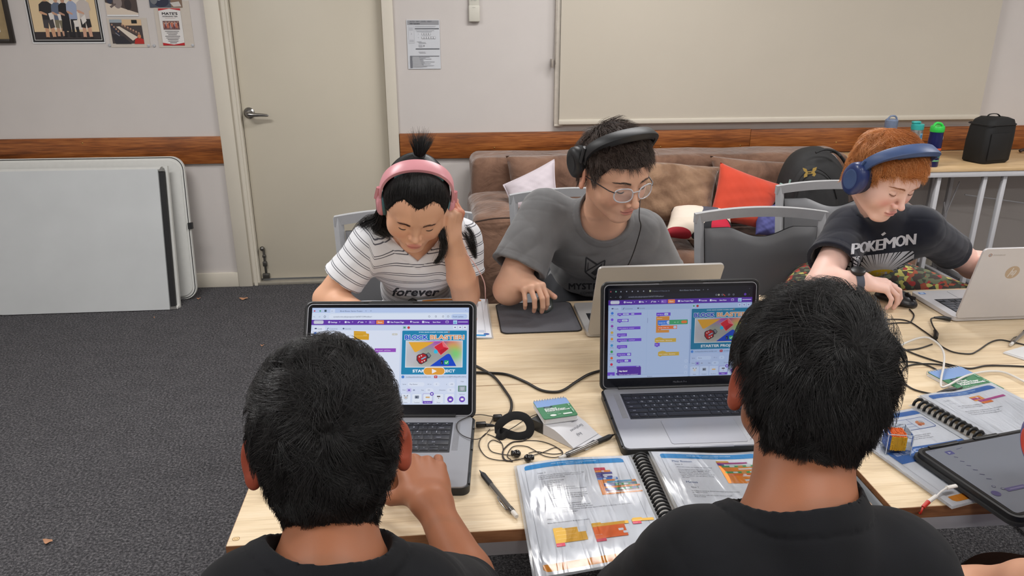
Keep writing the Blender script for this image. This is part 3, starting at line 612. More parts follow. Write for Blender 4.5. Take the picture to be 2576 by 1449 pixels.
b = B(M=Matrix.Translation(P(0, -.079, .02)) @ Rz.to_4x4()); b.box(-.085, .05, -.005, .002, 0, .15, .004); b.build('front_pocket', M_blk, t)
tc = PY(2572, 386, 4.3); tc.z = DZ; t = tag(B().tube(cr([tc+Vector((-.02, 0, .012)), tc+Vector((.0, 0, .02)), tc+Vector((.06, 0, .018)), tc+Vector((.12, 0, .012))], 5), r=.010).build('dark_pouch', mat('brown_black', (46, 30, 24), .6)), 'small dark brown object on the desk at the right edge of the frame', 'pouch')
# ============================================================ BACKPACK on the sofa
M_bpk = mat('charcoal_backpack_cloth', (36, 36, 37), .75, var=.12, bump=.3, bs=900); M_gold = mat('gold_print', (190, 160, 92), .35, metal=.6)
t = thing('backpack', 'charcoal backpack with gold emblem and grey straps on the sofa end', 'backpack', PY(2050, 600, 3.85))
Yb = 3.78
def bp_(px, py, dy=0): return PY(px, py, Yb+dy)
out = [(1976, 600), (1978, 520), (1992, 455), (2018, 405), (2055, 380), (2100, 382), (2135, 420), (2150, 480), (2152, 600)]
rings = []
for dy, s in ((.0, .62), (.02, .84), (.06, .97), (.12, 1.0), (.18, .95), (.22, .85)):
    cx_, cy_ = 2066, 540; ring = []
    for x, y in [(p.x, p.y) for p in [Vector(q) for q in cr([Vector((a, b, 0)) for a, b in out], 5)]]: ring.append(PY(cx_+(x-cx_)*s, min(612, cy_+(y-cy_)*s), Yb-.05+0)+Vector((0, dy, 0)))
    rings.append(ring)
B().loft(rings[::-1]).build('main_compartment', M_bpk, t, sharp=60)
rings = []
for dy, s in ((-.035, .55), (-.02, .85), (.02, 1)):
    rings.append([PY(2052+(a-2052)*s, 545+(b-545)*s, Yb-.05)+Vector((0, dy, 0)) for a, b in [(p.x, p.y) for p in cr([Vector(q+(0,)) for q in [(1985, 600), (1990, 505), (2010, 440), (2050, 415), (2090, 440), (2112, 500), (2118, 600)]], 4)]])
B().loft(rings[::-1]).build('front_pocket', M_bpk, t, sharp=60)
B().tube(cr([PY(a, b, Yb-.075) for a, b in ((1992, 510), (2012, 448), (2050, 424), (2088, 448), (2106, 500))], 6), r=.003).tube(cr([PY(a, b, Yb-.085) for a, b in ((2000, 560), (2040, 552), (2100, 536), (2112, 522))], 6), r=.0025).build('zip', M_rubber, t)
M_gs = mat('grey_strap', (150, 152, 158), .6, bump=.3, bs=800)
B().tube(cr([PY(a, b, Yb+.02) for a, b in ((2076, 386), (2098, 392), (2118, 430), (2136, 490))], 6), r=.011, flat=.35).build('strap_edge', M_gs, t)
B().tube(cr([PY(a, b, Yb+.05) for a, b in ((2072, 382), (2105, 384), (2134, 425), (2152, 500), (2160, 560))], 6), r=.014, flat=.6).tube(cr([PY(a, b, Yb-.05) for a, b in ((2052, 384), (2075, 376), (2100, 380), (2112, 392))], 5), r=.006).build('shoulder_strap', M_bpk, t)
d = Deco((lambda: (lambda u, v, h=0: PY(2019+u, 422+v, Yb-.095-h)))(), dh=2e-4)
cbx, cby = 18, 14
for pts in ([(0, 0), (10, 3), (12, 9), (24, 9), (26, 1), (36, -2), (34, 6), (30, 10), (34, 16), (30, 22), (24, 20), (26, 15), (12, 16), (12, 22), (3, 25), (4, 17), (8, 12), (3, 8)],): d.poly(pts, (178, 148, 80))
d.poly([(13, 11.5), (22, 11), (22, 13.5), (13, 14)], (50, 48, 42)); d.build('emblem', col_mat('gold_emblem', rough=.35, coat=.4), t)
B().box(*(lambda p: (p.x-.014, p.x+.014, p.y-.01, p.y, p.z-.01, p.z+.008))(PY(2034, 456, Yb-.092)), .002).build('buckle', M_rubber, t)
B().tube(cr([PY(a, b, Yb-.07) for a, b in ((1988, 452), (1982, 470), (1972, 466), (1962, 462))], 5), r=.005).build('key_strap', mat('mint_strap', (140, 170, 162), .5), t)
# ============================================================ CHAIRS (back row, facing the camera)
M_vin = mat('charcoal_vinyl', (102, 103, 106), .42, var=.03, vs=8, bump=.12, bs=500)
def make_chair(loc, rz, label, group):
    t = thing('banquet_chair', label, 'chair', (0, 0, 0), 0, group); W2, ZT, ZB = .245, .862, .50
    yb = lambda z: .205+.16*(z-.45)       # backrest leans back
    # backrest frame: two stiles and arched top rail
    def arch(x): return ZT+.022*(1-(x/W2)**2)
    b = B()
    for s in (-1, 1):
        pts = [(s*(W2-.016)*(.93 if z < .5 else .93+.07*(z-.5)/.36), yb(z), z) for z in (.40, .55, .7, .8, ZT-.004)]
        b.tube(cr(pts, 4), r=.018, n=4, flat=.62, up=(0, 1, 0))
    xs = [-W2+.002+(2*W2-.004)*i/24 for i in range(25)]
    b.loft([[(x, yb(ZT)-.011, arch(x)-.034), (x, yb(ZT)-.011, arch(x)), (x, yb(ZT)+.012, arch(x)), (x, yb(ZT)+.012, arch(x)-.034)] for x in xs])
    b.box(-W2+.03, W2-.03, yb(.5)-.01, yb(.5)+.01, .485, .515, .003)
    b.build('back_frame', M_alu, t, False)
    # pad with scooped top
    def top(x):
        u = abs(x)/(W2-.036); return ZT-.052-.038*max(0, cos(min(1, u*1.75)*pi/2))**1.3+.006*(1-u)
    b = B(); n = 28; w = W2-.038
    for sg in (-1, 1):
        def f(a, c, sg=sg):
            x = -w+2*w*a; zt = top(x); z = .515+(zt-.515)*c; e = (1-abs(2*a-1)**6)*(1-abs(2*c-1)**6)
            return Vector((x*(.94+.06*c), yb(z)+sg*(.004+.018*max(0, e)**.5), z))
        b.surf(f, n, 16)
    bmesh.ops.remove_doubles(b.bm, verts=b.bm.verts[:], dist=.0003)
    b.build('back_pad', M_vin, t, False, sharp=70)
    b = B(); b.box(-.225, .225, -.215, .215, .41, .475, .028, 4); b.build('seat', M_vin, t, False)
    b = B(); b.box(-.22, .22, -.21, .21, .385, .41, .004); b.build('seat_frame', M_alu, t, False)
    for sx in (-1, 1):
        B().tube([(sx*.21, -.195, .40), (sx*.215, -.215, 0.002)], r=.014, n=8).build('leg', M_alu, t, False)
        B().tube([(sx*.21, .19, .42), (sx*.215, .25, 0.002)], r=.014, n=8).build('leg', M_alu, t, False)
    t.location = loc; t.rotation_euler = (0, 0, rz); return t
def dup(root, loc, rz, label):
    r = root.copy(); COL.objects.link(r); r.location = loc; r.rotation_euler = (0, 0, rz); r['label'] = label
    for ch in list(root.children):
        c = ch.copy(); COL.objects.link(c); c.parent = r
        for g in list(ch.children):
            e = g.copy(); COL.objects.link(e); e.parent = c
    return r
G = 'grey padded chairs along the far side of the tables'
ch0 = make_chair((1.13, 2.33, 0), radians(-2), 'empty grey padded chair with silver frame in front of the backpack', G)
dup(ch0, (1.60, 2.74, 0), radians(-4), 'grey padded chair behind the red haired boy in the navy shirt')
dup(ch0, (.515, 2.70, 0), radians(2), 'grey padded chair behind the boy with glasses in the grey shirt')
dup(ch0, (-.135, 2.42, 0), radians(1), 'grey padded chair behind the girl in the striped shirt')
# ============================================================ TABLES
TZ = .72
def make_table(label, x0, x1, y0, y1, loc=None):
    t = thing('laminate_table', label, 'table', ((x0+x1)/2, (y0+y1)/2, 0), 0, 'oak topped folding tables pushed together')
    B().box(x0, x1, y0, y1, TZ-.0245, TZ, .0008, 1).build('table_top', M_oak, t)
    e = .0006
    B().box(x0-e, x1+e, y0-e, y0+.002, TZ-.024, TZ-.001).box(x0-e, x1+e, y1-.002, y1+e, TZ-.024, TZ-.001).box(x0-e, x0+.002, y0, y1, TZ-.024, TZ-.001).box(x1-.002, x1+e, y0, y1, TZ-.024, TZ-.001).build('edge_band', M_edge, t)
    f = B(); f.box(x0+.03, x1-.03, y0+.012, y0+.03, TZ-.062, TZ-.0248, .002).box(x0+.03, x1-.03, y1-.03, y1-.012, TZ-.062, TZ-.0248, .002).box(x0+.03, x0+.05, y0+.03, y1-.03, TZ-.062, TZ-.0248, .002).box(x1-.05, x1-.03, y0+.03, y1-.03, TZ-.062, TZ-.0248, .002); f.build('table_frame', M_white, t)
    for xx, s in ((x0+.06, 1), (x1-.06, -1)):
        for yy in (y0+.05, y1-.05): B().box(xx-.02, xx+.02, yy-.015, yy+.015, .012, TZ-.063, .003).build('leg', M_white, t)
        B().box(xx-.022, xx+.022, y0+.03, y1-.03, 0, .03, .004).build('foot_bar', M_white, t)
        B().cyl((xx+s*.02, (y0+y1)/2-.03, .42), (xx+s*.36, (y0+y1)/2-.03, TZ-.065), .006, n=8).build('brace', M_alu, t)
    return t
TXL, TXM0, TXM1, TXR = -.372, .745, .776, 1.90; TY0, TY1, TY2 = 1.086, 1.6185, 2.150
make_table('front left oak table holding both dark cased laptops', TXL, TXM0, TY0, TY1)
make_table('back left oak table with the mouse mat and silver laptop', TXL, TXM0, TY1+.0025, TY2)
make_table('front right oak table under the tablet and open workbook', TXM1, TXR, TY0-.003, TY1)
make_table('back right oak table with the white laptop and tangled cables', TXM1-.028, TXR-.03, TY1+.0025, TY2)
t = tag(B().box(TXM0+.004, TXM1-.006, TY0+.004, TY1-.01, TZ-.06, TZ-.006, .002).build('joining_bar', mat('grey_joining_bar', (92, 96, 100), .4, metal=.3)), 'long grey metal bar between the two front tables', 'bar')
d = Deco(sheetF((TXL+.006, TY0+.022, TZ+.0002), (1, 0, 0), (0, -1, 0), (0, 0, 1), .001)); d.rr(0, 0, 12, 10, 4, (150, 120, 80)); d.rr(1, 1, 11, 9, 3.5, (222, 192, 144)); d.ell(6, 5, 3, 2.5, (150, 120, 80)).ell(6, 5, 2.2, 1.8, (222, 192, 144)); o = d.build('corner_mark', PRINT); tag(o, 'tiny oval maker mark on the near left table corner', 'mark')
# dark clutter and legs space under the tables is left to the room's own shade
# ============================================================ LAPTOPS
M_gray = mat('space_grey_metal', (150, 151, 156), .36, metal=.35, var=.01, bump=.05, bs=1500, bd=.0002)
M_slv = mat('silver_laptop_metal', (186, 184, 182), .35, metal=.35, var=.01)
M_chr = mat('white_silver_laptop', (196, 194, 196), .4, metal=.1, var=.01)
M_case = mat('black_laptop_case', (26, 27, 29), .45, var=.03)
M_key = mat('black_keycap', (26, 27, 34), .5, var=.03); M_keyg = mat('grey_keycap', (84, 86, 92), .5, var=.03)
M_legend = col_mat('key_legend', rough=.5)
M_glass = mat('dark_screen_glass', (10, 12, 20), .12, var=0)
def kb_rows(full=True):
    rows = []
    rows.append([(1.0, 'esc')]+[(1.0, '')]*12+[(1.0, '')])
    rows.append([(1, c) for c in '`1234567890-=']+[(1.5, 'delete')])
    rows.append([(1.5, 'tab')]+[(1, c) for c in 'QWERTYUIOP[]']+[(1, '\\')])
    rows.append([(1.75, 'caps')]+[(1, c) for c in 'ASDFGHJKL;']+[(1, "'")]+[(1.75, 'return')])
    rows.append([(2.25, 'shift')]+[(1, c) for c in 'ZXCVBNM,./']+[(2.25, 'shift')])
    return rows
def keyboard(parent, xw, y0, z, km, world=False, touchbar=False, legends=True, rows=None, well=None):
    """xw total width, y0 = far edge, local frame of the laptop; the nearest row is at y0-~.1"""
    pitch = xw/14.5; kp = None; dk = Deco(lambda u, v, h=0: Vector((u, -v, z+.00135+h)))
    kb = B().box(-xw/2-.003, xw/2+.003, y0-pitch*.62-pitch*5-.006, y0+.003, z-.0010, z+.0002, .0008, 1).build('keyboard', well or mat('key_well', (16, 17, 22), .5), parent, False)
    proto = {}
    def key(x, y, w, h):
        k = (round(w, 4), round(h, 4))
        if k not in proto:
            b = B(); b.box(-w/2, w/2, -h/2, h/2, 0, .0012, .0007, 2); o = b.build('key', km, kb, False); proto[k] = o
        else: o = proto[k].copy(); COL.objects.link(o)
        o.parent = kb; o.location = (x, y, z)
    y = y0
    for r, row in enumerate(kb_rows()):
        h = pitch*.55 if r == 0 else pitch; x = -xw/2; tot = sum(w for w, _ in row); sc = xw/tot/pitch if r == 0 else 1.0
        if r == 0 and touchbar:
            key(-xw/2+pitch*.55, y-h/2, pitch*1.0, h-.002); key(xw/2-pitch*.5, y-h/2, pitch*.9, h-.002); key(0, y-h/2, xw-pitch*2.4, h-.002)
        else:
            for w_, c in row:
                ww = w_*pitch*sc; key(x+ww/2, y-h/2, ww-.0024, h-.0024)
                if legends:
                    if len(c) == 1: dk.text(c, x+ww/2, -(y-h/2)+.0022, .0062, (196, 200, 214), al='c')
                    elif c: dk.text(c, x+ww/2-.004+(0 if ww < .02 else -ww*.2), -(y-h/2)+.0045, .0040, (180, 184, 200), al='l')
                    elif r == 0: dk.rect(x+ww/2-.0016, -(y-h/2)-.0006, x+ww/2+.0016, -(y-h/2)+.0008, (170, 174, 190))
                x += ww
        y -= h
    x = -xw/2
    for i, w_ in enumerate((1, 1, 1, 1.25, 5, 1.25, 1)):
        ww = w_*pitch; key(x+ww/2, y-pitch/2, ww-.0024, pitch-.0024); x += ww
        if legends and i in (0, 1, 2, 3, 5, 6): dk.rect(x-ww*.3-.002, -(y-pitch/2)+.002, x-ww*.3+.002, -(y-pitch/2)+.003, (180, 184, 200))
    key(x+pitch*.5, y-pitch*.75, pitch-.0024, pitch*.5-.0016); key(x+pitch*1.5, y-pitch*.27, pitch-.0024, pitch*.5-.0016); key(x+pitch*1.5, y-pitch*.75, pitch-.0024, pitch*.5-.0016); key(x+pitch*2.5, y-pitch*.75, pitch-.0024, pitch*.5-.0016)
    for ax, ay, g in ((.5, .75, '<'), (1.5, .27, '^'), (2.5, .75, '>')): dk.text(g, x+pitch*ax, -(y-pitch*ay)+.0012, .004, (196, 200, 214), al='c')
    if legends: dk.build('key_legends', M_legend, kb, False)
    return kb
def laptop(name, label, hx, hy, rz, W, D, L, a, body, case, key_m, th=.014, z0=.0, rim=.012, kbw=.28, scr=None, scr_mat=None, lid_back=None, touchbar=False, kb_y=-.028, pad=(.155, .095), legends=True, lidth=.006):
    """hinge centre (hx, hy); user side is local -y; a = degrees the lid leans back; returns root, lid frame function in mm"""
    t = thing(name, label, 'laptop', (hx, hy, TZ+.0006+z0), rz)
    cz = th+(.004 if case else 0); cw = .005 if case else 0
    if case:
        B().prism(rrect(W+2*cw, D+cw, .016, 6, 0, -(D+cw)/2+.004), 0, cz-.003).build('case_shell', M_case, t, False)
        for s in (-1, 1):
            for yy in (-.03, -.11, -D+.03): B().box(s*(W/2+cw-.001)-.002, s*(W/2+cw-.001)+.002, yy-.018, yy+.018, cz-.006, cz-.0005, .0012).build('case_clip', M_case, t, False)
    B().prism(rrect(W, D, .012, 6, 0, -D/2), .003, cz).build('base', body, t, False)
    if case or body is M_gray:
        B().box(-.045, .045, -D-.0012, -D+.004, cz-.0035, cz+.0002, .001).build('opening_notch', mat('clear_notch', (150, 152, 160), .2), t, False)
    keyboard(t, kbw, kb_y, cz+.0002, key_m, touchbar=touchbar, legends=legends)
    py = -D+.010
    B().prism(rrect(pad[0], pad[1], .006, 4, 0, py+pad[1]/2), cz, cz+.0004).build('trackpad_edge', mat('trackpad_edge', (112, 113, 120), .5), t, False)
    B().prism(rrect(pad[0]-.0010, pad[1]-.0010, .0056, 4, 0, py+pad[1]/2), cz+.0002, cz+.0006).build('trackpad', mat('trackpad_surface', (150, 151, 158), .3, metal=.3, var=.01) if body is M_gray else body, t, False)
    for s in (-1, 1):
        if body is M_gray: B().box(s*(kbw/2+.012)-.006, s*(kbw/2+.012)+.006, kb_y-.105, kb_y, cz, cz+.0003).build('speaker_grille', mat('speaker_dots', (132, 133, 138), .5, bump=.9, bs=2500), t, False)
    ca, sa = cos(radians(a)), sin(radians(a)); hz = cz+.001
    def LF(x, u, o):           # lid: x across, u up the lid, o towards the user
        return (x, u*sa-o*ca, hz+u*ca+o*sa)
    B().prism(rrect(W, L, .012, 6, 0, L/2), -.001-lidth, -.001, LF).build('lid', lid_back or body, t, False)
    B().cyl((-W/2*.8, .0, hz), (W/2*.8, .0, hz), .0045, n=12).build('hinge', M_black, t, False)
    if case:
        B().prism(rrect(W+2*cw, L+cw, .016, 6, 0, L/2+.002), -.010, -.0065, LF).build('lid_case', M_case, t, False)
        ring = [LF(x, u, -.004) for x, u in rrect(W+cw*1.4, L+cw*1.2, .014, 6, 0, L/2)]
        B().tube(ring, r=.0036, n=6, closed=True).build('case_rim', M_case, t, False)
        B().prism([(-.05, L+.0), (.05, L+.0), (.042, L+.006), (-.042, L+.006)], -.006, .001, LF).prism([(.06, L+.0015), (.13, L+.0015), (.13, L+.0035), (.06, L+.0035)], -.002, .0008, LF).prism([(-.13, L+.0015), (-.06, L+.0015), (-.06, L+.0035), (-.13, L+.0035)], -.002, .0008, LF).build('case_latch', M_case, t, False)
    B().prism(rrect(W-.004, L-.004, .010, 6, 0, L/2), -.001, .0, LF).build('bezel', M_glass, t, False)
    return t, LF
def blk(d, x, y, w, h, c, txt=None, hat=False, notch=True, pills=(), ts=11, tc=(235, 238, 250)):
    p = [(x, y), (x, y+h)]
    if notch: p += [(x+10, y+h), (x+14, y+h+6), (x+26, y+h+6), (x+30, y+h)]
    p += [(x+w, y+h), (x+w, y)]
    if hat: p += [(x+70, y), (x+55, y-8), (x+35, y-12), (x+12, y-6)]
    d.poly(p, c)
    if txt: d.text(txt, x+8, y+h*.68, ts, tc)
    for px, pw, pc, pt in pills: d.rr(x+px, y+4, x+px+pw, y+h-4, (h-8)/2, pc); d.text(pt, x+px+pw/2, y+h*.66, ts*.8, (70, 74, 100), al='c')
def scratch(d, dark, lite=1.0):
    W, H = 1178, 728; P = (98, 52, 168) if not dark else (84, 44, 160); bg = (204, 217, 243) if not dark else (160, 184, 224)
    panel = (222, 230, 248) if not dark else (176, 196, 232); wh = (228, 236, 250) if not dark else (188, 206, 238); ink = (78, 84, 108)
    d.rect(0, 0, W, H, bg)
    if dark: d.rect(0, 0, W, 92, (9, 12, 22)); t1, t2 = (150, 158, 176), (120, 128, 150)
    else: d.rect(0, 0, W, 40, (184, 203, 240)).rect(0, 38, W, 92, (212, 225, 246)); t1, t2 = (60, 70, 100), (92, 102, 130)
    d.ell(18, 24, 6, 6, (186, 60, 86) if not dark else (150, 70, 80)).ell(60, 24, 6, 6, (50, 150, 100) if not dark else (110, 170, 150))
    if not dark: d.rect(92, 15, 108, 31, (46, 72, 84)).rr(136, 8, 172, 40, 6, (206, 220, 246)).text('♪', 146, 30, 16, t1)
    else:
        for i in range(5): d.ell(100+i*46, 25, 5, 5, t1)
        d.rect(330, 18, 344, 32, (170, 178, 150)).text('5 Games in 5 Days Jan 26', 352, 31, 14, t2)
    tx = 210 if not dark else 578
    d.text('Block Blaster Starter Project', tx, 30, 14.5, t1).text('×', tx+190, 30, 16, t1).text('+', tx+226, 31, 20, t1).text('v', 1150, 26, 12, t1)
    d.text('<-', 12, 74, 16, t1).text('->', 50, 74, 16, t2).ell(97, 68, 8, 8, t1).ell(97, 68, 5.5, 5.5, (212, 225, 246) if not dark else (9, 12, 22)).rr(128, 48, 1000, 90, 20, (222, 232, 249) if not dark else (16, 20, 34)).text('scratch.mit.edu/projects/1267671339/editor/', 162, 74, 16, t1)
    for i, x in enumerate((880, 930, 984, 1022)): d.ell(x, 68, 7, 7, t1).ell(x, 68, 5, 5, (222, 232, 249) if not dark else (16, 20, 34))
    if not dark: d.rr(1046, 50, 1166, 86, 17, (186, 206, 242)).text('Finish update', 1058, 74, 15, t1)
    else: d.ell(900, 68, 8, 8, (170, 176, 160)).poly([(938, 60), (956, 76), (950, 80), (936, 68)], (170, 60, 50)).ell(1118, 68, 10, 10, (96, 60, 170)).text(':', 1152, 74, 18, t1)
    # purple menu
    d.rect(0, 92, W, 132, P).rr(16, 96, 90, 124, 10, (190, 194, 214)).text('SCRATCH', 22, 117, 15, (214, 218, 232), bold=.7).ell(132, 110, 8, 8, (224, 230, 250)).ell(132, 110, 3, 3, P)
    for x, s in ((146, 'Settings'), (268, 'File'), (366, 'Edit')): d.text(s, x, 116, 15, (226, 230, 250), bold=.3)
    for x in (206, 302, 402): d.poly([(x, 107), (x+5, 113), (x+10, 107)], (226, 230, 250))
    d.rect(248, 103, 262, 117, (226, 230, 250)).poly([(344, 116), (356, 102), (360, 106), (348, 118)], (226, 230, 250))
    d.rr(428, 98, 474, 124, 5, (132, 88, 196)).text('Bl...', 434, 116, 15, (226, 230, 250)).rr(484, 96, 542, 126, 5, (226, 128, 70)).text('Share', 496, 117, 15, (240, 214, 190), bold=.4)
    d.rr(566, 103, 584, 117, 3, (226, 230, 250)).text('See Project Page', 592, 116, 15, (226, 230, 250), bold=.3)
    for x, s in ((754, 'Tutorials'), (846, 'Debug'), (908, 'Save Now')): d.text(s, x, 116, 14, (226, 230, 250), bold=.3)
    d.ell(744, 108, 6, 7, (226, 230, 250)).rect(828, 102, 842, 118, (226, 230, 250)).rr(1004, 102, 1026, 118, 3, (226, 230, 250)).rr(1006, 105, 1024, 116, 2, P).rect(1060, 98, 1090, 126, (170, 206, 240)).ell(1074, 116, 11, 8, (120, 180, 220)).rect(1096, 108, 1170, 113, (206, 210, 240))
    # tabs
    d.rr(14, 142, 104, 180, 8, panel).text('Code', 48, 166, 15, ink).rect(26, 154, 42, 164, (84, 90, 130)).text('Costumes', 136, 166, 15, (110, 118, 146)).poly([(116, 166), (128, 152), (131, 155), (121, 168)], (84, 90, 130)).text('Sounds', 254, 166, 15, (110, 118, 146)).ell(242, 160, 7, 6, (84, 90, 130))
    d.rr(0, 174, 668, 700, 4, panel if not dark else (172, 193, 230)); d.rect(62, 178, 63.5, 690, bg).rect(316, 178, 318, 690, bg)
    cats = [((64, 124, 220), 'Motion'), ((120, 76, 220), 'Looks'), ((148, 70, 180), 'Sound'), ((206, 170, 80), 'Events'), ((214, 150, 70), 'Control'), ((70, 150, 210), 'Sensing'), ((60, 160, 90), 'Operators'), ((220, 110, 60), 'Variables'), ((210, 50, 90), 'My Blocks')]
    for i, (c, s) in enumerate(cats): y = 196+i*52; d.ell(32, y, 11, 11, c).text(s, 32, y+22, 9.5, ink, al='c')
    if not dark:
        d.text('Control', 72, 202, 17, ink)
        Y = (214, 160, 30); d.poly([(320, 178), (322, 240), (354, 244), (434, 246), (434, 200), (412, 196), (410, 182)], Y); d.rect(324, 192, 408, 194, (232, 200, 110)).rect(326, 216, 424, 218, (236, 206, 130)).text('sound', 392, 212, 11, (240, 220, 160))
        for i, (y, w) in enumerate(((240, 150), (296, 120), (352, 170), (420, 150), (500, 180))): blk(d, 78, y, w, 34, Y, ('wait 1 seconds', 'repeat 10', 'forever', 'if  then', 'wait until')[i])
        blk(d, 480, 310, 158, 28, (150, 74, 190), 'play sound   until done', ts=12); d.rr(604, 196, 648, 212, 8, (206, 206, 200)).poly([(622, 200), (630, 204), (622, 208)], (230, 230, 240))
    else:
        PL = (110, 72, 206)
        for y, w, s, pl in ((196, 196, 'think', ((44, 50, wh, 'Hmm..'), (112, 26, wh, '2'))), (244, 92, 'think', ((36, 50, wh, 'Hmm..'),)), (306, 190, 'switch costume to  costume1', ()), (360, 80, 'next costume', ()), (402, 200, 'switch backdrop to  backdrop1', ()), (456, 84, 'next backdrop', ()), (520, 118, 'change size by', ((84, 28, wh, '10'),)), (572, 118, 'set size to', ((64, 32, wh, '100'),)), (628, 196, 'change  color  effect by', ((160, 28, wh, '25'),))): blk(d, 74, y, w, 24 if y > 196 else 18, PL, s, pills=pl, ts=11)
        d.rr(80, 636, 276, 728, 6, (84, 44, 160)).poly([(66, 690), (82, 680), (82, 700)], (84, 44, 160)).text('Hey there!', 94, 674, 16, (240, 242, 250), bold=.8).text('There is a new extension!', 94, 702, 15, (214, 212, 240))
        d.rect(0, 676, 60, 728, (110, 72, 206)).rect(20, 696, 40, 700, wh).rect(20, 706, 34, 710, wh)
        O = (206, 140, 62)
        blk(d, 392, 200, 116, 26, PL, 'set size to', pills=((64, 34, wh, '100'),), ts=12)
        d.poly([(392, 230), (500, 230), (500, 262), (412, 262), (412, 340), (500, 340), (500, 362), (392, 362)], O); d.text('forever', 400, 250, 14, (240, 225, 200))
        blk(d, 404, 262, 120, 36, (64, 124, 220), 'change y by', pills=((74, 32, wh, '10'),), ts=12); d.rr(500, 260, 652, 298, 5, (64, 160, 110)).text('sin   of', 540, 284, 13, (210, 240, 220)).rr(598, 268, 646, 290, 11, (220, 120, 60)); blk(d, 404, 306, 160, 28, (220, 116, 62), 'change  timer  by', pills=((130, 26, wh, '1'),), ts=12)
        YY = (200, 168, 70)
        blk(d, 384, 410, 176, 30, YY, 'when I receive   GameLoop', hat=True, ts=12); blk(d, 384, 446, 42, 26, PL, 'hide', ts=12); blk(d, 414, 522, 174, 30, YY, 'when I receive   GameOver', hat=True, ts=12)
        for i in range(3): d.ell(648, 600+i*48, 13, 13, wh).ell(648, 600+i*48, 8, 8, (172, 193, 230))
        d.rect(414, 716, 600, 720, (120, 136, 170)).rect(320, 240, 323, 280, (130, 140, 180)).rect(676, 340, 679, 620, (110, 130, 180)).rr(0, 704, 668, 728, 2, panel).text('Backpack', 330, 722, 11, ink)
        d.text('C', 156, 426, 20, (30, 120, 140), bold=1.5)
    # stage
    f = .86 if dark else 1
    def s(c): return tuple(v*f for v in c)
    d.rect(684, 140, 710, 166, (170, 196, 230)).poly([(690, 146), (706, 148), (704, 158), (690, 158)], (60, 150, 90)).ell(728, 153, 10, 10, s((200, 50, 66)))
    for x in (1062, 1100, 1136): d.rr(x, 140, x+26, 164, 3, wh); d.rect(x+7, 148, x+19, 156, (120, 110, 170))
    x0, y0, x1, y1 = 682, 176, 1164, 506
    d.rr(x0, y0, x1, y1, 6, s((22, 132, 178))).text('© MOD. SQUAD ACADEMY TUTORIAL GAME', 806, 192, 10.5, s((210, 230, 244)), w=215, bold=.3).rect(1022, 180, 1036, 194, s((140, 130, 130)))
    for bo, cc, cc2 in ((4.2, s((226, 236, 250)), s((226, 236, 250))), (1.6, s((20, 76, 200)), s((226, 160, 110)))):
        d.text('BLOCK', x0+22, y0+66, 44, cc, w=166, bold=bo).text('BLASTER!', x0+210, y0+66, 44, cc2, w=252, bold=bo)
    px0, py0, px1, py1 = x0+32, y0+80, x1-34, y1-56
    d.rect(px0-4, py0-4, px1+4, py1+4, s((232, 238, 250)))
    n, mm = 28, 14; k = len(d.V); d.h += d.dh
    def gc(u, v):
        c = np.array([206, 208, 214.]); 
        for cx, cy, r, col in ((.55, .08, .16, (190, 60, 190)), (.72, .06, .12, (110, 40, 150)), (.80, .20, .13, (236, 120, 110)), (.84, .30, .11, (236, 170, 70)), (.86, .50, .12, (110, 220, 110)), (.38, .38, .12, (130, 90, 170)), (.40, .52, .10, (130, 210, 190)), (.32, .58, .2, (150, 150, 130)), (.62, .6, .2, (160, 160, 158)), (.12, .6, .15, (190, 190, 200))):
            w_ = math.exp(-(((u-cx)/r)**2+((v-cy)/(r*1.9))**2)*.8); c = c*(1-w_)+np.array(col)*w_
        return s(tuple(c))
    for i in range(n+1):
        for j in range(mm+1): d.V.append((px0+(px1-px0)*i/n, py0+(py1-py0)*j/mm, d.h)); d.C.append(lin(gc(i/n, j/mm)))
    for i in range(n):
        for j in range(mm): a = k+i*(mm+1)+j; d.Fc.append((a, a+1, a+mm+2, a+mm+1))
    q = lambda u, v: (px0+(px1-px0)*u, py0+(py1-py0)*v)
    d.poly([q(.04, .04), q(.12, .32), q(.15, .42), q(.18, .43), q(.50, .04)], s((230, 170, 50)))
    d.poly([q(.43, .97), q(.72, .52), q(.76, .49), q(.79, .53), q(.90, .97)], s((10, 70, 200)))
    d.poly([q(.49, .22), q(.62, .56), q(.77, .29), q(.66, .00)], s((236, 150, 150))).poly([q(.50, .23), q(.62, .54), q(.76, .29), q(.655, .02)], s((214, 30, 54))).poly([q(.66, .22), q(.76, .29), q(.655, .02), q(.635, .04)], s((230, 110, 120))).poly([q(.60, .36), q(.62, .54), q(.76, .29), q(.70, .26)], s((184, 20, 44)))
    d.ell(*q(.53, .41), 15, 15, s((40, 190, 230)))
    K = s((44, 46, 60))     # little red robot
    d.poly([q(.19, .58), q(.22, .52), q(.27, .50), q(.30, .46), q(.36, .50), q(.40, .44), q(.45, .56), q(.42, .66), q(.38, .68), q(.38, .78), q(.28, .90), q(.24, .88), q(.19, .74)], K)
    d.poly([q(.205, .60), q(.23, .54), q(.275, .52), q(.30, .49), q(.35, .53), q(.375, .62), q(.36, .68), q(.365, .76), q(.28, .87), q(.245, .84), q(.205, .72)], s((176, 24, 34)))
    d.poly([q(.37, .50), q(.40, .46), q(.44, .56), q(.41, .64)], s((120, 130, 140))).line([q(.27, .71), q(.36, .61)], 13, K).line([q(.275, .705), q(.355, .615)], 9, s((150, 180, 210)))
    for u, v in ((.24, .61), (.275, .57), (.29, .80), (.33, .76)): d.ell(*q(u, v), 5, 5, s((230, 214, 210)))
    d.rect(*q(.62, .76), *q(.66, .90), s((30, 40, 60))).text('3', *q(.626, .88), 18, s((120, 170, 210))).rr(*q(.685, .75), *q(.765, .91), 4, s((40, 180, 110))).line([q(.70, .83), q(.72, .87), q(.75, .79)], 5, s((235, 245, 245)))
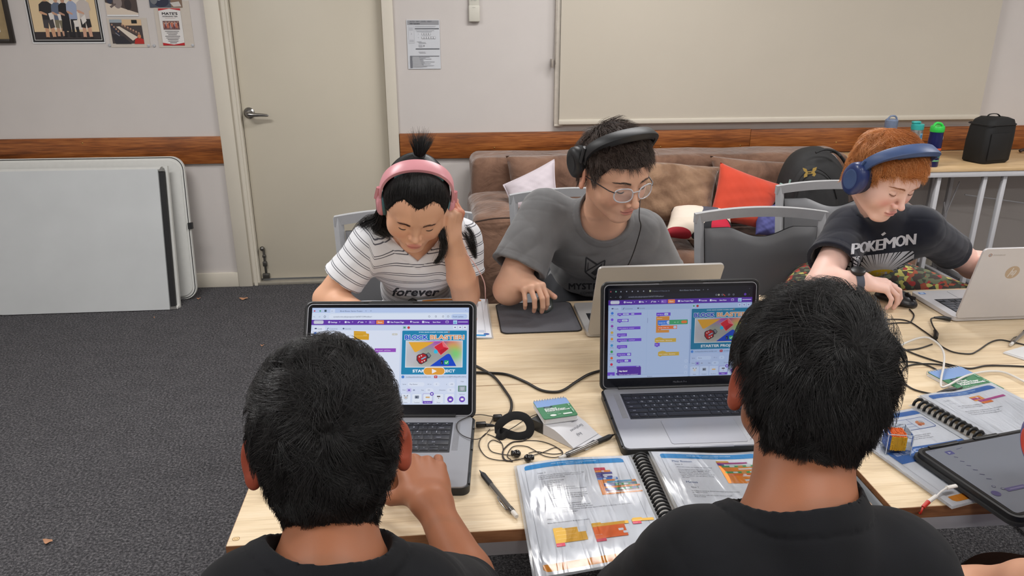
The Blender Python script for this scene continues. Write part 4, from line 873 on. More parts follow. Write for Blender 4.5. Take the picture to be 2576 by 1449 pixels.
    for bo in (1.2,): d.text('STARTER PROJECT', (x0+x1)/2, y1-16, 28, s((232, 240, 250)), w=312, bold=bo, al='c')
    if not dark: d.rr(844, 452, 1006, 512, 29, (236, 236, 244)).rr(848, 456, 1002, 508, 25, (226, 160, 58)).poly([(908, 464), (910, 500), (942, 484), (940, 478)], (244, 240, 244))
    d.ell(x0+14, y1+18, 11, 11, (70, 130, 210)).text('modsquadacademy.weebly.com', x0+36, y1+23, 14, ink, w=184).rr(x0+244, y1+8, x0+268, y1+28, 4, s((196, 60, 76))).poly([(x0+253, y1+13), (x0+253, y1+23), (x0+261, y1+18)], wh).text('youtube.com/@ModSquadAcademy', x0+276, y1+22, 14, ink, w=205)
    # sprite panel
    d.rr(x0, 540, 1078, 728, 6, (214, 224, 247) if not dark else (170, 190, 228)).rr(1094, 540, 1172, 728, 6, (214, 224, 247) if not dark else (170, 190, 228))
    fld = (224, 232, 250) if not dark else (182, 202, 236)
    d.text('Sprite', x0+14, 582, 11, ink); d.rr(x0+52, 564, x0+174, 594, 14, fld).text('Play Button' if not dark else 'Menus', x0+66, 583, 12.5, ink).text('↔  x', x0+196, 582, 12, ink).rr(x0+240, 564, x0+286, 594, 14, fld).text('0', x0+260, 583, 12, ink).text('y', x0+334, 582, 12, ink).rr(x0+350, 564, x0+398, 594, 14, fld).text('-100', x0+362, 583, 12, ink)
    d.text('Show', x0+14, 624, 11, ink).rr(x0+44, 608, x0+80, 638, 6, (196, 196, 240) if not dark else (150, 160, 214)).ell(x0+62, 622, 8, 6, (110, 76, 190)).ell(x0+98, 622, 8, 6, (150, 160, 190)).text('Size', x0+152, 626, 12, ink).rr(x0+182, 608, x0+240, 638, 14, fld).text('100', x0+200, 626, 12, ink).text('Direction', x0+284, 626, 12, ink).rr(x0+340, 608, x0+398, 638, 14, fld).text('90', x0+360, 626, 12, ink)
    names = ('Robot', 'Thumbnail', 'Play Button', 'Menus', 'Button')
    for i, s_ in enumerate(names):
        x = x0+4+i*80; act = (i == 2) if not dark else (i == 3)
        d.rr(x, 648, x+72, 722, 6, (110, 76, 190) if act else (190, 206, 240)).rr(x+2, 650, x+70, 702 if act else 720, 5, wh).text(s_, x+36, 716, 10, (235, 235, 250) if act else ink, al='c')
        if i == 0: d.ell(x+36, 676, 16, 15, (200, 206, 214)).poly([(x+22, 668), (x+20, 656), (x+30, 662)], (110, 110, 120)).poly([(x+50, 668), (x+52, 656), (x+42, 662)], (110, 110, 120)).ell(x+36, 676, 4, 3, (226, 150, 90))
        if i == 1: d.rr(x+22, 662, x+52, 684, 3, (120, 130, 150)).ell(x+34, 674, 6, 6, (60, 70, 90))
        if i == 2: d.rr(x+20, 670, x+52, 680, 5, (214, 170, 110))
        if i == 3: d.rect(x+24, 664, x+48, 674, (90, 84, 90)).ell(x+36, 682, 4, 3, (150, 120, 110))
        if act: d.ell(x+66, 650, 14, 14, (110, 76, 190)).rect(x+61, 644, x+71, 656, wh)
    d.ell(x0+366, 690, 23, 23, (110, 70, 190)).rr(x0+356, 686, x0+376, 700, 5, (240, 240, 250)).ell(1134, 690, 22, 22, (110, 70, 190)).rr(1124, 682, 1145, 698, 4, (240, 240, 250))
    d.text('Stage', 1134, 562, 11, ink, al='c').rr(1104, 590, 1164, 634, 3, (70, 130, 100)).rr(1110, 594, 1158, 630, 3, (150, 160, 168)).poly([(1120, 600), (1150, 600), (1146, 622), (1134, 628), (1122, 622)], (180, 190, 200)).text('Backdrops', 1134, 656, 9, ink, al='c')
def put_screen(t, LF, W, L, dark, m, mar=(.010, .009, .024)):
    sw = W-2*mar[0]; sh = L-mar[1]-mar[2]; kx, ky = sw/1178, sh/728
    d = Deco(lambda u, v, h=0: Vector(LF(-sw/2+u*kx, L-mar[1]-v*ky, .0003+h)), dh=3e-6)
    scratch(d, dark); return d.build('screen', m, t, False)
rz1 = radians(-5); hr = PZ(1195, 1048, TZ+.018); W1 = .372
h1 = hr-Vector((cos(rz1)*W1/2, sin(rz1)*W1/2, 0))
lap1, LF1 = laptop('laptop', 'grey laptop in black case with bright white screen before the left foreground boy', h1.x, h1.y, rz1, W1-.01, .256, .243, 33, M_gray, True, M_key, kbw=.278)
put_screen(lap1, LF1, W1-.01, .243, False, SCREEN)
rz2 = radians(-1.5); hl = PZ(1511, 980, TZ+.018); W2 = .356
h2 = hl+Vector((cos(rz2)*W2/2, sin(rz2)*W2/2, 0))
lap2, LF2 = laptop('laptop', 'grey laptop in black case with dark topped screen before the right foreground boy', h2.x, h2.y, rz2, W2-.01, .252, .240, 9, M_gray, True, M_key, kbw=.272, touchbar=True)
put_screen(lap2, LF2, W2-.01, .240, True, SCREEN2)
d = Deco(lambda u, v, h=0: Vector(LF2(u, v, .0003+h)), dh=2e-5); d.add([(-.012+(a)*.0058, .010+b*.0058) for a, b in text_geo('MacBook Pro')[0]], text_geo('MacBook Pro')[1], (96, 98, 106)); d.build('model_name', M_legend, lap2, False)
# silver laptop, user on the far side
def flip(cornerL, W): return cornerL+Vector((W/2, 0, 0))
c = PZ(1478, 852, TZ); hs = flip(c, .318)
lap3, LF3 = laptop('laptop', 'plain silver laptop of the boy in glasses, seen from its back', hs.x, hs.y+.004, pi, .318, .226, .245, 25, M_slv, False, M_key, th=.014, kbw=.27, kb_y=-.03, pad=(.12, .07))
B().box(-.155, -.055, -.026, -.006, .0142, .0148, .0003).build('touch_strip', M_glass, lap3, False)
B().box(-.12, .12, .001, .006, .001, .010, .002).build('hinge_slot', M_black, lap3, False)
dv = Deco(lambda u, v, h=0: Vector(LF3(-.159+.008+u*.302, .012+v*.222, .0002+h))); dv.rect(0, 0, 1, 1, (150, 170, 200)); dv.build('screen', SCREEN2, lap3, False)
c = PZ(2400, 812, TZ); hc_ = flip(c, .326)
lap4, LF4 = laptop('laptop', 'white silver laptop of the red haired boy, round emblem on its lid', hc_.x, hc_.y+.004, pi, .326, .212, .225, 14, M_chr, False, M_keyg, th=.015, kbw=.265, kb_y=-.03, pad=(.11, .06), legends=False)
dv = Deco(lambda u, v, h=0: Vector(LF4(-.163+.008+u*.31, .012+v*.2, .0002+h))); dv.rect(0, 0, 1, 1, (150, 170, 200)); dv.build('screen', SCREEN2, lap4, False)
# emblem and word on the lid back : u right as seen from behind, mm from the lid's left top corner
bk4 = lambda u, v, h=0: Vector(LF4(.163-u/1000, .225-v/1000, -.0072-h))
d = Deco(bk4); tan = (172, 152, 130)
d.ell(23, 19, 5, 5, (150, 110, 90)).ell(23, 19, 3.2, 3.2, (190, 186, 180)).ell(23, 19, 2, 2, (120, 130, 150)).text('chromebook', 30, 21.5, 8, (176, 172, 168), w=36); d.build('word_mark', PRINTG, lap4, False); d = Deco(bk4)
cx_, cy_ = 108, 76
d.ell(cx_, cy_, 20, 20, tan, 36).line([(cx_-9, cy_+14), (cx_-1, cy_-14)], 2.6, (200, 196, 192)).line([(cx_-5, cy_+4), (cx_-3, cy_-4), (cx_+1, cy_-4), (cx_-2, cy_+8)], 2.2, (200, 196, 192)).line([(cx_+4, cy_+14), (cx_+10, cy_-5), (cx_+5, cy_-5), (cx_+1, cy_+9)], 2.2, (200, 196, 192)).line([(cx_+10, cy_-5), (cx_+8, cy_+6), (cx_+3, cy_+6)], 2.2, (200, 196, 192))
d.build('emblem', PRINTG, lap4, False)
d = Deco(lambda u, v, h=0: Vector((u, v, .0152+h))); d.poly([(.150, -.198), (.130, -.198), (.130, -.184), (.150, -.184)], (60, 110, 180)).poly([(.146, -.195), (.134, -.195), (.134, -.187), (.146, -.187)], (190, 210, 230)); d.build('chip_sticker', PRINT, lap4, False)
# ============================================================ WORKBOOKS
M_page = mat('workbook_paper', (222, 226, 234), .5, var=.008, vs=12)
M_slv2 = mat('clear_plastic_sleeve', (190, 194, 198), .12, var=.01, coat=.5, alpha=.55)
def film():
    n = NT('glossy_page_film'); p = n.pos((50, 8, 30)); a = n.n('ShaderNodeTexNoise', {'Vector': p, 'Scale': 1.0, 'Detail': 2.0, 'Distortion': .6}); p2 = n.pos((9, 6, 9)); c = n.n('ShaderNodeTexNoise', {'Vector': p2, 'Scale': 1.0, 'Detail': 1.0})
    mx = n.n('ShaderNodeMath', {0: a.outputs['Fac'], 1: c.outputs['Fac']}, operation='MULTIPLY'); bp = n.n('ShaderNodeBump', {'Height': mx.outputs[0], 'Strength': .42, 'Distance': .012})
    g = n.n('ShaderNodeBsdfGlossy', {'Roughness': .13, 'Normal': bp.outputs[0]}); tr = n.n('ShaderNodeBsdfTransparent'); fr = n.n('ShaderNodeFresnel', {'IOR': 1.38, 'Normal': bp.outputs[0]})
    ms = n.n('ShaderNodeMixShader', {0: fr.outputs[0], 1: tr.outputs[0], 2: g.outputs[0]}); n.l(ms.outputs[0], n.t.nodes['Material Output'].inputs['Surface']); n.t.nodes.remove(n.b); return n.m
M_film = film()
def page_base(t, F, W, H, name, ncol=14, sleeve=True, thick=.002, extra=5):
    """F(u mm, v mm, h m). Paper stack with its clear sleeve margin"""
    b = B()
    for h0, h1_ in ((0, thick),):
        b.surf(lambda a, c: F(a*W, c*H, h1_), ncol, ncol); b.surf(lambda a, c: F(a*W, c*H, h0), ncol, ncol)
        for a0, c0, a1, c1 in ((0, 0, 1, 0), (1, 0, 1, 1), (1, 1, 0, 1), (0, 1, 0, 0)): b.surf(lambda s_, k: F((a0+(a1-a0)*s_)*W, (c0+(c1-c0)*s_)*H, h0+(h1_-h0)*k), ncol, 1)
    bmesh.ops.remove_doubles(b.bm, verts=b.bm.verts[:], dist=1e-6)
    pg = b.build(name, M_page, t)
    if sleeve:
        e = extra; b = B()
        outer = [(-e, -e*.6), (W+e, -e*.6), (W+e, H+e), (-e, H+e)]; inner = [(0, 0), (W, 0), (W, H), (0, H)]
        for i in range(4):
            o0, o1, i0, i1 = outer[i], outer[(i+1) % 4], inner[i], inner[(i+1) % 4]
            b.surf(lambda s_, k: F(*(Vector(o0).lerp(Vector(o1), s_).lerp(Vector(i0).lerp(Vector(i1), s_), k)), thick*.5), ncol, 1)
        b.build('clear_sleeve', M_slv2, t)
    return pg
BLUE = (24, 140, 204); INK = (84, 88, 100); ORF = (226, 150, 44)
def page_head(d, W=210, H=297, sub='MODSTUDENTS 8', blue=BLUE, foot='Page 4 of 7'):
    d.cell = 9
    d.poly([(13, 23), (13, 13), (15, 9), (19, 7.5), (60, 7.5), (100, 7.5), (150, 7.5), (W-21, 7.5), (W-16, 9), (W-13, 14), (W-13, 23), (150, 23), (100, 23), (60, 23)][::-1], blue)
    d.text('MOD. SQUAD ACADEMY TUTORIAL DOCUMENT', W/2, 15, 4, (190, 222, 244), w=84, bold=.12, al='c').text(sub, W/2, 20, 3.4, (190, 222, 244), w=30, bold=.1, al='c')
    for x in (13, W-13): d.rect(x-.2, 23, x+.2, H-24, (130, 134, 142))
    d.poly([(13, H-22), (60, H-22), (110, H-22), (160, H-22), (W-13, H-22), (W-13, H-12), (W-17, H-7), (W-22, H-6), (110, H-6), (22, H-6), (17, H-7), (13, H-12)][::-1], ORF); d.text(foot, W/2, H-12, 4, (240, 206, 150), al='c')
def lines(d, x, y, L, st, sz=3.5, dy=4.4, c=INK):
    for i, s_ in enumerate(L): d.text(s_, x, y+i*dy, sz, c, w=None)
def pb(d, x, y, w, h, c, txt=None, pills=()):   # printed block, mm
    d.rr(x, y, x+w, y+h, .8, c)
    if txt: d.text(txt, x+1.2, y+h*.68, min(2.6, h*.5), (214, 210, 220))
    for px, pw, pc in pills: d.rr(x+px, y+h*.16, x+px+pw, y+h*.84, h*.33, pc)
WHT = (214, 218, 226); VI = (84, 80, 150); OR = (224, 140, 52); GR = (70, 156, 96); YE = (220, 172, 60); RD = (206, 66, 92)
def rings(t, a, b_, n, up=.011, r=.0016, wid=.0105, side=(1, 0, 0), z=0, name='binding_ring', m=None):
    a, b_ = Vector(a), Vector(b_); s = Vector(side)
    me = None
    for i in range(n):
        c = a.lerp(b_, i/(n-1)) if n > 1 else a
        if me is None:
            bb = B(); bb.tube([Vector(s)*(-cos(q)*wid)+Vector((0, 0, sin(q)*up)) for q in [pi*k/10*1.12-.12*pi/2 for k in range(11)]], r=r, n=6, flat=1.8)
            o = bb.build(name, m or M_black, t, False); me = o.data
        else: o = o.copy(); COL.objects.link(o)
        mw = wmat(t).inverted(); o.location = mw @ c
# --- front workbook
t = thing('workbook', 'open ring bound workbook with blue headed pages in clear sleeves at front centre', 'workbook', (.36, 1.12, TZ))
def pageL(u, v, h=0):     # u from the outer edge, v from the top
    s = u/210; z = TZ+.004+.004*s+.008*math.exp(-((s-1.04)/.10)**2)*0+.0022*sin(5.2*s+v*.012)+.0015*sin(v*.03)
    return Vector((.1255+u*.00105+.0006*v*.0, 1.268+.0075*sin(s*3)-v*.001042+.012*s, z+h))
page_base(t, pageL, 210, 297, 'left_page')
d = Deco(pageL, dh=1e-5, sub=12); d.h = .0023; page_head(d)
d.text('Step 2', 34, 42, 6, (140, 144, 152)); lines(d, 34, 50, ["We'll need to use this button a lot, so let's create a new", "block for the button animation. DON'T run without", "screen refresh! It's very popular."], 0, 3.7, 5.0)
lines(d, 42, 69, ['☐  Wait for 0.2 seconds', '☐  Go to the front.', '☐  Show!', '☐  Set size to 110%', '☐  Go to the bottom of the screen.', '☐  Then forever, we react to the mouse pointer.'], 0, 3.7, 5.1)
lines(d, 34, 107, ['Now here comes the clever bit! See that fancy bit of', "maths? That's how we can smoothly grow and shrink", 'the button. We used it before in the Other Bots,', 'remember?'], 0, 3.7, 5.2)
lines(d, 34, 133, ["How does this work? First, let's examine the", '(0.2)*(110-(size)) part. First, we are changing the size', 'by 0.2. We are multiplying that by (110)-(size), SO that', 'will make the size bigger. What happens though once size is 110? Well, (110-110) = 0, and 0.2*0 =', "0, so the button won't get any bigger."], 0, 3.7, 5.4)
d.text('Step 3', 34, 170, 6, (140, 144, 152)).text("Now, let's use this button! Build these scripts.", 34, 180, 3.8, INK)
x, y = 138, 38
pb(d, x, y, 20, 9, RD, 'define  Button'); pb(d, x, y+9, 28, 6, OR, 'wait', ((11, 6, WHT),)); pb(d, x, y+15, 30, 6, VI, 'go to front'); pb(d, x, y+21, 12, 6, VI, 'show'); pb(d, x, y+27, 28, 5.5, VI, 'set size to', ((13, 6, WHT),)); pb(d, x, y+32.5, 36, 6, (52, 120, 200), 'go to x', ((10, 6, WHT), (26, 8, WHT)))
d.poly([(x, y+38), (x, y+80), (x+70, y+80), (x+70, y+76), (x+8, y+76), (x+8, y+72), (x+66, y+72), (x+66, y+61), (x+8, y+61), (x+8, y+46), (x+30, y+46), (x+30, y+38)][::1], OR); pb(d, x+8, y+43, 58, 5, OR); pb(d, x+15, y+43, 44, 5, (70, 150, 190), 'touching mouse-pointer')
for yy in (50, 63): pb(d, x+8, y+yy, 58, 8, VI, 'change size by'); pb(d, x+28, y+yy+1, 37, 6, GR, None, ((3, 8, WHT), (15, 8, WHT), (26, 9, VI)))
pb(d, x+4, y+58, 66, 4, OR)
pb(d, 40, 196, 52, 36, YE, None); d.rr(40, 193, 56, 198, 2, YE)
for i in range(3): d.text('when I receive GameLoop', 44, 203+i*10, 3, (240, 214, 150))
pb(d, 80, 196, 14, 14, (214, 219, 228)); pb(d, 40, 232, 14, 8, RD, 'Button')
d.rr(104, 192, 120, 198, 2, YE); pb(d, 104, 195, 60, 8, YE, 'when flag clicked'); pb(d, 104, 203, 52, 32, (222, 110, 50), 'if touching'); pb(d, 144, 214, 8, 6, WHT); pb(d, 150, 222, 8, 6, WHT); pb(d, 104, 235, 16, 7, RD)
d.rr(172, 190, 188, 196, 2, YE); pb(d, 170, 193, 36, 7, YE, 'when I receive'); pb(d, 170, 200, 14, 7, RD, 'Button')
d.build('left_print', PRINT, t)
B().surf(lambda a, c: pageL(-4+218*a, -3+303*c, .0036+.0012*sin(a*9)*sin(c*7)), 60, 60).build('sleeve_film', M_film, t, sharp=180)
def pageR(u, v, h=0):
    s = u/210; z = TZ+.005+.004*(1-s)+.0025*sin(4.5*s+1)+.001*sin(v*.03); return Vector((.392+u*.00104-.0*v, 1.283-.006*sin(s*3)-v*.001042-.004*s, z+h))
page_base(t, pageR, 210, 297, 'right_page')
d = Deco(pageR, dh=1e-5, sub=12); d.h = .0023; page_head(d, foot='Page 5 of 7')
d.text('Play Button', 30, 36, 8, (84, 112, 160)).text('Step 4', 32, 46, 5.5, (140, 144, 152)); lines(d, 33, 54, ["Now let's make our button do something!"], 0, 3.8); lines(d, 33, 62, ["We've zapped either the scene, or the", 'boat here, at roughly 88888E. Why?', 'Because we will setup our number', 'counters later to have a maximum of six', 'digits. However, we can always change', 'this later.'], 0, 3.8, 5)
d.text('Menus', 36, 102, 8, (84, 112, 160)).text('Step 1', 40, 116, 5.5, (140, 144, 152)); lines(d, 38, 126, ['The Menus sprite is almost too easy! Just a few tweaks', 'to make it work!'], 0, 3.8); lines(d, 38, 138, ['Wait, is that a pin art clock? Yes it is. It will...', 'Tick it once!'], 0, 3.8)
x, y = 112, 30
d.rr(x, y, x+24, y+8, 2, YE); pb(d, x, y+5, 58, 5, (168, 62, 130)); pb(d, x, y+10, 12, 5, VI); d.poly([(x, y+15), (x, y+70), (x+80, y+70), (x+80, y+64), (x+34, y+64), (x+34, y+58), (x+80, y+58), (x+80, y+30), (x+80, y+15)], OR)
for yy, w_ in ((15, 76), (34, 74)): pb(d, x+6, y+yy, w_, 6, GR, None, ((14, 10, WHT), (30, 10, OR), (46, 10, WHT)))
for yy in (25, 46, 60): pb(d, x+34, y+yy, 46, 4, WHT)
pb(d, x+10, y+42, 40, 5, (222, 110, 50), 'change', ((26, 7, WHT),))
d.build('right_print', PRINT, t)
B().surf(lambda a, c: pageR(-4+218*a, -3+303*c, .0036+.0014*sin(a*8+1)*sin(c*6)), 60, 60).build('sleeve_film', M_film, t, sharp=180)
B().surf(lambda a, c: Vector((.345+.048*a, 1.29-.312*c, TZ+.003+.004*sin(pi*a))), 6, 12).build('binding_margin', M_slv2, t)
rings(t, (.368, 1.272, TZ+.006), (.366, .985, TZ+.006), 27, up=.012, wid=.0125)
# --- right workbook
def obj_frame(tl, rz): u = Vector((cos(rz), sin(rz), 0)); v = Vector((sin(rz), -cos(rz), 0)); return Vector(tl), u, v
o_, u_, v_ = obj_frame((.812, 1.372, TZ+.003), radians(12))
t = thing('workbook', 'open ring bound workbook under the tablet at right with blue banners', 'workbook', (1.05, 1.3, TZ))
FL = lambda u, v, h=0: o_+u_*u*.001035+v_*v*.00104+Vector((0, 0, h+.0018*sin(u*.028)+.001))
page_base(t, FL, 210, 297, 'left_page', thick=.003)
d = Deco(FL, dh=1e-5, sub=12); d.h = .0033; B2 = (70, 118, 188); page_head(d, blue=B2, foot='')
d.rr(24, 34, 190, 74, 5, (64, 96, 160)); d.rr(25.5, 35.5, 188.5, 72.5, 4, (210, 216, 228)); d.rect(25, 52, 150, 53.5, (64, 96, 160)).rect(25, 62, 150, 63, (64, 96, 160)).rect(148, 36, 149, 72, (64, 96, 160)).ell(166, 54, 9, 9, (210, 140, 100)).ell(172, 50, 5, 5, (190, 190, 196)).ell(160, 60, 4, 4, (180, 100, 70))
d.text('Introduction', 22, 84, 7, (140, 144, 152)); lines(d, 22, 94, ["Welcome to day four of our coding camp! Today we have a great game", 'ready for you to build, step by step, with blocks that blast and bots', 'that bounce. Follow the pages with care and ask when you are stuck.'], 0, 4.6, 6.2); lines(d, 22, 116, ['Open the starter project first.'], 0, 4.6)
d.rect(14, 128, 196, 170, B2).text('BLOCK', 24, 146, 16, (190, 206, 236), w=76, bold=.8).text('BLASTER', 108, 146, 16, (190, 206, 236), w=84, bold=.8).text('starter project', 60, 162, 8, (190, 206, 236)); d.rect(60, 180, 150, 240, (200, 206, 218))
d.build('left_print', PRINT, t)
B().surf(lambda a, c: FL(-4+218*a, -3+303*c, .0048), 40, 40).build('sleeve_film', M_film, t, sharp=180)
o2 = PZ(2313, 1001, TZ+.012); FR_ = lambda u, v, h=0: o2+u_*u*.00097+v_*v*.00104+Vector((0, 0, h-.001+.0022*sin(u*.035+.8)))
page_base(t, FR_, 210, 297, 'right_page', thick=.006)
d = Deco(FR_, dh=1e-5, sub=12); d.h = .0063; page_head(d, blue=B2, foot='')
d.text('Step 1', 30, 40, 7, (170, 174, 182)).text('Backdrop', 30, 52, 5, (190, 192, 200)); d.rr(104, 34, 134, 52, 2, (226, 160, 84)); pb(d, 104, 40, 22, 7, (168, 70, 130)); pb(d, 112, 50, 74, 7, (184, 84, 150)); pb(d, 112, 58, 30, 7, (226, 130, 70)); d.ell(122, 40, 3, 3, WHT)
lines(d, 40, 66, ['We want to set the stage first so that', 'our robot has a place to stand!'], 0, 5, 7); lines(d, 36, 88, ['Now, drag out the scripts shown here and click the', 'flag to see them all light up. Does it go well?', 'If it does not, look back at the page before.'], 0, 5, 7)
d.build('right_print', PRINT, t)
B().surf(lambda a, c: FR_(-4+218*a, -3+303*c, .0078), 40, 40).build('sleeve_film', M_film, t, sharp=180)
B().surf(lambda a, c: FR_(212+12*a, 6+290*c, -.001), 2, 8).build('under_sheet', M_page, t)
ra = PZ(2310, 1016, TZ+.012); rb_ = PZ(2462, 1098, TZ+.012); rings(t, ra, rb_, 12, up=.011, r=.0022, wid=.0125, side=u_)
B().surf(lambda a, c: ra+u_*(-.02+.035*a)+v_*(-.008+.30*c)+Vector((0, 0, -.004)), 2, 6).build('binding_margin', M_slv2, t)
# --- girl's workbook, top towards the camera side
t = thing('workbook', 'open ring bound workbook in front of the girl, mostly behind the left laptop', 'workbook', (-.08, 2.0, TZ))
gz = TZ+.022
FG = lambda x0: (lambda u, v, h=0: Vector((x0+u*.001, 1.892+v*.00105, TZ+.003+.022*(max(0, v)/297)**2+.004*sin(u*.02)+h)))
for nm_, x0 in (('left_page', -.315), ('right_page', -.085)):
    F = FG(x0); page_base(t, F, 205, 240, nm_, thick=.004)
    d = Deco(F, dh=1e-5, sub=12); d.h = .0043; d.cell = 9
    d.rr(16, 225, 190, 236, 4, (196, 124, 50)).rect(16, 30, 16.5, 225, INK).rect(190, 30, 190.5, 225, INK).rr(16, 6, 190, 16, 4, BLUE)
    for i in range(9): d.rect(30, 60+i*9, 150-(i*37) % 50, 61+i*9, INK)
    d.ell(192, 20, 8, 6, (60, 96, 170)).rect(170, 30, 188, 44, (190, 200, 220)); d.build('page_print', PRINT, t)
rings(t, (-.097, 2.135, gz-.004), (-.097, 1.92, TZ+.006), 16, up=.012, wid=.012)
# ============================================================ MOUSE MAT, MICE
qs = [PZ(1229, 771, TZ+.002), PZ(1408, 757, TZ+.002), PZ(1467, 828, TZ+.002), PZ(1272, 843, TZ+.002)]
t = thing('mouse_mat', 'dark grey cloth mouse mat beside the silver laptop', 'mouse mat', (sum((q.x for q in qs))/4, 2.03, TZ))
mx0, mx1, my0, my1 = qs[3].x-.01, (qs[1].x+qs[2].x)/2+.012, 1.918, 2.140
B().prism(rrect(mx1-mx0, my1-my0, .018, 6, (mx0+mx1)/2, (my0+my1)/2), TZ+.0004, TZ+.0030).build('cloth_top', mat('mat_cloth', (92, 92, 98), .8, var=.04, vs=200, bump=.2, bs=2500), t)
B().tube([(x, y, TZ+.0022) for x, y in rrect(mx1-mx0, my1-my0, .018, 6, (mx0+mx1)/2, (my0+my1)/2)], r=.0018, n=6, closed=True).build('stitched_edge', M_rubber, t)
d = Deco(sheetF((mx0+.014, my1-.008, TZ+.0031), (1, 0, 0), (0, -1, 0), (0, 0, 1), .001)); d.text('aftermath', 0, 6, 5, (170, 170, 176)) if False else d.ell(3, 4, 3, 3, (160, 160, 168)).ell(3, 4, 2, 2, (92, 92, 98)).line([(7, 5), (22, 5)], 1.6, (160, 160, 168)); d.build('corner_logo', PRINT, t)
def mouse(lab, c, rz, L, W, H, m, wheel, side=None):
    t = thing('computer_mouse', lab, 'computer mouse', (c.x, c.y, c.z), rz)
    b = B(); rings_ = []
    for k in range(13):
        s = k/12; y = -L/2+L*s; w = W/2*max(.12, (1-abs(2*s-1)**3.2))**.5*(1-.10*math.exp(-((s-.55)/.2)**2)); h = H*max(.18, sin(pi*(.12+.8*s)))**.75*(1.0 if s > .25 else .94)
        rings_.append([(w*cos(q)*(1 if sin(q) > 0 else .96), y, max(.0012, h*(.30+.70*sin(q) if sin(q) > 0 else .30+.28*sin(q)))) for q in [2*pi*i/20 for i in range(20)]])
    b.loft(rings_); b.build('mouse_shell', m, t, False, sharp=60)
    # local -y is the front (buttons)
    f = B(); f.box(-.0006, .0006, -L/2+.003, -L*.08, H*.60, H*.86, 0); f.build('button_seam', M_rubber, t, False)
    B(M=Matrix.Translation((0, -L*.27, H*.80)) @ Matrix.Rotation(pi/2, 4, 'Y')).cyl((0, 0, -.0032), (0, 0, .0032), .0085, n=18).build('scroll_wheel', wheel, t, False)
    return t
M_mg = mat('dark_green_grey_plastic', (62, 68, 64), .35, coat=.2); M_mk = mat('black_mouse_plastic', (24, 24, 26), .38, coat=.1)
mc1 = PZ(1368, 772, TZ+.004); mc1.z = TZ+.0032; mouse('small dark grey green mouse under the hand of the boy in glasses', mc1, radians(-8), .100, .060, .032, M_mg, mat('red_wheel', (150, 50, 50), .5))
mc2 = PZ(2252, 757, TZ+.004); mc2.z = TZ+.0006; mouse('large black mouse under the hand of the red haired boy', mc2, radians(28), .125, .068, .040, M_mk, M_black)
# ============================================================ CABLES
def cable(lab, pts, r, m, n=7, name='cable', cat='cable', z=None, plug=None):
    P = [PZ(p[0], p[1], TZ+r+.0006+(p[2] if len(p) > 2 else 0)) for p in pts]
    return tag(B().tube(cr(P, n), r=r, n=8).build(name, m, None, sharp=70), lab, cat)
M_cab = mat('black_cable', (26, 24, 23), .45, var=.02); M_cabw = mat('white_cable', (214, 211, 206), .4, var=.02); M_thin = mat('thin_brown_black_cable', (38, 28, 24), .5, var=.02)
cable('thick black power cable drooping between the two dark laptops', [(1196, 937), (1230, 938), (1275, 942), (1320, 960), (1360, 981), (1395, 986), (1420, 980), (1450, 960), (1480, 942), (1508, 933)], .0032, M_cab)
cable('black cable curving down from the left laptop to its strap', [(1196, 920), (1215, 930), (1245, 950), (1272, 985), (1286, 1010), (1284, 1035), (1266, 1055), (1256, 1062)], .0032, M_cab)
# velcro strap loop
t = thing('cable_tie', 'black fabric strap looped upright beside the left laptop', 'cable tie', PZ(1290, 1090, TZ))
P = [PZ(1252, 1080, TZ+.012), PZ(1262, 1062, TZ+.030), PZ(1290, 1046, TZ+.040), PZ(1320, 1050, TZ+.036), PZ(1334, 1072, TZ+.020), PZ(1328, 1092, TZ+.008), PZ(1300, 1098, TZ+.006), PZ(1268, 1088, TZ+.008)]
B().tube(cr(P, 6, closed=True), r=.009, n=8, flat=.13, closed=True, up=(1, 1, 0)).build('loop', mat('black_strap_fabric', (22, 22, 24), .9, bump=.5, bs=2500), t, sharp=60)
P = [PZ(1255, 1078, TZ+.012), PZ(1252, 1096, TZ+.006), PZ(1262, 1102, TZ+.004), PZ(1275, 1092, TZ+.006)]
B().tube(cr(P, 6), r=.009, n=8, flat=.16, up=(1, 1, 0)).build('strap_tail', MATS['black_strap_fabric'], t, sharp=60)
t = tag(B().box(*(lambda p: (p.x-.010, p.x+.010, p.y-.007, p.y+.007, TZ+.001, TZ+.013))(PZ(1252, 1058, TZ)), .003, 3).build('cable_clasp', M_black), 'small black clasp where the strap grips the cable', 'clasp')
# usb plug
t = thing('usb_plug', 'black plug in the right side of the left laptop with thin cable', 'plug', PZ(1215, 1070, TZ))
a = PZ(1197, 1068, TZ+.009); c = PZ(1223, 1070, TZ+.009); b = B(); b.box(a.x, c.x, a.y-.0055, a.y+.0055, TZ+.0035, TZ+.0135, .002); b.build('plug_body', M_black, t)
B().tube([c, c+Vector((.012, 0, -.001)), c+Vector((.018, .002, -.003))], rr=[.0042, .0032, .002], n=10).build('strain_relief', M_black, t)
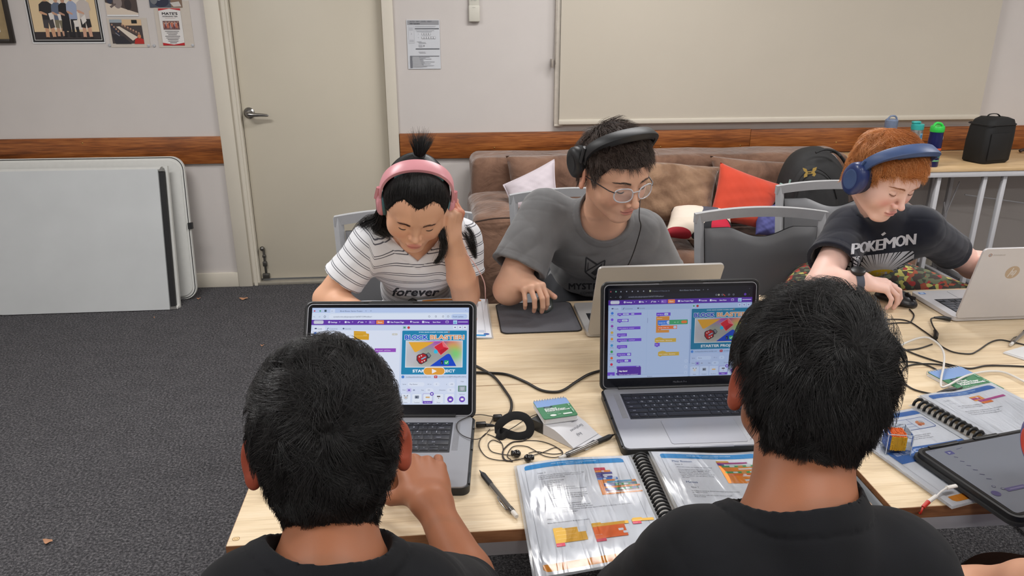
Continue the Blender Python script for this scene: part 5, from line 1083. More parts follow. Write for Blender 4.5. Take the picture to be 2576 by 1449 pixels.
# thin earphone wires and earbuds
t = thing('earphones', 'black in-ear earphones tangled on the table between the two dark laptops', 'earphones', PZ(1300, 1140, TZ))
W_ = lambda pts, r=.0009: B().tube(cr([PZ(p[0], p[1], TZ+.0016+(p[2] if len(p) > 2 else 0)) for p in pts], 7), r=r, n=6).build('wire', M_thin, t, sharp=70)
W_([(1232, 1068), (1240, 1050, .004), (1228, 1046, .014), (1205, 1043, .020), (1180, 1048, .019), (1152, 1062, .019), (1150, 1080, .019), (1165, 1096, .019), (1195, 1105, .019), (1216, 1098, .006), (1232, 1080)])
W_([(1222, 1090), (1208, 1105), (1206, 1125), (1222, 1148), (1250, 1157), (1290, 1158), (1320, 1152), (1332, 1148)])
W_([(1226, 1092), (1245, 1100), (1262, 1115), (1266, 1135), (1264, 1150), (1275, 1160), (1300, 1156)])
W_([(1262, 1115), (1240, 1107), (1228, 1118), (1236, 1135), (1260, 1142), (1290, 1146)])
W_([(1352, 1040), (1348, 1060), (1336, 1090), (1318, 1108), (1290, 1112), (1272, 1125), (1264, 1140), (1270, 1156), (1290, 1161)], .0014)
W_([(1290, 1112), (1320, 1108), (1360, 1110), (1395, 1122), (1416, 1140), (1400, 1150), (1370, 1147), (1340, 1130), (1320, 1122), (1290, 1124), (1276, 1146), (1285, 1156)])
W_([(1336, 1147), (1365, 1138), (1398, 1126), (1415, 1138), (1390, 1142), (1350, 1136), (1330, 1140)])
W_([(1245, 1100), (1290, 1076, .004), (1320, 1056, .006), (1345, 1044, .004), (1356, 1040)])
for px, py, s in ((1300, 1142, 1), (1328, 1153, -1)):
    c = PZ(px, py, TZ+.008); c.z = TZ+.0085
    B().sph(c, (.0085, .0075, .008)).lathe([(.001, -.004), (.0055, -.003), (.0062, 0), (.005, .004), (.001, .005)], c+Vector((-s*.008, .002, .0)), 14, ax='x').build('earbud', mat('gloss_black', (14, 14, 15), .15, coat=.5), t)
# pocket notebooks
def notebook(lab, tl, tr, bl, zb, H=.012):
    u = (tr-tl); W = u.length; u.normalize(); n_ = Vector((0, 0, 1)); v = Vector((u.y, -u.x, 0)); Hh = abs((bl-tl).dot(v)); o = Vector((tl.x, tl.y, zb))
    t = thing('pocket_notebook', lab, 'notebook', (o.x, o.y, zb), 0, 'spiral pocket notebooks'); Fm = frame(o, u, -v, n_)
    b = B(M=Fm); b.prism(rrect(W, Hh, .005, 4, W/2, -Hh/2), 0, .0015); b.prism(rrect(W-.002, Hh-.002, .004, 4, W/2, -Hh/2), .0015, H-.0015); b.build('page_block', M_paper, t)
    B(M=Fm).prism(rrect(W, Hh, .005, 4, W/2, -Hh/2), H-.0014, H).build('cover', mat('notebook_cover', (50, 120, 84), .35), t)
    k = W/76*1000/1000; d = Deco(lambda a, c, h=0: o+u*a*W/76+v*c*Hh/96+n_*(H+.0001+h))
    d.rr(.5, .5, 75.5, 95.5, 4, (66, 128, 92)).poly([(.5, 4), (.5, 36), (30, 36), (30, 34), (75.5, 33), (75.5, 4), (72, .5), (4, .5)], (128, 160, 210))
    d.rect(14, 37, 34, 43, (26, 44, 74)).text('OLYMPIC' if False else 'notes', 17, 42, 5, (190, 200, 220))
    for i, s_ in enumerate(('Certified', 'Recycled Paper', 'Pocket Notebook')): d.text(s_, 14, 51+i*6.5, 7.4, (222, 228, 226), bold=.35)
    d.text('96 leaf 112x77mm', 14, 72, 3.6, (200, 214, 206)).ell(24, 84, 7, 5, (214, 224, 218)).rr(46, 80, 66, 87, 2, (206, 220, 212)).line([(34, 82), (42, 82)], 1.4, (200, 214, 206))
    for i, ch in enumerate('96 pages'): d.text(ch, 68.5, 42+i*5.8, 8, (150, 196, 170), bold=.3)
    d.build('cover_print', PRINTG, t)
    for i in range(12):
        c = o+u*(W*(i+.7)/12.4)+v*.003+n_*(H*.5)
        B().tube([c+v*(.0065*(-cos(q))-.002)+n_*(H*.68*sin(q)) for q in [2*pi*k/12 for k in range(12)]], r=.0007, n=5, closed=True).build('binding_ring', M_white, t)
    return t
zt = TZ+.027
# earphones box under it
Bx = [PZ(1366, 1066, TZ+.022), PZ(1452, 1050, TZ+.022), PZ(1510, 1097, TZ+.003), PZ(1423, 1114, TZ+.003)]
t = thing('earphone_box', 'white earphone box with black end lying under the pocket notebook', 'box', (.25, 1.39, TZ))
ux = ((Bx[2]-Bx[1])+(Bx[3]-Bx[0])); ux.z = 0; ux.normalize(); vy = Vector((-ux.y, ux.x, 0)); wB = .078; oB = Bx[0].copy(); oB.z = TZ+.001
oB = PZ(1366, 1070, TZ+.022); oB.z = TZ+.001
# axis ux runs from the black end to the hanging tab, vy across (away from the camera)
prof = [(-.035, .024), (0, .0245), (.03, .023), (.05, .017), (.070, .008), (.085, .002)]
rg = lambda pts: [[oB+ux*x+vy*0+Vector((0, 0, 0)), oB+ux*x+vy*wB, oB+ux*x+vy*wB+Vector((0, 0, z)), oB+ux*x+Vector((0, 0, z))] for x, z in pts]
B().loft(rg(prof[1:])).build('sleeve_box', mat('white_card', (206, 206, 210), .5, var=.01), t)
B().loft(rg([(x, z-.001) for x, z in prof[:1]]+[(0.001, .0235)])).build('inner_tray', mat('dark_card', (34, 36, 38), .4), t)
oT = oB+ux*.083+Vector((0, 0, .0015)); B().loft([[oT+vy*.0, oT+vy*wB, oT+vy*wB+Vector((0, 0, .0008)), oT+Vector((0, 0, .0008))], [oT+ux*.022+vy*.012, oT+ux*.022+vy*(wB-.004), oT+ux*.022+vy*(wB-.004)+Vector((0, 0, .0008)), oT+ux*.022+vy*.012+Vector((0, 0, .0008))]]).build('hanging_tab', MATS['white_card'], t)
def zprof(x):
    for (a, za), (b2, zb) in zip(prof, prof[1:]):
        if x <= b2: return za+(zb-za)*(x-a)/(b2-a)
    return prof[-1][1]+.0008
d = Deco(lambda u, v, h=0: oB+ux*(v/1000)+vy*(u/1000)+Vector((0, 0, max(.0026, zprof(v/1000))+.0003+h)))
# text reads from the far side: flip both
fl = lambda st, u, v, s_: d.add([(u-(a)*s_, v-( -q)*s_ if False else v+q*s_*1.0-s_*.4) for a, q in text_geo(st)[0]], text_geo(st)[1], (96, 100, 110))
fl('Earphones', 66, 52, 9); fl('keji', 46, 66, 10)
for i, s_ in enumerate(('stereo sound earphones', 'in line mic', '3.5mm jack', '1.2m cable', 'with 3 sizes')): fl(s_, 70, 12+i*6, 4.4)
d.line([(0, 84), (78, 84)], .8, (100, 104, 112)).rr(24, 92, 52, 97, 2, (70, 70, 74)); d.build('box_print', PRINT, t)
notebook('blue and green pocket notebook lying on the white earphone box', PZ(1340, 1009, zt+.012), PZ(1423, 998, zt+.012), PZ(1371, 1054, zt+.012), TZ+.0262)
notebook('blue and green pocket notebook under the cables beside the right workbook', PZ(2332, 934, TZ+.012), PZ(2416, 920, TZ+.012), PZ(2402, 1000, TZ+.012), TZ+.0006, .010)
# pens
def pen(lab, tip, end, z=.006):
    a = PZ(*tip, TZ+z); c = PZ(*end, TZ+z); a.z = c.z = TZ+.0062; ax = (c-a).normalized(); L = (c-a).length
    t = thing('mechanical_pencil', lab, 'pencil', (a+c)/2-Vector((0, 0, .006)), 0, 'clear barrelled mechanical pencils on the tables')
    q = lambda s: a+ax*L*s
    B().tube([q(0), q(.04), q(.09)], rr=[.0006, .0018, .0038], n=12).build('metal_tip', M_steel, t)
    B().tube([q(s) for s in (.09, .12, .2, .28, .34)], rr=[.0042, .0052, .0050, .0052, .0048], n=14).build('rubber_grip', M_rubber, t)
    B().tube([q(.34), q(.80), q(.84)], rr=[.0046, .0046, .005], n=14).build('barrel', mat('smoky_clear_barrel', (120, 116, 112), .12, metal=.5, coat=.6), t)
    s = ax.cross(Vector((0, 0, 1))); B().tube([q(.86)+s*.002, q(.84)+s*.008, q(.66)+s*.0085, q(.58)+s*.0055], r=.0014, n=8).build('clip', M_steel, t)
    B().tube([q(.84), q(.90)], rr=[.0052, .0050], n=14).build('collar', mat('smoky_collar', (70, 68, 66), .2), t)
    B().tube([q(.90), q(.99), q(1)], rr=[.0042, .0042, .0034], n=12).build('eraser_cap', mat('white_eraser', (206, 202, 196), .6), t)
pen('mechanical pencil with its point towards the left laptop, white eraser nearest the camera', (1206, 1183), (1300, 1300))
pen('mechanical pencil lying between the earphone box and the front workbook', (1548, 1092), (1407, 1154))
pen('mechanical pencil by the loose papers near the right edge', (2592, 822), (2542, 868))
# right hand tangle
cable('black mouse cable looping away from the black mouse', [(2288, 778), (2299, 792), (2294, 806), (2286, 812), (2260, 812), (2232, 816), (2218, 826), (2214, 842), (2222, 860), (2240, 873), (2275, 880), (2310, 877), (2345, 866)], .0019, M_cab)
cable('black cable curving from behind the dark haired head past the small ferrite', [(2198, 812), (2215, 806), (2250, 803), (2285, 808), (2320, 830), (2345, 848), (2356, 858), (2370, 872), (2400, 886), (2440, 890), (2460, 882), (2490, 862), (2515, 855), (2545, 860), (2580, 868)], .0019, M_cab)
cable('long black cable running right across the table to the edge of the frame', [(2235, 863), (2265, 874), (2300, 890), (2350, 907), (2400, 920), (2440, 927), (2480, 920), (2530, 920), (2580, 922)], .0022, M_cab)
cable('black cable looped in a ring over the pocket notebook at right', [(2250, 912), (2290, 910), (2330, 918), (2370, 938), (2400, 960), (2410, 978), (2406, 990), (2385, 996), (2350, 992), (2300, 980), (2272, 960), (2268, 938), (2285, 920), (2330, 915), (2380, 920), (2415, 932), (2432, 952), (2428, 970), (2412, 978, .012), (2390, 985, .012)], .0021, M_cab)
tag(B().tube([PZ(2402, 979, TZ+.016), PZ(2380, 983, TZ+.016), PZ(2366, 986, TZ+.015), PZ(2358, 988, TZ+.015)], rr=[.005, .0045, .003, .002], n=10).build('cable_plug', M_black), 'small black plug lying in the ring of cable at right', 'plug')
cable('white cable arching over the black cables at right', [(2253, 876, .004), (2280, 862, .010), (2310, 851, .020), (2335, 850, .026), (2360, 865, .026), (2374, 888, .022), (2374, 920, .016), (2368, 950, .012), (2368, 972, .012), (2384, 970, .012), (2420, 950, .012), (2450, 940, .006), (2490, 934, .004), (2530, 938, .003), (2580, 962, .003)], .0026, M_cabw)
cable('thin dark loop of cable standing beside the black mouse', [(2160, 785), (2172, 768, .010), (2186, 757, .018), (2194, 768, .012), (2186, 795, .004), (2178, 808)], .0019, M_cab)
cable('short white cable end behind the dark loop of cable', [(2150, 800), (2168, 783, .006), (2178, 790, .006), (2188, 806)], .003, M_cabw)
t = thing('power_plug', 'black angled plug in the side of the white laptop with ferrite', 'plug', PZ(2375, 805, TZ))
B().tube([PZ(2392, 804, TZ+.008), PZ(2375, 800, TZ+.008), PZ(2350, 799, TZ+.008)], rr=[.006, .0065, .003], n=10).build('plug_body', M_black, t)
B().tube(cr([PZ(2352, 799, TZ+.008), PZ(2342, 803, TZ+.006), PZ(2346, 818, TZ+.005), PZ(2354, 832, TZ+.006)], 6), r=.0021, n=8).build('plug_cord', M_cab, t)
B().tube([PZ(2352, 832, TZ+.008), PZ(2355, 840, TZ+.008), PZ(2353, 850, TZ+.008)], rr=[.0045, .0065, .006], n=12).build('ferrite', M_black, t)
# loose papers at the right edge
t = thing('paper_stack', 'two loose white papers at the right edge of the table', 'paper', PZ(2570, 890, TZ))
a = PZ(2523, 887, TZ+.003); B().prism([(0, 0), (.2, .07), (.26, -.10), (.075, -.13)], 0, .0025, lambda x, y, z: (a.x+x, a.y+y, TZ+.0006+z)).build('lower_sheet', M_paper, t); B().prism([(.004, .002), (.2, .075), (.26, -.09), (.078, -.115)], 0, .0008, lambda x, y, z: (a.x+x, a.y+y, TZ+.0034+z+.03*max(0, x)**2)).build('upper_sheet', M_paper, t)
# ============================================================ TABLET
o_t, u_t, v_t = obj_frame(PZ(2304, 1128, TZ+.032)*1.0, radians(11.5)); o_t.z = TZ+.0125
t = thing('tablet', 'dark tablet in a worn black folio lying over the right workbook', 'tablet', (1.05, 1.15, TZ+.012))
FT = frame(o_t, u_t, -v_t, (0, 0, 1)); TW, TH = .285, .222
B(M=FT).prism(rrect(TW+.012, TH+.012, .02, 6, TW/2, -TH/2), 0, .006).build('folio', mat('worn_black_folio', (40, 41, 42), .6, var=.15, vs=60), t)
B(M=FT).prism(rrect(TW+.004, TH+.004, .018, 6, TW/2, -TH/2), .006, .016).build('bumper', M_case, t)
B(M=FT).prism(rrect(TW-.008, TH-.008, .014, 6, TW/2, -TH/2), .012, .0166).build('screen_glass', mat('tablet_bezel', (30, 31, 34), .15), t)
d = Deco(lambda a, c, h=0: o_t+u_t*(a*.001)+v_t*(c*.001)+Vector((0, 0, .0168+h)))
d.rr(10, 10, TW*1000-10, TH*1000-10, 6, (112, 117, 127)); ii = (70, 72, 96)
d.rr(46, 22, 62, 34, 2, (74, 76, 120)).poly([(51, 25), (51, 31), (57, 28)], (140, 146, 160)).line([(16, 13), (34, 13)], .8, ii).line([(76, 22), (92, 20)], 1, ii)
for k in range(6): d.line([(50-k*.4, 42+k*15), (56, 46+k*15)], 2, ii)
for x, y in ((40, 140), (50, 150)): d.ell(x, y, 3.5, 3.5, ii).ell(x, y, 2.4, 2.4, (112, 117, 127))
d.ell(26, 158, 8, 8, (74, 70, 110)).rr(52, 150, 96, 160, 2, (84, 80, 118)).line([(60, 155), (92, 155)], 2, (120, 118, 146)); d.build('screen', col_mat('tablet_screen', rough=.12, coat=.6, emit=0), t)
B(M=FT).box(.03, .10, -.006, .002, .0162, .019, .001).build('bumper_ridge', M_case, t); B(M=FT).box(.14, .20, -.005, .003, .0162, .0185, .001).build('bumper_ridge', M_case, t)
# adapter
t = thing('audio_adapter', 'white adapter with red plug at the left side of the tablet', 'adapter', PZ(2390, 1225, TZ+.02))
B().tube([PZ(2405, 1222, TZ+.026), PZ(2382, 1227, TZ+.026)], r=.0042, n=10, flat=.7).build('lightning_end', M_cabw, t)
B().tube(cr([PZ(2382, 1227, TZ+.026), PZ(2366, 1238, TZ+.022), PZ(2355, 1250, TZ+.018)], 5), r=.0016, n=8).build('adapter_cord', M_cabw, t)
B().tube([PZ(2355, 1248, TZ+.018), PZ(2336, 1262, TZ+.014)], r=.0036, n=10).build('jack_socket', M_cabw, t)
mr = mat('red_plug', (190, 46, 32), .4)
B().tube([PZ(2336, 1262, TZ+.014), PZ(2322, 1276, TZ+.008)], rr=[.004, .0034], n=10).tube(cr([PZ(2322, 1276, TZ+.008), PZ(2316, 1292, TZ-.004), PZ(2312, 1312, TZ-.04), (.86, 1.04, TZ-.2)], 5), r=.0016, n=8).build('red_jack_plug', mr, t)
# maze cube
c = PZ(2253, 1106, TZ+.03); rc = radians(-12); t = thing('maze_cube', 'small clear puzzle cube with orange, yellow and blue mazes on the right workbook', 'puzzle cube', (c.x, c.y, TZ+.0075), rc)
s = .023; M_clr = mat('clear_cube_plastic', (230, 235, 240), .05, trans=1, var=0, ior=1.2)
B().box(-s, s, -s, s, 0, 2*s, .001, 1).build('clear_shell', M_clr, t, False)
for nm_, m_, bx in (('maze_core', mat('maze_blue', (70, 110, 190), .5), (-s*.60, s*.60, -s*.60, s*.60, .008, 2*s-.010)),): B().box(*bx, .001).build(nm_, m_, t, False)
def mazeface(nm_, m_, fn):
    b = B(); R_ = random.Random(3)
    for i in range(7):
        for j in range(7):
            if R_.random() < .62: a0 = -1+2*i/7; a1 = a0+(2/7 if R_.random() < .5 else .09); b0 = -1+2*j/7; b1 = b0+(.09 if a1-a0 > .1 else 2/7); b.loft([[fn(x, y, 0) for x, y in ((a0, b0), (a1, b0), (a1, b1), (a0, b1))], [fn(x, y, 1) for x, y in ((a0, b0), (a1, b0), (a1, b1), (a0, b1))]])
    b.loft([[fn(x, y, -.4) for x, y in ((-1, -1), (1, -1), (1, 1), (-1, 1))], [fn(x, y, .15) for x, y in ((-1, -1), (1, -1), (1, 1), (-1, 1))]]); b.build(nm_, m_, t, False)
k = s*.64; e = s*.12
mazeface('top_maze', mat('maze_orange', (240, 110, 30), .45), lambda x, y, h: (x*k, y*k, 2*s-.009+h*e)); mazeface('front_maze', mat('maze_yellow', (232, 180, 30), .45), lambda x, y, h: (x*k, -k-h*e, s+y*k)); mazeface('side_maze', mat('maze_blue', (0, 0, 0)), lambda x, y, h: (-k-h*e, x*k, s+y*k))
b = B()
for sx in (-1, 1):
    for sy in (-1, 1): b.tube([(sx*s, sy*s, 0), (sx*s, sy*s, 2*s)], r=.0008, n=5)
    for z in (0, 2*s): b.tube([(sx*s, -s, z), (sx*s, s, z)], r=.0008, n=5).tube([(-s, sx*s, z), (s, sx*s, z)], r=.0008, n=5)
b.build('shell_edges', mat('clear_edge', (190, 200, 212), .1), t, False)
# ============================================================ SMOOTH BODY MODELLING
A_ = lambda v: np.array(v, float)
def nrm(v): v = A_(v); return v/np.linalg.norm(v)
def d_cap(a, b, ra, rb):
    a, b = A_(a), A_(b); ab = b-a; L2 = ab@ab+1e-12
    def f(P):
        q = P-a; t = np.clip(q@ab/L2, 0, 1); return np.sqrt(((q-t[:, None]*ab)**2).sum(1))-(ra+(rb-ra)*t)
    return f
def d_ell(c, r, R=None):
    c, r = A_(c), A_(r) if hasattr(r, '__len__') else A_([r]*3)
    def f(P):
        q = P-c
        if R is not None: q = q@R            # columns of R are the axes
        k0 = np.sqrt(((q/r)**2).sum(1)); k1 = np.sqrt(((q/(r*r))**2).sum(1))+1e-9; return k0*(k0-1)/k1
    return f
def smin(a, b, k):
    if k <= 0: return np.minimum(a, b)
    h = np.maximum(k-np.abs(a-b), 0)/k; return np.minimum(a, b)-h*h*k*.25
def smax(a, b, k): return -smin(-a, -b, k)
class S:
    def __init__(s): s.ops = []
    def u(s, f, k=.0): s.ops.append((0, f, k)); return s
    def sub(s, f, k=.0): s.ops.append((1, f, k)); return s
    def inter(s, f, k=.0): s.ops.append((2, f, k)); return s
    def __call__(s, P):
        d = np.full(len(P), 1e3)
        for o, f, k in s.ops:
            e = f(P); d = smin(d, e, k) if o == 0 else (smax(d, -e, k) if o == 1 else smax(d, e, k))
        return d
def grad(f, P, e=.0006):
    g = np.stack([f(P+A_(v)*e)-f(P-A_(v)*e) for v in ((1, 0, 0), (0, 1, 0), (0, 0, 1))], 1); return g/(np.linalg.norm(g, axis=1)[:, None]+1e-9)
def surfnet(f, lo, hi, h):
    lo, hi = A_(lo), A_(hi); nb = np.maximum(1, np.ceil((hi-lo)/(4*h)).astype(int)); H = 4*h
    ax = [lo[i]+H*(np.arange(nb[i])+.5)-h/2 for i in range(3)]
    G = np.stack(np.meshgrid(*ax, indexing='ij'), -1).reshape(-1, 3); dc = f(G); act = (np.abs(dc) < H*1.25).reshape(nb)
    n = nb*4; D = np.repeat(np.repeat(np.repeat(np.where(dc < 0, -1., 1.).reshape(nb), 4, 0), 4, 1), 4, 2)
    m = np.repeat(np.repeat(np.repeat(act, 4, 0), 4, 1), 4, 2); I = np.argwhere(m); pts = lo+I*h
    vals = np.concatenate([f(pts[i:i+200000]) for i in range(0, len(pts), 200000)]) if len(pts) else np.zeros(0)
    D[m] = vals; sg = D < 0
    c = [sg[i:n[0]-1+i, j:n[1]-1+j, k:n[2]-1+k] for i in (0, 1) for j in (0, 1) for k in (0, 1)]
    allv = np.logical_and.reduce(c); anyv = np.logical_or.reduce(c); cell = anyv & ~allv; ci = np.argwhere(cell)
    idx = -np.ones(cell.shape, int); idx[cell] = np.arange(len(ci))
    offs = np.array([(i, j, k) for i in (0, 1) for j in (0, 1) for k in (0, 1)]); cv = np.stack([D[tuple((ci+o).T)] for o in offs], 1)
    acc = np.zeros((len(ci), 3)); cnt = np.zeros(len(ci))
    for a in range(8):
        for b in range(a+1, 8):
            if np.abs(offs[a]-offs[b]).sum() != 1: continue
            x, y = cv[:, a], cv[:, b]; mk = (x < 0) != (y < 0); t = np.where(mk, x/(x-y+1e-12), 0)
            acc += np.where(mk[:, None], offs[a]+(offs[b]-offs[a])*t[:, None], 0); cnt += mk
    V = lo+(ci+acc/cnt[:, None])*h; Q = []
    for a in range(3):
        o = [0, 0, 0]; sl0 = [slice(1, n[i]-1) for i in range(3)]; sl0[a] = slice(0, n[a]-1); sl1 = list(sl0); sl1[a] = slice(1, n[a])
        s0, s1 = sg[tuple(sl0)], sg[tuple(sl1)]; E = np.argwhere(s0 != s1)
        if not len(E): continue
        base = A_([0 if i == a else 1 for i in range(3)]).astype(int); E = E+base; b, c2 = (a+1) % 3, (a+2) % 3
        eb = np.zeros(3, int); eb[b] = 1; ec = np.zeros(3, int); ec[c2] = 1
        q = np.stack([idx[tuple((E-eb-ec).T)], idx[tuple((E-ec).T)], idx[tuple(E.T)], idx[tuple((E-eb).T)]], 1)
        fl = sg[tuple(E.T)]; q[~fl] = q[~fl][:, ::-1]; Q.append(q[(q >= 0).all(1)])
    Q = np.concatenate(Q) if Q else np.zeros((0, 4), int)
    g = grad(f, V, h*.3); d = f(V); V = V-g*np.clip(d, -h*.6, h*.6)[:, None]
    return V, Q
def np_mesh(name, V, Q, col=None, m=None, parent=None, attrs=None, sharp=180):
    me = bpy.data.meshes.new(name); k = Q.shape[1]
    me.vertices.add(len(V)); me.vertices.foreach_set('co', np.ascontiguousarray(V, 'f').ravel())
    me.loops.add(Q.size); me.loops.foreach_set('vertex_index', np.ascontiguousarray(Q, 'i').ravel())
    me.polygons.add(len(Q)); me.polygons.foreach_set('loop_start', np.arange(0, Q.size, k, dtype='i')); me.polygons.foreach_set('loop_total', np.full(len(Q), k, 'i'))
    me.update(calc_edges=True)
    if col is not None:
        a = me.color_attributes.new('Col', 'FLOAT_COLOR', 'POINT'); c = np.ones((len(V), 4), 'f'); cc = np.asarray(col)/255.; c[:, :3] = np.where(cc <= .04045, cc/12.92, ((cc+.055)/1.055)**2.4); a.data.foreach_set('color', c.ravel())
    for nm, v in (attrs or {}).items(): at = me.attributes.new(nm, 'FLOAT_VECTOR', 'POINT'); at.data.foreach_set('vector', np.ascontiguousarray(v, 'f').ravel())
    return link_mesh(name, me, m, parent, True, sharp)
def sdf_obj(name, f, blocks, m, parent, colf=None, attrf=None):
    Vs, Qs, k = [], [], 0
    for lo, hi, h in blocks:
        V, Q = surfnet(f, lo, hi, h); Vs.append(V); Qs.append(Q+k); k += len(V)
    V = np.concatenate(Vs); Q = np.concatenate(Qs)
    return np_mesh(name, V, Q, colf(V) if colf else None, m, parent, {k_: fn(V) for k_, fn in (attrf or {}).items()})
# ---- head in its own frame: +y face, +z up, x to the person's right; eyes on z=0
def lidz(P, gz): return gz-.0035+.0045*np.minimum(1.2, ((np.abs(P[:, 0])-.031)/.012)**2)
def head_sdf(o):
    s = S(); W = o.get('w', 1.0); ck = o.get('cheek', 1.0); nb = o.get('bridge', 1.0); ny, nz = o.get('nose', (0, 0))
    s.u(d_ell((0, -.012, .025), (.075*W, .095, .092))); s.u(d_ell((0, .028, .030), (.062*W, .055, .060)), .03)
    s.u(d_ell((0, .022, -.035), (.059*W, .056, .066)), .03)
    for x in (-1, 1):
        s.u(d_cap((x*.048*W, .0, -.052), (x*.015, .056, -.094), .021, .017), .022); s.u(d_ell((x*.037*W, .047, -.033), (.027*ck, .027*ck, .031*ck)), .02)
    s.u(d_ell((0, .064, -.096), (.022, .017, .014)), .016); s.u(d_ell((0, .064, -.066), (.029, .022, .026)), .016)
    s.u(d_cap((-.032, .074, .018), (.032, .074, .018), .010, .010), .016)
    for x in (-1, 1): s.sub(d_ell((x*.031, .093+o.get('sock', 0), .0), (.019, .014, .0115)), .012)
    s.u(d_cap((0, .081, .008), (0, .097+.004*nb+ny, -.030+nz), .0055+.001*nb, .0080), .010); s.u(d_ell((0, .1035+.003*nb+ny, -.037+nz), (.0098, .0092, .0084)), .006)
    for x in (-1, 1): s.u(d_ell((x*.0125*o.get('nw', 1), .095+ny, -.0405+nz), (.0075, .009, .0068)), .005)
    for x in (-1, 1): s.sub(d_ell((x*.0062, .102+ny, -.0478+nz), (.0032, .0046, .0030)), .002)
    s.u(d_ell((0, .0855, -.0630), (.0195, .0072, .0046)), .005); s.u(d_ell((0, .0835, -.0722), (.0165, .0082, .0054)), .005); s.sub(d_ell((0, .0945, -.0674), (.020, .0065, .0010)), .0016)
    gz = o.get('gaze', -.004); gap = o.get('gap', .0026)
    for x in (-1, 1):
        c = (x*.031, .0685, -.002); e = d_ell(c, .0142)
        s.u((lambda e: (lambda P: np.maximum(e(P), lidz(P, gz)-P[:, 2])))(e), .002); s.u((lambda e: (lambda P: np.maximum(e(P), P[:, 2]-(lidz(P, gz)-gap))))(d_ell(c, .0138)), .002)
        s.u(d_ell(c, .0128), 0)
    er = o.get('ear', 25)
    for x in ((-1, 1) if not o.get('noear') else ()):
        a = radians(er)*x; t = radians(-12)
        n_ = A_((x*cos(a*x), -sin(a*x), 0)); u = A_((0, sin(t)*1, cos(t))); u = nrm(u-n_*(u@n_)); v = np.cross(n_, u); R = np.stack([n_, v, u], 1)
        c = A_((x*.083*W, -.018, -.008)); s.u(d_ell(c, (.0062, .0185, .031), R), .006); s.sub(d_ell(c+n_*.0062+u*.004, (.0042, .0118, .020), R), .003); s.u(d_ell(c+u*(-.026)+v*x*0, (.0055, .009, .009), R), .006); s.u(d_cap(c-n_*.004+u*.012, A_((x*.068*W, -.006, .0)), .010, .012), .006)
        s.u(d_ell(c+n_*.003-u*.006+A_((0, .012, 0)), (.003, .004, .005)), .004)
    return s
def lashes(H, parent, m):
    for x in (-1, 1):
        pts = []
        for i in range(9):
            u = -1+i/4; X = x*.031+u*.0140; gz = H.o.get('gaze', -.004); Z = gz-.0035+.0045*min(1.2, u*u)-.0006; yy = sqrt(max(1e-6, .0149**2-(X-x*.031)**2-(Z+.002)**2)); pts.append(Vector(H.w((X, .0685+yy, Z))))
        b = B(); b.tube(pts, n=6, rr=[.0005, .0011, .0015, .0016, .0016, .0016, .0015, .0011, .0005]); b.build('eyelashes', m, parent, sharp=80)
def brows(H, parent, m, z=.0165, th=1.0, n=170, x0=.013, x1=.049, r=.00035, L=.007):
    rs = np.random.default_rng(5)
    for x in (-1, 1):
        u = rs.uniform(0, 1, n); X = x*(x0+(x1-x0)*u); Z = z+.006*np.sin(u*2.6)-.003+rs.normal(size=n)*.0016*th*(1-.6*u); P = np.stack([X, np.full(n, .085), Z], 1)
        for _ in range(4): P[:, 1] -= H.f(P)*.9
        out = [P+A_((0, .0003, 0))]; v = np.stack([np.full(n, x*.85), np.full(n, 0), .55-.9*u], 1); v /= np.linalg.norm(v, axis=1)[:, None]
        for k in range(2):
            Q = out[-1]+v*L/2
            for _ in range(3): Q[:, 1] -= (H.f(Q)-.0007)*.9
            out.append(Q)
        G_ = np.stack(out, 1); strand_mesh('eyebrow', H.wv(G_.reshape(-1, 3)).reshape(n, 3, 3), m, parent, r=r)
def head_col(o):
    sk = A_(o['skin']); lip = A_(o['lip']); red = A_(o.get('red', (214, 120, 96)))
    def f(L):
        x, y, z = L.T; c = np.tile(sk, (len(L), 1))
        def mixc(w, col): return c*(1-w[:, None])+col*w[:, None]
        g = np.exp(-(((np.abs(x)-.040)/.018)**2+((z+.036)/.016)**2))*(y > .03)*o.get('blush', .25); c = mixc(g, red)
        g = np.exp(-((x/.010)**2+((z+.038)/.010)**2))*(y > .09)*o.get('blush', .25)*.6; c = mixc(g, red)
        w = np.clip(1-((x/.0215)**2+((z+.0674)/.0098)**2), 0, 1)**.35*(y > .075); c = mixc(np.clip(w*1.1, 0, 1)*.8, lip)
        w = np.clip(1-np.abs(z+.0675)/.0012, 0, 1)*(np.abs(x) < .021)*(y > .075); c = mixc(w*.6, lip*.45)
        w = (np.sqrt((np.abs(x)-.031)**2+((y-.0685))**2+(z+.002)**2) < .0134)&(y > .07); c = mixc(w*.55, A_((232, 226, 222)))
        w2 = w & ((np.abs(x)-.031)**2+(z-o.get('gaze', -.004)+.002)**2 < .0055**2); c = mixc(w2*.9, A_((46, 32, 26)))
        e = (np.abs(x) > .0775)&(y < .02)&(y > -.05)&(z > -.046); c = mixc(e*o.get('earred', .35), A_(o.get('earc', (196, 84, 60))))  # redder ear colour stands in for light glowing through the ears
        if 'freckle' in o: pass
        return c
    return f
def frame_m(c, fwd, up):
    f = nrm(fwd); r = nrm(np.cross(f, A_(up))); u = np.cross(r, f); M = np.eye(4); M[:3, 0] = r; M[:3, 1] = f; M[:3, 2] = u; M[:3, 3] = A_(c); return M
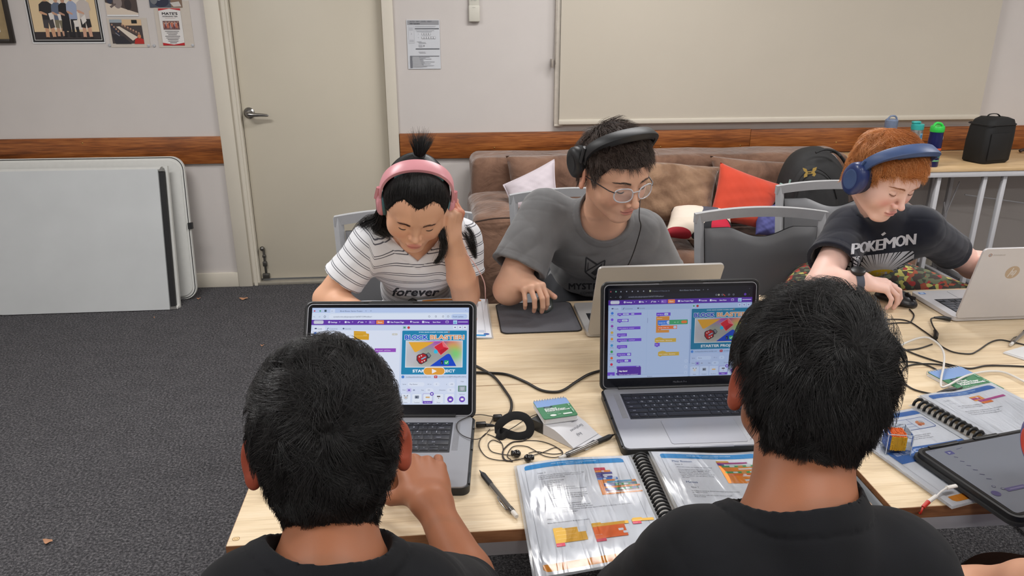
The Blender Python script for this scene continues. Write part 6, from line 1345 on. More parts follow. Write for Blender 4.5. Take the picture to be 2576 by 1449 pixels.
class Head:
    def __init__(s, c, fwd, up, sc, **o):
        s.M = frame_m(c, fwd, up); s.s = sc; s.o = o; s.f = head_sdf(o); s.R = s.M[:3, :3]; s.c = s.M[:3, 3]
    def loc(s, P): return (P-s.c)@s.R/s.s
    def w(s, p): return (A_(p)*s.s)@s.R.T+s.c
    def wv(s, P): return (np.asarray(P)*s.s)@s.R.T+s.c
    def d(s, P):
        L = s.loc(P); r = np.sqrt((L**2).sum(1)); far = r > .26; out = (r-.12)*s.s
        if (~far).any(): out[~far] = s.f(L[~far])*s.s
        return out
# ---- hand : wrist W, direction d, back-of-hand normal n, side t towards the thumb
def hand_ops(s, W, d, n, t, sc=.9, curl=((25, 30, 20),)*4, spread=(6, 2, -3, -9), thumb=(.7, .5, -.3, 20), palm=.078, marks=None):
    W = A_(W); d = nrm(d); n = nrm(A_(n)-d*(A_(n)@d)); t0 = np.cross(d, n); t = t0 if t0@A_(t) > 0 else -t0
    K = []
    for i, (o, l, z) in enumerate(((.030, palm, .000), (.010, palm+.004, .003), (-.011, palm, .001), (-.030, palm-.008, -.004))):
        k = W+(d*l+t*o+n*z)*sc; K.append(k); s.u(d_cap(W+(t*o*.55+n*.0)*sc, k, .0145*sc, .0105*sc), .012*sc)
    s.u(d_ell(W+(d*.042-n*.006)*sc, A_((.036, .040, .012))*sc, np.stack([t, d, n], 1)), .012*sc)
    tips = []
    for i, k in enumerate(K):
        L = ((.040, .024, .019), (.044, .027, .020), (.040, .025, .019), (.032, .019, .017))[i]; r = (.0090, .0092, .0086, .0076)[i]
        a = radians(spread[i]); b = d*cos(a)+t*sin(a); q = 0; p = k
        for j in range(3):
            q += radians(curl[i][j]); v = b*cos(q)-n*sin(q); e = p+v*L[j]*sc; s.u(d_cap(p, e, r*sc*(1, .92, .86)[j], r*sc*(.92, .86, .72)[j]), (.006 if j == 0 else .0015)*sc); p = e
        nn = n*cos(q)+b*sin(q); tips.append((p, v, nn, r*sc*.72))
    tb = W+(d*.022+t*.026-n*.006)*sc; v = nrm(d*thumb[0]+t*thumb[1]+n*thumb[2]); p = tb
    for j, (L, r) in enumerate(((.036, .0125), (.030, .0105), (.024, .0095))):
        e = p+v*L*sc; s.u(d_cap(p, e, r*sc, r*sc*.92), (.014 if j == 0 else .002)*sc); p = e
        a = radians(thumb[3]); v = nrm(v*cos(a)+(d-v*(d@v))*sin(a))
    nn = nrm(np.cross(v, np.cross(n, v))); tips.append((p, v, nn, .0085*sc))
    if marks is not None: marks += tips
    return s
def nail_col(marks, base=(226, 170, 150)):
    def f(P, c):
        for p, v, n, r in marks:
            q = P-(p-v*r*.2); a = q@v; b = q@n; sd = np.sqrt(np.maximum(0, (q**2).sum(1)-a*a-b*b)); w = (np.abs(a) < r*1.05)&(b > r*.45)&(sd < r*.85); c[w] = c[w]*.35+A_(base)*.65
        return c
    return f
def limb(s, pts, rs, k=.02):
    for (a, b), (r0, r1) in zip(zip(pts, pts[1:]), zip(rs, rs[1:])): s.u(d_cap(a, b, r0, r1), k)
def orient(up, front):
    z = nrm(up); x = nrm(np.cross(A_(front), z)); y = np.cross(z, x); return np.stack([x, y, z], 1)
class Body:
    """joints in world space; builds skin and shirt distance fields"""
    def __init__(s, J, k=1.0, lean=None, fat=1.0, w=1.0):
        s.J = {a: A_(b) for a, b in J.items()}; s.k = k; s.fat = fat; J = s.J
        s.mid = (J['shL']+J['shR'])/2; s.up = nrm(s.mid-J['pel']); s.fr = nrm(np.cross(s.up, J['shR']-J['shL'])*1.0)
        if s.fr@A_(lean if lean is not None else (0, 1, 0)) < 0: s.fr = -s.fr
        s.R = orient(s.up, s.fr)
    def torso(s, off=0, k2=1.0):
        J, k, F = s.J, s.k, s.fat; t = S(); R = s.R; m = s.mid; up = s.up; fr = s.fr; L = np.linalg.norm(m-J['pel'])
        sw = np.linalg.norm(J['shL']-J['shR'])/2
        t.u(d_ell(m-up*.10*k+fr*.005, ((sw*.92)+off, .098*k*F+off, .15*k+off), R)); t.u(d_ell(m-up*L*.55, (sw*.80*F+off, .093*k*F+off, .17*k+off), R), .05)
        t.u(d_ell(J['pel'], (.145*k*F+off, .11*k*F+off, .11*k+off), R), .05)
        for a in ('shL', 'shR'):
            t.u(d_ell(J[a]*.96+m*.04-up*.008*k, .050*k+off), .045*k); t.u(d_cap(J['nk']-up*.012*k, J[a]-up*.004, .040*k+off, .040*k+off), .035*k)
            t.u(d_cap(J[a]*.75+m*.25-up*.06*k, m-up*.15*k, .06*k+off, .06*k+off), .05*k)
        return t
def foldf(P, amp, seed=0, sc=1.0, dirs=None):
    r = np.random.default_rng(seed); out = np.zeros(len(P))
    for i in range(7):
        d = r.normal(size=3); d /= np.linalg.norm(d); e = r.normal(size=3); e /= np.linalg.norm(e); fq = (14, 20, 27, 35, 46, 60, 78)[i]*sc
        ph = 3*np.sin(P@e*fq*.3+r.uniform(0, 6)); out += (1-np.abs(np.sin(P@d*fq*.5+ph+r.uniform(0, 6))))**2.2*(1.3, 1.2, 1, .8, .6, .4, .25)[i]-.33*(1.3, 1.2, 1, .8, .6, .4, .25)[i]
    return out*amp/2.2
def plane_cut(p, n): p, n = A_(p), nrm(n); return lambda P: (P-p)@n
# ---- hair strands
def strand_mesh(name, P, m, parent, r=.00035, taper=.25, col=None):
    """P: (N, K, 3) points"""
    N, K, _ = P.shape; T = np.gradient(P, axis=1); T /= np.linalg.norm(T, axis=2, keepdims=True)+1e-9
    ref = np.tile(A_((.31, .52, .79)), (N, K, 1)); U = np.cross(T, ref); U /= np.linalg.norm(U, axis=2, keepdims=True)+1e-9; W_ = np.cross(T, U)
    rr = np.linspace(1, taper, K)[None, :, None]*r; rr = rr if np.isscalar(r) or True else rr
    ring = [P+(U*cos(a)+W_*sin(a))*rr for a in (0, 2.0944, 4.1888)]
    V = np.stack(ring, 2).reshape(-1, 3); b = (np.arange(N)[:, None]*K+np.arange(K-1)[None]).reshape(-1)*3
    Q = np.concatenate([np.stack([b+i, b+(i+1) % 3, b+3+(i+1) % 3, b+3+i], 1) for i in range(3)])
    c = None if col is None else np.repeat(col, K*3, 0)
    return np_mesh(name, V, Q, c, m, parent)
def grow(H, f, roots, L, dirf, K=7, lift=.35, grav=0, jit=.25, seed=1, clump=0.0, hmax=.02, wave=0, wfreq=3, liftpow=1):
    """roots in head space; steps along the scalp field f (head space) and rises off it"""
    r = np.random.default_rng(seed); N = len(roots); P = roots.copy(); out = [P.copy()]; st = L/(K-1); g = grad(f, P); jd = r.normal(size=(N, 3))*jit; base = np.zeros(N)
    if clump: cell = np.floor(roots/clump).astype(int); hsh = (cell*A_((73, 157, 311))).sum(1).astype(int) % 997; cj = r.normal(size=(997, 3))*jit*1.6; jd = jd*.45+cj[hsh]; cl = r.uniform(.55, 1.35, 997)[hsh]
    else: cl = np.ones(N)
    up = A_((0, 0, -1))@H.R                      # world down in head space
    phs = r.uniform(0, 6.28, N)
    for k in range(1, K):
        t = k/(K-1); v = dirf(P)+jd+up*grav*t; v += wave*np.stack([np.sin(phs+wfreq*6.28*t), np.cos(phs+wfreq*6.28*t), np.sin(phs*2+wfreq*5*t)], 1)
        g = grad(f, P, .002); v = v-g*(v*g).sum(1)[:, None]; v /= np.linalg.norm(v, axis=1)[:, None]+1e-9
        P = P+v*st[:, None]; d = f(P); hh = np.minimum(hmax, cl*lift*L*t**liftpow)+.0008; g = grad(f, P, .002); P = P+g*np.clip(hh-d, -.01, .012)[:, None]; out.append(P.copy())
    return H.wv(np.stack(out, 1).reshape(-1, 3)).reshape(N, K, 3)
def scalp(o=None, W=1.0):
    s = S(); s.u(d_ell((0, -.012, .025), (.0755*W, .0955, .0925))); s.u(d_ell((0, .028, .030), (.0625*W, .0555, .0605)), .03); s.u(d_ell((0, .022, -.035), (.0595*W, .0565, .0665)), .03)
    s.u(d_cap((0, -.045, -.03), (0, -.040, -.10), .056, .050), .03); return s
def hairline(table):
    A0 = [radians(a) for a, z in table]; Z0 = [z for a, z in table]
    def f(L): a = np.abs(np.arctan2(L[:, 0], L[:, 1])); return np.interp(a, A0, Z0)
    return f
def sample_roots(f, hl, n, seed=0, extra=None):
    r = np.random.default_rng(seed); out = []; tot = 0
    while tot < n:
        v = r.normal(size=(n*2, 3)); v /= np.linalg.norm(v, axis=1)[:, None]; P = v*.10+A_((0, -.01, .0)); P[:, 2] += r.uniform(-.06, .03, n*2)
        for _ in range(5): P = P-grad(f, P, .002)*f(P)[:, None]*.9
        k = P[:, 2] > hl(P)+r.normal(size=len(P))*.0025
        if extra is not None: k &= extra(P)
        out.append(P[k]); tot += k.sum()
    return np.concatenate(out)[:n]
def whorl_dir(w0, swirl=.35, down=.0):
    w0 = A_(w0)
    def f(P): v = P-w0; v /= np.linalg.norm(v, axis=1)[:, None]+1e-6; return v+np.cross(P/np.linalg.norm(P, axis=1)[:, None], v)*swirl+A_((0, 0, -down))
    return f
def hair_cap(name, H, f, hl, off, m, parent, blocks=.004, extra=None):
    def g(P):
        L = H.loc(P); d = f(L)-off; e = hl(L)-L[:, 2]+.002
        if extra is not None: e = np.maximum(e, extra(L))
        return smax(d, e*.7, .006)*H.s
    lo, hi = H.c-.17*H.s, H.c+.17*H.s; return sdf_obj(name, g, [(lo, hi, blocks)], m, parent)
def hair_mat(nm, c, c2, rough=.38, spec=.5, coat=0):
    n = NT(nm); a = n.n('ShaderNodeTexNoise', {'Vector': n.pos(), 'Scale': 260.0, 'Detail': 2.0}); n.l(n.ramp(a.outputs['Fac'], [(.35, lin(c)), (.65, lin(c2))]), n.b.inputs['Base Color'])
    n.b.inputs['Roughness'].default_value = rough; n.b.inputs['Specular IOR Level'].default_value = spec; MATS[nm] = n.m; return n.m
def skin_mat(nm, rough=.5, sss=.12): return col_mat(nm, rough=rough, spec=.35, sss=sss, bump=.12, bs=700, bd=.0004)
def tube_world(name, pts, m, parent, r, n=10, **k): return B().tube([Vector(p) for p in pts], r=r, n=n, **k).build(name, m, parent, sharp=80)
def headphones(lab, H, mb, mc, mp, width=.092, top=.128, band=(.016, .007), cup=(.030, .038), y0=-.008, cupc=-.012, cupth=.020, yt=.0, cy=0):
    t = thing('headphones', lab, 'headphones', tuple(H.w((0, 0, .12))))
    n = 40; rings = []
    for i in range(n+1):
        a = pi*(i/n); x = -width*cos(a); z = cupc+.02+(top-cupc-.02)*max(0, sin(a))**.62; y = y0+yt*sin(a)
        p = A_((x, y, z)); a2 = a+.02; q = A_((-width*cos(a2), y, cupc+.02+(top-cupc-.02)*max(0, sin(a2))**.62)); tn = nrm(q-p); yy = A_((0, 1, 0)); no = nrm(np.cross(tn, yy)); k = .72+.28*sin(a)
        bw, bt = band[0]*k, band[1]*(.7+.5*sin(a)); ring = []
        for cx_, cz_ in ((-1, -.8), (-.8, -1), (.8, -1), (1, -.8), (1, .8), (.8, 1), (-.8, 1), (-1, .8)): ring.append(Vector(H.w(p+yy*cx_*bw-no*cz_*bt)))
        rings.append(ring)
    B().loft(rings).build('headband', mb, t, sharp=50)
    rings = []
    for i in range(10, n-9):
        a = pi*(i/n); x = -(width-.006)*cos(a); z = cupc+.02+(top-.006-cupc-.02)*sin(a)**.62; p = A_((x, y0+yt*sin(a), z)); rings.append([Vector(H.w(p+A_((dx*band[0]*.85, 0, 0))*0+A_((0, dx*band[0]*.85, dz*.005)))) for dx, dz in ((-1, -1), (1, -1), (1, .6), (-1, .6))])
    B().loft(rings).build('headband_padding', mp, t, sharp=60)
    for x in (-1, 1):
        c = A_((x*(width-.004), y0+cy, cupc)); ax = nrm(A_((x, .0, -.12))); u = A_((0, 1, 0)); v = nrm(np.cross(ax, u)); R3 = lambda a, r, h: Vector(H.w(c+ax*h+(u*cos(a)*cup[0]+v*sin(a)*cup[1])*r))
        prof = [(.30, .5*cupth+.004), (.72, .5*cupth+.003), (.93, .5*cupth-.001), (1, .5*cupth-.006), (1, -.2*cupth), (.96, -.3*cupth)]
        e = B().loft([[R3(2*pi*k/28, r, h) for k in range(28)] for r, h in prof]).build('ear_cup', mc, t, sharp=50)
        B().loft([[R3(2*pi*k/28, r, h) for k in range(28)] for r, h in ((.5, .5*cupth+.0045), (.55, .5*cupth+.0048), (.62, .5*cupth+.0040))]).build('cup_ring', mb, e, sharp=50)
        B().loft([[R3(2*pi*k/28, r, h) for k in range(28)] for r, h in ((.96, -.3*cupth), (1.0, -.45*cupth), (.98, -.8*cupth), (.84, -.95*cupth), (.6, -.9*cupth))]).build('ear_cushion', mp, t, sharp=70)
        b = B(); yk = [H.w(A_((x*width*1.0, y0+s_*.0, cupc+.035+.02*(1-abs(s_))))) for s_ in (-1, 0, 1)]
        b.tube([Vector(H.w(A_((x*(width+.002), y0, cupc+.060)))), Vector(H.w(A_((x*(width+.005), y0, cupc+.036)))), Vector(H.w(A_((x*(width+.006), y0, cupc+.020))))], r=.009, n=8, flat=.5).build('yoke', mb, t, sharp=60)
    return t
# ============================================================ PEOPLE
M_hb = hair_mat('black_hair', (15, 14, 14), (30, 28, 28), .40, .45); M_hbc = mat('black_scalp_hair', (14, 13, 13), .75, spec=.2, var=.1)
M_hd = hair_mat('dark_brown_hair', (58, 48, 43), (104, 88, 80), .45, .4); M_hdc = mat('dark_brown_scalp_hair', (38, 30, 27), .8, spec=.15)
M_hr = hair_mat('ginger_hair', (170, 104, 54), (222, 152, 90), .45, .4); M_hrc = mat('ginger_scalp_hair', (150, 88, 44), .8, spec=.15)
M_sk = skin_mat('skin'); M_lash = mat('dark_lashes', (32, 24, 22), .6); M_gbrow = mat('ginger_brow', (176, 116, 78), .6)
M_pants = mat('dark_trousers', (36, 37, 42), .85, var=.08, bump=.2, bs=900); M_shoe = mat('black_shoe', (26, 26, 28), .5)
def eye_head(px, py, Y, yaw, pitch, roll, sc, **o):
    """head placed by the point midway between the eyes; yaw to +x from facing -y"""
    a, p = radians(yaw), radians(pitch); f = A_((sin(a)*cos(p), -cos(a)*cos(p), -sin(p))); M = frame_m((0, 0, 0), f, (0, 0, 1)); r = radians(roll)
    up = M[:3, 2]*cos(r)+M[:3, 0]*sin(r); e = A_(PY(px, py, Y)); H = Head(e, f, up, sc, **o); H.c = e-H.R@(A_((0, .08, 0))*sc); H.M[:3, 3] = H.c; return H
def legs(t, Bd, kn, k=1.0, m=None, dirn=-1, spread=.05, lift=0):
    J = Bd.J; f = S(); rt = nrm(J['shR']-J['shL']); f.u(d_ell(J['pel']-A_((0, 0, .01)), (.150*k, .13*k, .11*k)))
    for s_ in (-1, 1):
        hip = J['pel']+rt*s_*.08*k-A_((0, 0, .03-lift)); kne = hip+A_((rt[0]*s_*spread, dirn*.36*k, 0)); kne[2] = max(.5, hip[2]-.03); an = A_((kne[0], kne[1]+.02*-dirn, .10)); f.u(d_cap(hip, kne, .080*k, .060*k), .05); f.u(d_cap(kne, an, .058*k, .045*k), .02)
        sh = S(); sh.u(d_cap(an+A_((0, -dirn*.02, -.055)), an+A_((0, dirn*.12, -.065)), .038*k, .033*k)); sdf_obj('shoe', (lambda sh: (lambda P: np.maximum(sh(P), .002-P[:, 2])))(sh), [(an-A_((.08, .22, .105)), an+A_((.08, .22, .04)), .008)], M_shoe, t)
    lo = J['pel']-A_((.32, .55, .52)); hi = J['pel']+A_((.32, .55, .12)); sdf_obj('trousers', f, [(lo, hi, .011)], m or M_pants, t)
def person(lab, H, J, k=1.0, fat=1.0, arms=None, hands=None, lean=(0, -1, 0), head_h=.0016, shirt=None, box=None, neck=(.046, .050), skinc=None, hand_h=.0026, body_h=.006):
    """arms: side -> (elbow, wrist, radii); hands: list of (wrist,d,n,t,kw); returns thing and fields"""
    Bd = Body(J, k, lean, fat); J = Bd.J; t = thing('person', lab, 'person', (J['pel'][0], J['pel'][1], 0)); T0 = Bd.torso(0)
    body = S(); body.u(lambda P: T0(P)); hb = H.w((0, -.030, -.060)); body.u(d_cap(J['nk']-Bd.up*.02, hb, neck[1]*k, neck[0]*k), .035*k)
    rr = {'L': (.044, .038, .041, .026), 'R': (.044, .038, .041, .026)}; marks = []; hands_s = []
    for sd in ('L', 'R'):
        if sd not in arms: continue
        el, wr = A_(arms[sd][0]), A_(arms[sd][1]); rs = arms[sd][2] if len(arms[sd]) > 2 else rr[sd]; sh = J['sh'+sd]; body.u(d_cap(sh, el, rs[0]*k, rs[1]*k), .03); m1 = el*.68+wr*.32
        body.u(d_cap(el, m1, rs[1]*k*.98, rs[2]*k), .012); body.u(d_cap(m1, wr, rs[2]*k, rs[3]*k), .012)
    blocks = []
    for (W, d, n, tt, kw) in hands:
        hs = S(); hand_ops(hs, W, d, n, tt, marks=marks, **kw); hands_s.append(hs); body.u((lambda hs: (lambda P: hs(P)))(hs), .022); W = A_(W); c = W+nrm(d)*.06; blocks.append((c-.115, c+.115, hand_h))
    body.u(H.d, .012)
    hc_ = H.c+H.R@A_((0, 0, -.0)); blocks.append((hc_-.150*H.s, hc_+.150*H.s, head_h))
    pts = [J['shL'], J['shR'], J['pel'], J['nk']]+[A_(a) for s_ in arms.values() for a in s_[:2]]; lo = np.min(pts, 0)-.16; hi = np.max(pts, 0)+.14
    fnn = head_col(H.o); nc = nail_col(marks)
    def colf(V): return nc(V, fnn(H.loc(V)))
    def bodyf(P): return body(P)
    # coarse body leaves out what the fine blocks already cover
    Vs, Qs, kk = [], [], 0
    for b in blocks: V, Q = surfnet(bodyf, *b); Vs.append(V); Qs.append(Q+kk); kk += len(V)
    V, Q = surfnet(bodyf, lo, hi, body_h); ctr = V[Q].mean(1); keep = np.ones(len(Q), bool)
    for b in blocks: keep &= ~((ctr > A_(b[0])+.012).all(1) & (ctr < A_(b[1])-.012).all(1))
    Vs.append(V); Qs.append(Q[keep]+kk); V = np.concatenate(Vs); np_mesh('body', V, np.concatenate(Qs), colf(V), M_sk, t)
    return t, Bd, body
def shirt(t, Bd, H, m, off=.010, sleeves=None, neckhole=None, vneck=None, amp=.0022, seed=1, h=.004, box=None, name='shirt', attrf=None, colf=None, fsc=1.0, slr=1.0, rib=True, nkr=.052):
    J, k = Bd.J, Bd.k; T = Bd.torso(off); f = S(); f.u(lambda P: T(P)); cuts = []
    f.u(d_cap(A_(J['nk'])-Bd.up*.03, A_(J['nk'])*.62+A_(H.w((0, -.030, -.060)))*.38, (nkr+.004)*k+off*.8, (nkr-.001)*k+off*.7), .035*k)
    for sd, (end, r0, r1) in sleeves.items():
        end = A_(end); sh = J['sh'+sd]; ax = nrm(end-sh); a0 = sh-ax*.02; cp = d_cap(a0, end+ax*.05, r0*k*slr, r1*k*slr); inn = d_cap(a0, end+ax*.06, (r0-.009)*k*slr, (r1-.009)*k*slr); pl = plane_cut(end, ax)
        def g(P, cp=cp, pl=pl, inn=inn, ax=ax, end=end, r1=r1):
            q = (P-end)@ax; d = np.maximum(cp(P)-.0015*np.exp(-((q+.004)/.006)**2)+.0010*np.exp(-((q+.022)/.0022)**2), pl(P)); return np.maximum(d, -np.maximum(inn(P), -(q+.035)))
        f.u(g, .028)
    nk, nr, hb = neckhole
    nh = d_cap(A_(nk), A_(hb), nr, nr*1.05)
    cutters = [nh]
    if vneck is not None: cutters += vneck
    def F(P):
        d = f(P)-0.0; e = np.min([c(P) for c in cutters], 0)
        if rib: d = d-.0016*(np.clip(1-np.abs(e-.009)/.011, 0, 1) > .05)+.0010*np.exp(-((e-.0195)/.0022)**2)
        d = d+foldf(P, amp, seed, fsc)*np.clip((e-.02)/.03, .05, 1); return smax(d, -e, .004)
    pts = [J['shL'], J['shR'], J['pel']]+[A_(s_[0]) for s_ in sleeves.values()]; lo = np.min(pts, 0)-.13; hi = np.max(pts, 0)+.12
    if box: lo, hi = A_(box[0]), A_(box[1])
    return sdf_obj(name, F, [(lo, hi, h)], m, t, colf, attrf), F
def hair_thing(t, H, sc, hl, m, mc, n, L, dirf, capoff=.004, r=.00045, seed=1, extra=None, **kw):
    hair_cap('hair', H, sc, hl, capoff, mc, t) ; R = sample_roots(sc, hl, n, seed, extra); LL = L(R) if callable(L) else np.full(n, L); LL = LL*np.random.default_rng(seed+5).uniform(.7, 1.15, n)
    G_ = grow(H, sc, R, LL, dirf, seed=seed, **kw); return strand_mesh('hair_strands', G_, m, t, r=r)
def cloth(nm, c, c2=None, rough=.85, sheen=.2):
    n = NT(nm); a = n.n('ShaderNodeTexNoise', {'Vector': n.pos(), 'Scale': 14.0, 'Detail': 3.0}); n.l(n.ramp(a.outputs['Fac'], [(.3, lin(c)), (.7, lin(c2 or c))]), n.b.inputs['Base Color']); n.b.inputs['Roughness'].default_value = rough; n.b.inputs['Sheen Weight'].default_value = sheen; n.b.inputs['Specular IOR Level'].default_value = .2
    w_ = n.n('ShaderNodeTexNoise', {'Vector': n.pos(), 'Scale': 900.0, 'Detail': 2.0}); n.bump(w_.outputs['Fac'], .25, .0006); MATS[nm] = n.m; return n.m
def decal(name, shirt_ob, d, project, m, parent, off=.0012):
    """lay a Deco's flat geometry on a garment: project(u,v)->(origin, direction)"""
    d.sub = 5; d.split(); me = shirt_ob.data; bvh = BVHTree.FromPolygons([v.co for v in me.vertices], [p.vertices for p in me.polygons]); mw = wmat(shirt_ob); inv = mw.inverted(); V = []
    for (u, v, h) in d.V:
        o, dr = project(u, v); o2 = inv @ Vector(o); d2 = (inv.to_3x3() @ Vector(dr)).normalized(); hit = bvh.ray_cast(o2, d2); p = hit[0] if hit[0] else o2+d2*.3; V.append(tuple(mw @ (p-d2*(off+h))) if hit[0] else None)
    ok = lambda f: all(V[i] for i in f) and max((Vector(V[f[0]])-Vector(V[i])).length for i in f) < .03
    d.Fc = [f for f in d.Fc if ok(f)]; V = [v or (0, 0, 0) for v in V]; us = sorted({i for f in d.Fc for i in f}); mp = {i: j for j, i in enumerate(us)}; d.Fc = [tuple(mp[i] for i in f) for f in d.Fc]; V = [V[i] for i in us]; d.C = [d.C[i] for i in us]
    d.V = V; d.sub = None; d.F = lambda a, b, h=0: (a, b, h); return d.build(name, m, parent)
exec('')
# ------------------------------------------------------------ girl with the pink headphones
HG = eye_head(1047, 572, 1.93, 1, 36, -7, 1.04, skin=(226, 174, 142), lip=(196, 116, 108), cheek=1.15, bridge=.3, nose=(-.008, .006), nw=.82, gaze=-.006, gap=.0016, noear=1, w=1.03, blush=.18, sock=.0035)
JG = dict(shR=PY(936, 612, 2.10), shL=PY(1160, 612, 2.12), nk=PY(1048, 590, 2.10), pel=(-.10, 2.44, .57))
elR = PZ(822, 752, .775); wrR = PZ(935, 800, .760); elL = PZ(1172, 741, .765); wrL = PY(1134, 594, 2.0)
t, Bd, body = person('girl with pink headphones and white striped shirt leaning her head on her hand', HG, JG, .86, arms={'R': (elR, wrR, (.050, .044, .046, .028)), 'L': (elL, wrL, (.050, .046, .047, .030))},
    hands=[(wrR, (1, -.25, -.1), (0, 0, 1), (0, 1, 0), dict(sc=.82)), (wrL, (.26, -.02, 1), (.85, -.55, -.1), (.2, .8, .3), dict(sc=.90, curl=((52, 58, 36), (54, 56, 36), (50, 56, 34), (44, 52, 30)), thumb=(.5, .5, -.5, 20), palm=.070))], neck=(.043, .050))
lashes(HG, t, M_lash); brows(HG, t, mat('soft_brow', (92, 62, 50), .7), z=.0165, th=1.5, n=170, x0=.015, x1=.043, r=.0003, L=.006)
ms = NT('striped_white_cotton'); at = ms.n('ShaderNodeAttribute', attribute_name='stripe'); sep = ms.n('ShaderNodeSeparateXYZ', {0: at.outputs['Vector']}); nz = ms.n('ShaderNodeTexNoise', {'Vector': ms.pos(), 'Scale': 9.0}); ad = ms.n('ShaderNodeMath', {0: nz.outputs['Fac'], 1: .18}, operation='MULTIPLY'); su = ms.n('ShaderNodeMath', {0: sep.outputs[0], 1: ad.outputs[0]}, operation='ADD'); fr = ms.n('ShaderNodeMath', {0: su.outputs[0]}, operation='FRACT')
ms.l(ms.ramp(fr.outputs[0], [(0, lin((226, 227, 231))), (.28, lin((226, 227, 231))), (.30, lin((86, 88, 98))), (.355, lin((86, 88, 98))), (.375, lin((226, 227, 231))), (.50, lin((226, 227, 231))), (.52, lin((86, 88, 98))), (.575, lin((86, 88, 98))), (.595, lin((226, 227, 231)))]), ms.b.inputs['Base Color']); ms.b.inputs['Roughness'].default_value = .85
def stripeG(V):
    J = Bd.J; out = np.zeros((len(V), 3)); dz = (V-J['nk'])@Bd.up; s_ = dz/.032+.35*np.sin((V[:, 0]-Bd.mid[0])*14)**2
    for sd, e in (('R', elR), ('L', elL)):
        sh = J['sh'+sd]; ax = nrm(A_(e)-sh); q = (V-sh)@ax; sdv = (V-sh)-q[:, None]*ax; rad = np.sqrt((sdv**2).sum(1)); outw = (V-Bd.mid)@nrm(sh-Bd.mid)-np.linalg.norm(sh-Bd.mid); w_ = np.clip((outw+.005)/.012, 0, 1)*(rad < .10); s_ = s_*(1-w_)+(-q/.027+.3)*w_
    out[:, 0] = s_; return out
csR = A_(JG['shR'])*.36+A_(elR)*.64; csL = A_(JG['shL'])*.45+A_(elL)*.55
vc = A_(PY(1050, 672, 1.99))
sh_o, F = shirt(t, Bd, HG, ms.m, off=.010, sleeves={'R': (csR, .062, .072), 'L': (csL, .062, .070)}, neckhole=(A_(JG['nk'])+A_((0, .0, -.0)), .066, HG.w((0, -.03, -.06))), vneck=[lambda P: np.maximum((np.abs(P[:, 0]-vc[0])-(P[:, 2]-vc[2]+.004)*1.05)*.7, P[:, 1]-2.08)], amp=.004, seed=3, attrf={'stripe': stripeG})
# word on the shirt, half hidden by the workbook
d = Deco(lambda u, v, h=0: (u, v, h), dh=1e-5); d.text('forever', 0, 0, 20, (44, 46, 54), w=66, bold=.5, slant=.3)
decal('shirt_lettering', sh_o, d, lambda u, v: (PY(985+u*1.75, 744+v*1.4, 1.6), _ray(985+u*1.75, 744+v*1.4)), CLOTHPRINT, sh_o)
scG = scalp(W=1.02); hlG = hairline([(0, .064), (14, .072), (30, .076), (42, .062), (52, .030), (58, .012), (72, -.006), (86, -.004), (100, .0), (125, -.05), (180, -.09)])
bun = A_((0, -.055, .118))
def dG(P): v = bun-P; v /= np.linalg.norm(v, axis=1)[:, None]+1e-6; return v
hair_cap('hair', HG, scG, hlG, .0022, M_hbc, t)
R = sample_roots(scG, hlG, 15000, 11); dist = np.linalg.norm(R-bun, axis=1); strand_mesh('hair_strands', grow(HG, scG, R, np.minimum(.085, dist*.85), dG, K=8, lift=.12, jit=.06, seed=4, hmax=.0050), M_hb, t, r=.0006)
# short fuzz at the hairline corners and the small top ponytail
rs = np.random.default_rng(3); n = 500; th = rs.uniform(0, 6.28, n); a = rs.uniform(0, 1, n)**.7
base = bun+A_((0, .0, -.006))+np.stack([np.cos(th)*.012*a, np.sin(th)*.012*a, np.zeros(n)], 1); dr = np.stack([np.cos(th)*.35*a-.10, np.sin(th)*.35*a-.55, np.ones(n)], 1); L = rs.uniform(.025, .045, n)
P = np.stack([base+dr*L[:, None]*s_+np.stack([np.cos(th)*.010*s_**2, -.015*s_**2+0*th, -.006*s_**2+0*th], 1) for s_ in np.linspace(0, 1, 6)], 1); strand_mesh('ponytail', HG.wv(P.reshape(-1, 3)).reshape(n, 6, 3), M_hb, t, r=.0006)
B().tube(cr([Vector(HG.w(bun+A_((cos(q)*.013, sin(q)*.013, -.002)))) for q in [2*pi*i/12 for i in range(12)]], 2, closed=True), r=.003, n=8, closed=True).build('hair_tie', M_rubber, t, sharp=80)
# long loose locks on both sides, in front of the shoulders
def lock(paths, n, w, seed, r=.0006, nm='long_hair'):
    r_ = np.random.default_rng(seed); Ps = []
    for i in range(n):
        a = paths[r_.integers(len(paths))]; pts = np.array([list(q) for q in cr([Vector(p) for p in a], 6)]); o = r_.normal(size=3)*w; ph = r_.uniform(0, 6.28); s_ = np.linspace(0, 1, len(pts))[:, None]
        Ps.append(pts+o*(.6+.9*np.sin(s_*3.0))*np.ones(3)+A_((1, 0, 0))*.004*np.sin(s_*7+ph)*s_)
    L_ = max(len(p) for p in Ps); Ps = [p for p in Ps if len(p) == L_]; strand_mesh(nm, np.array(Ps), M_hb, t, r=r)
Hw = lambda x, y, z: HG.w((x, y, z))
lock([[Hw(.080, -.02, -.01), PY(950, 545, 2.02), PY(925, 556, 2.06), PY(905, 572, 2.10), PY(890, 590, 2.16)], [Hw(.078, -.03, -.03), PY(965, 560, 2.03), PY(962, 575, 2.02), PY(975, 588, 2.03), PY(985, 594, 2.04)], [Hw(.078, -.03, -.03), PY(955, 560, 2.02), PY(945, 572, 2.03), PY(950, 582, 2.03), PY(968, 592, 2.03)]], 620, .0045, 1)
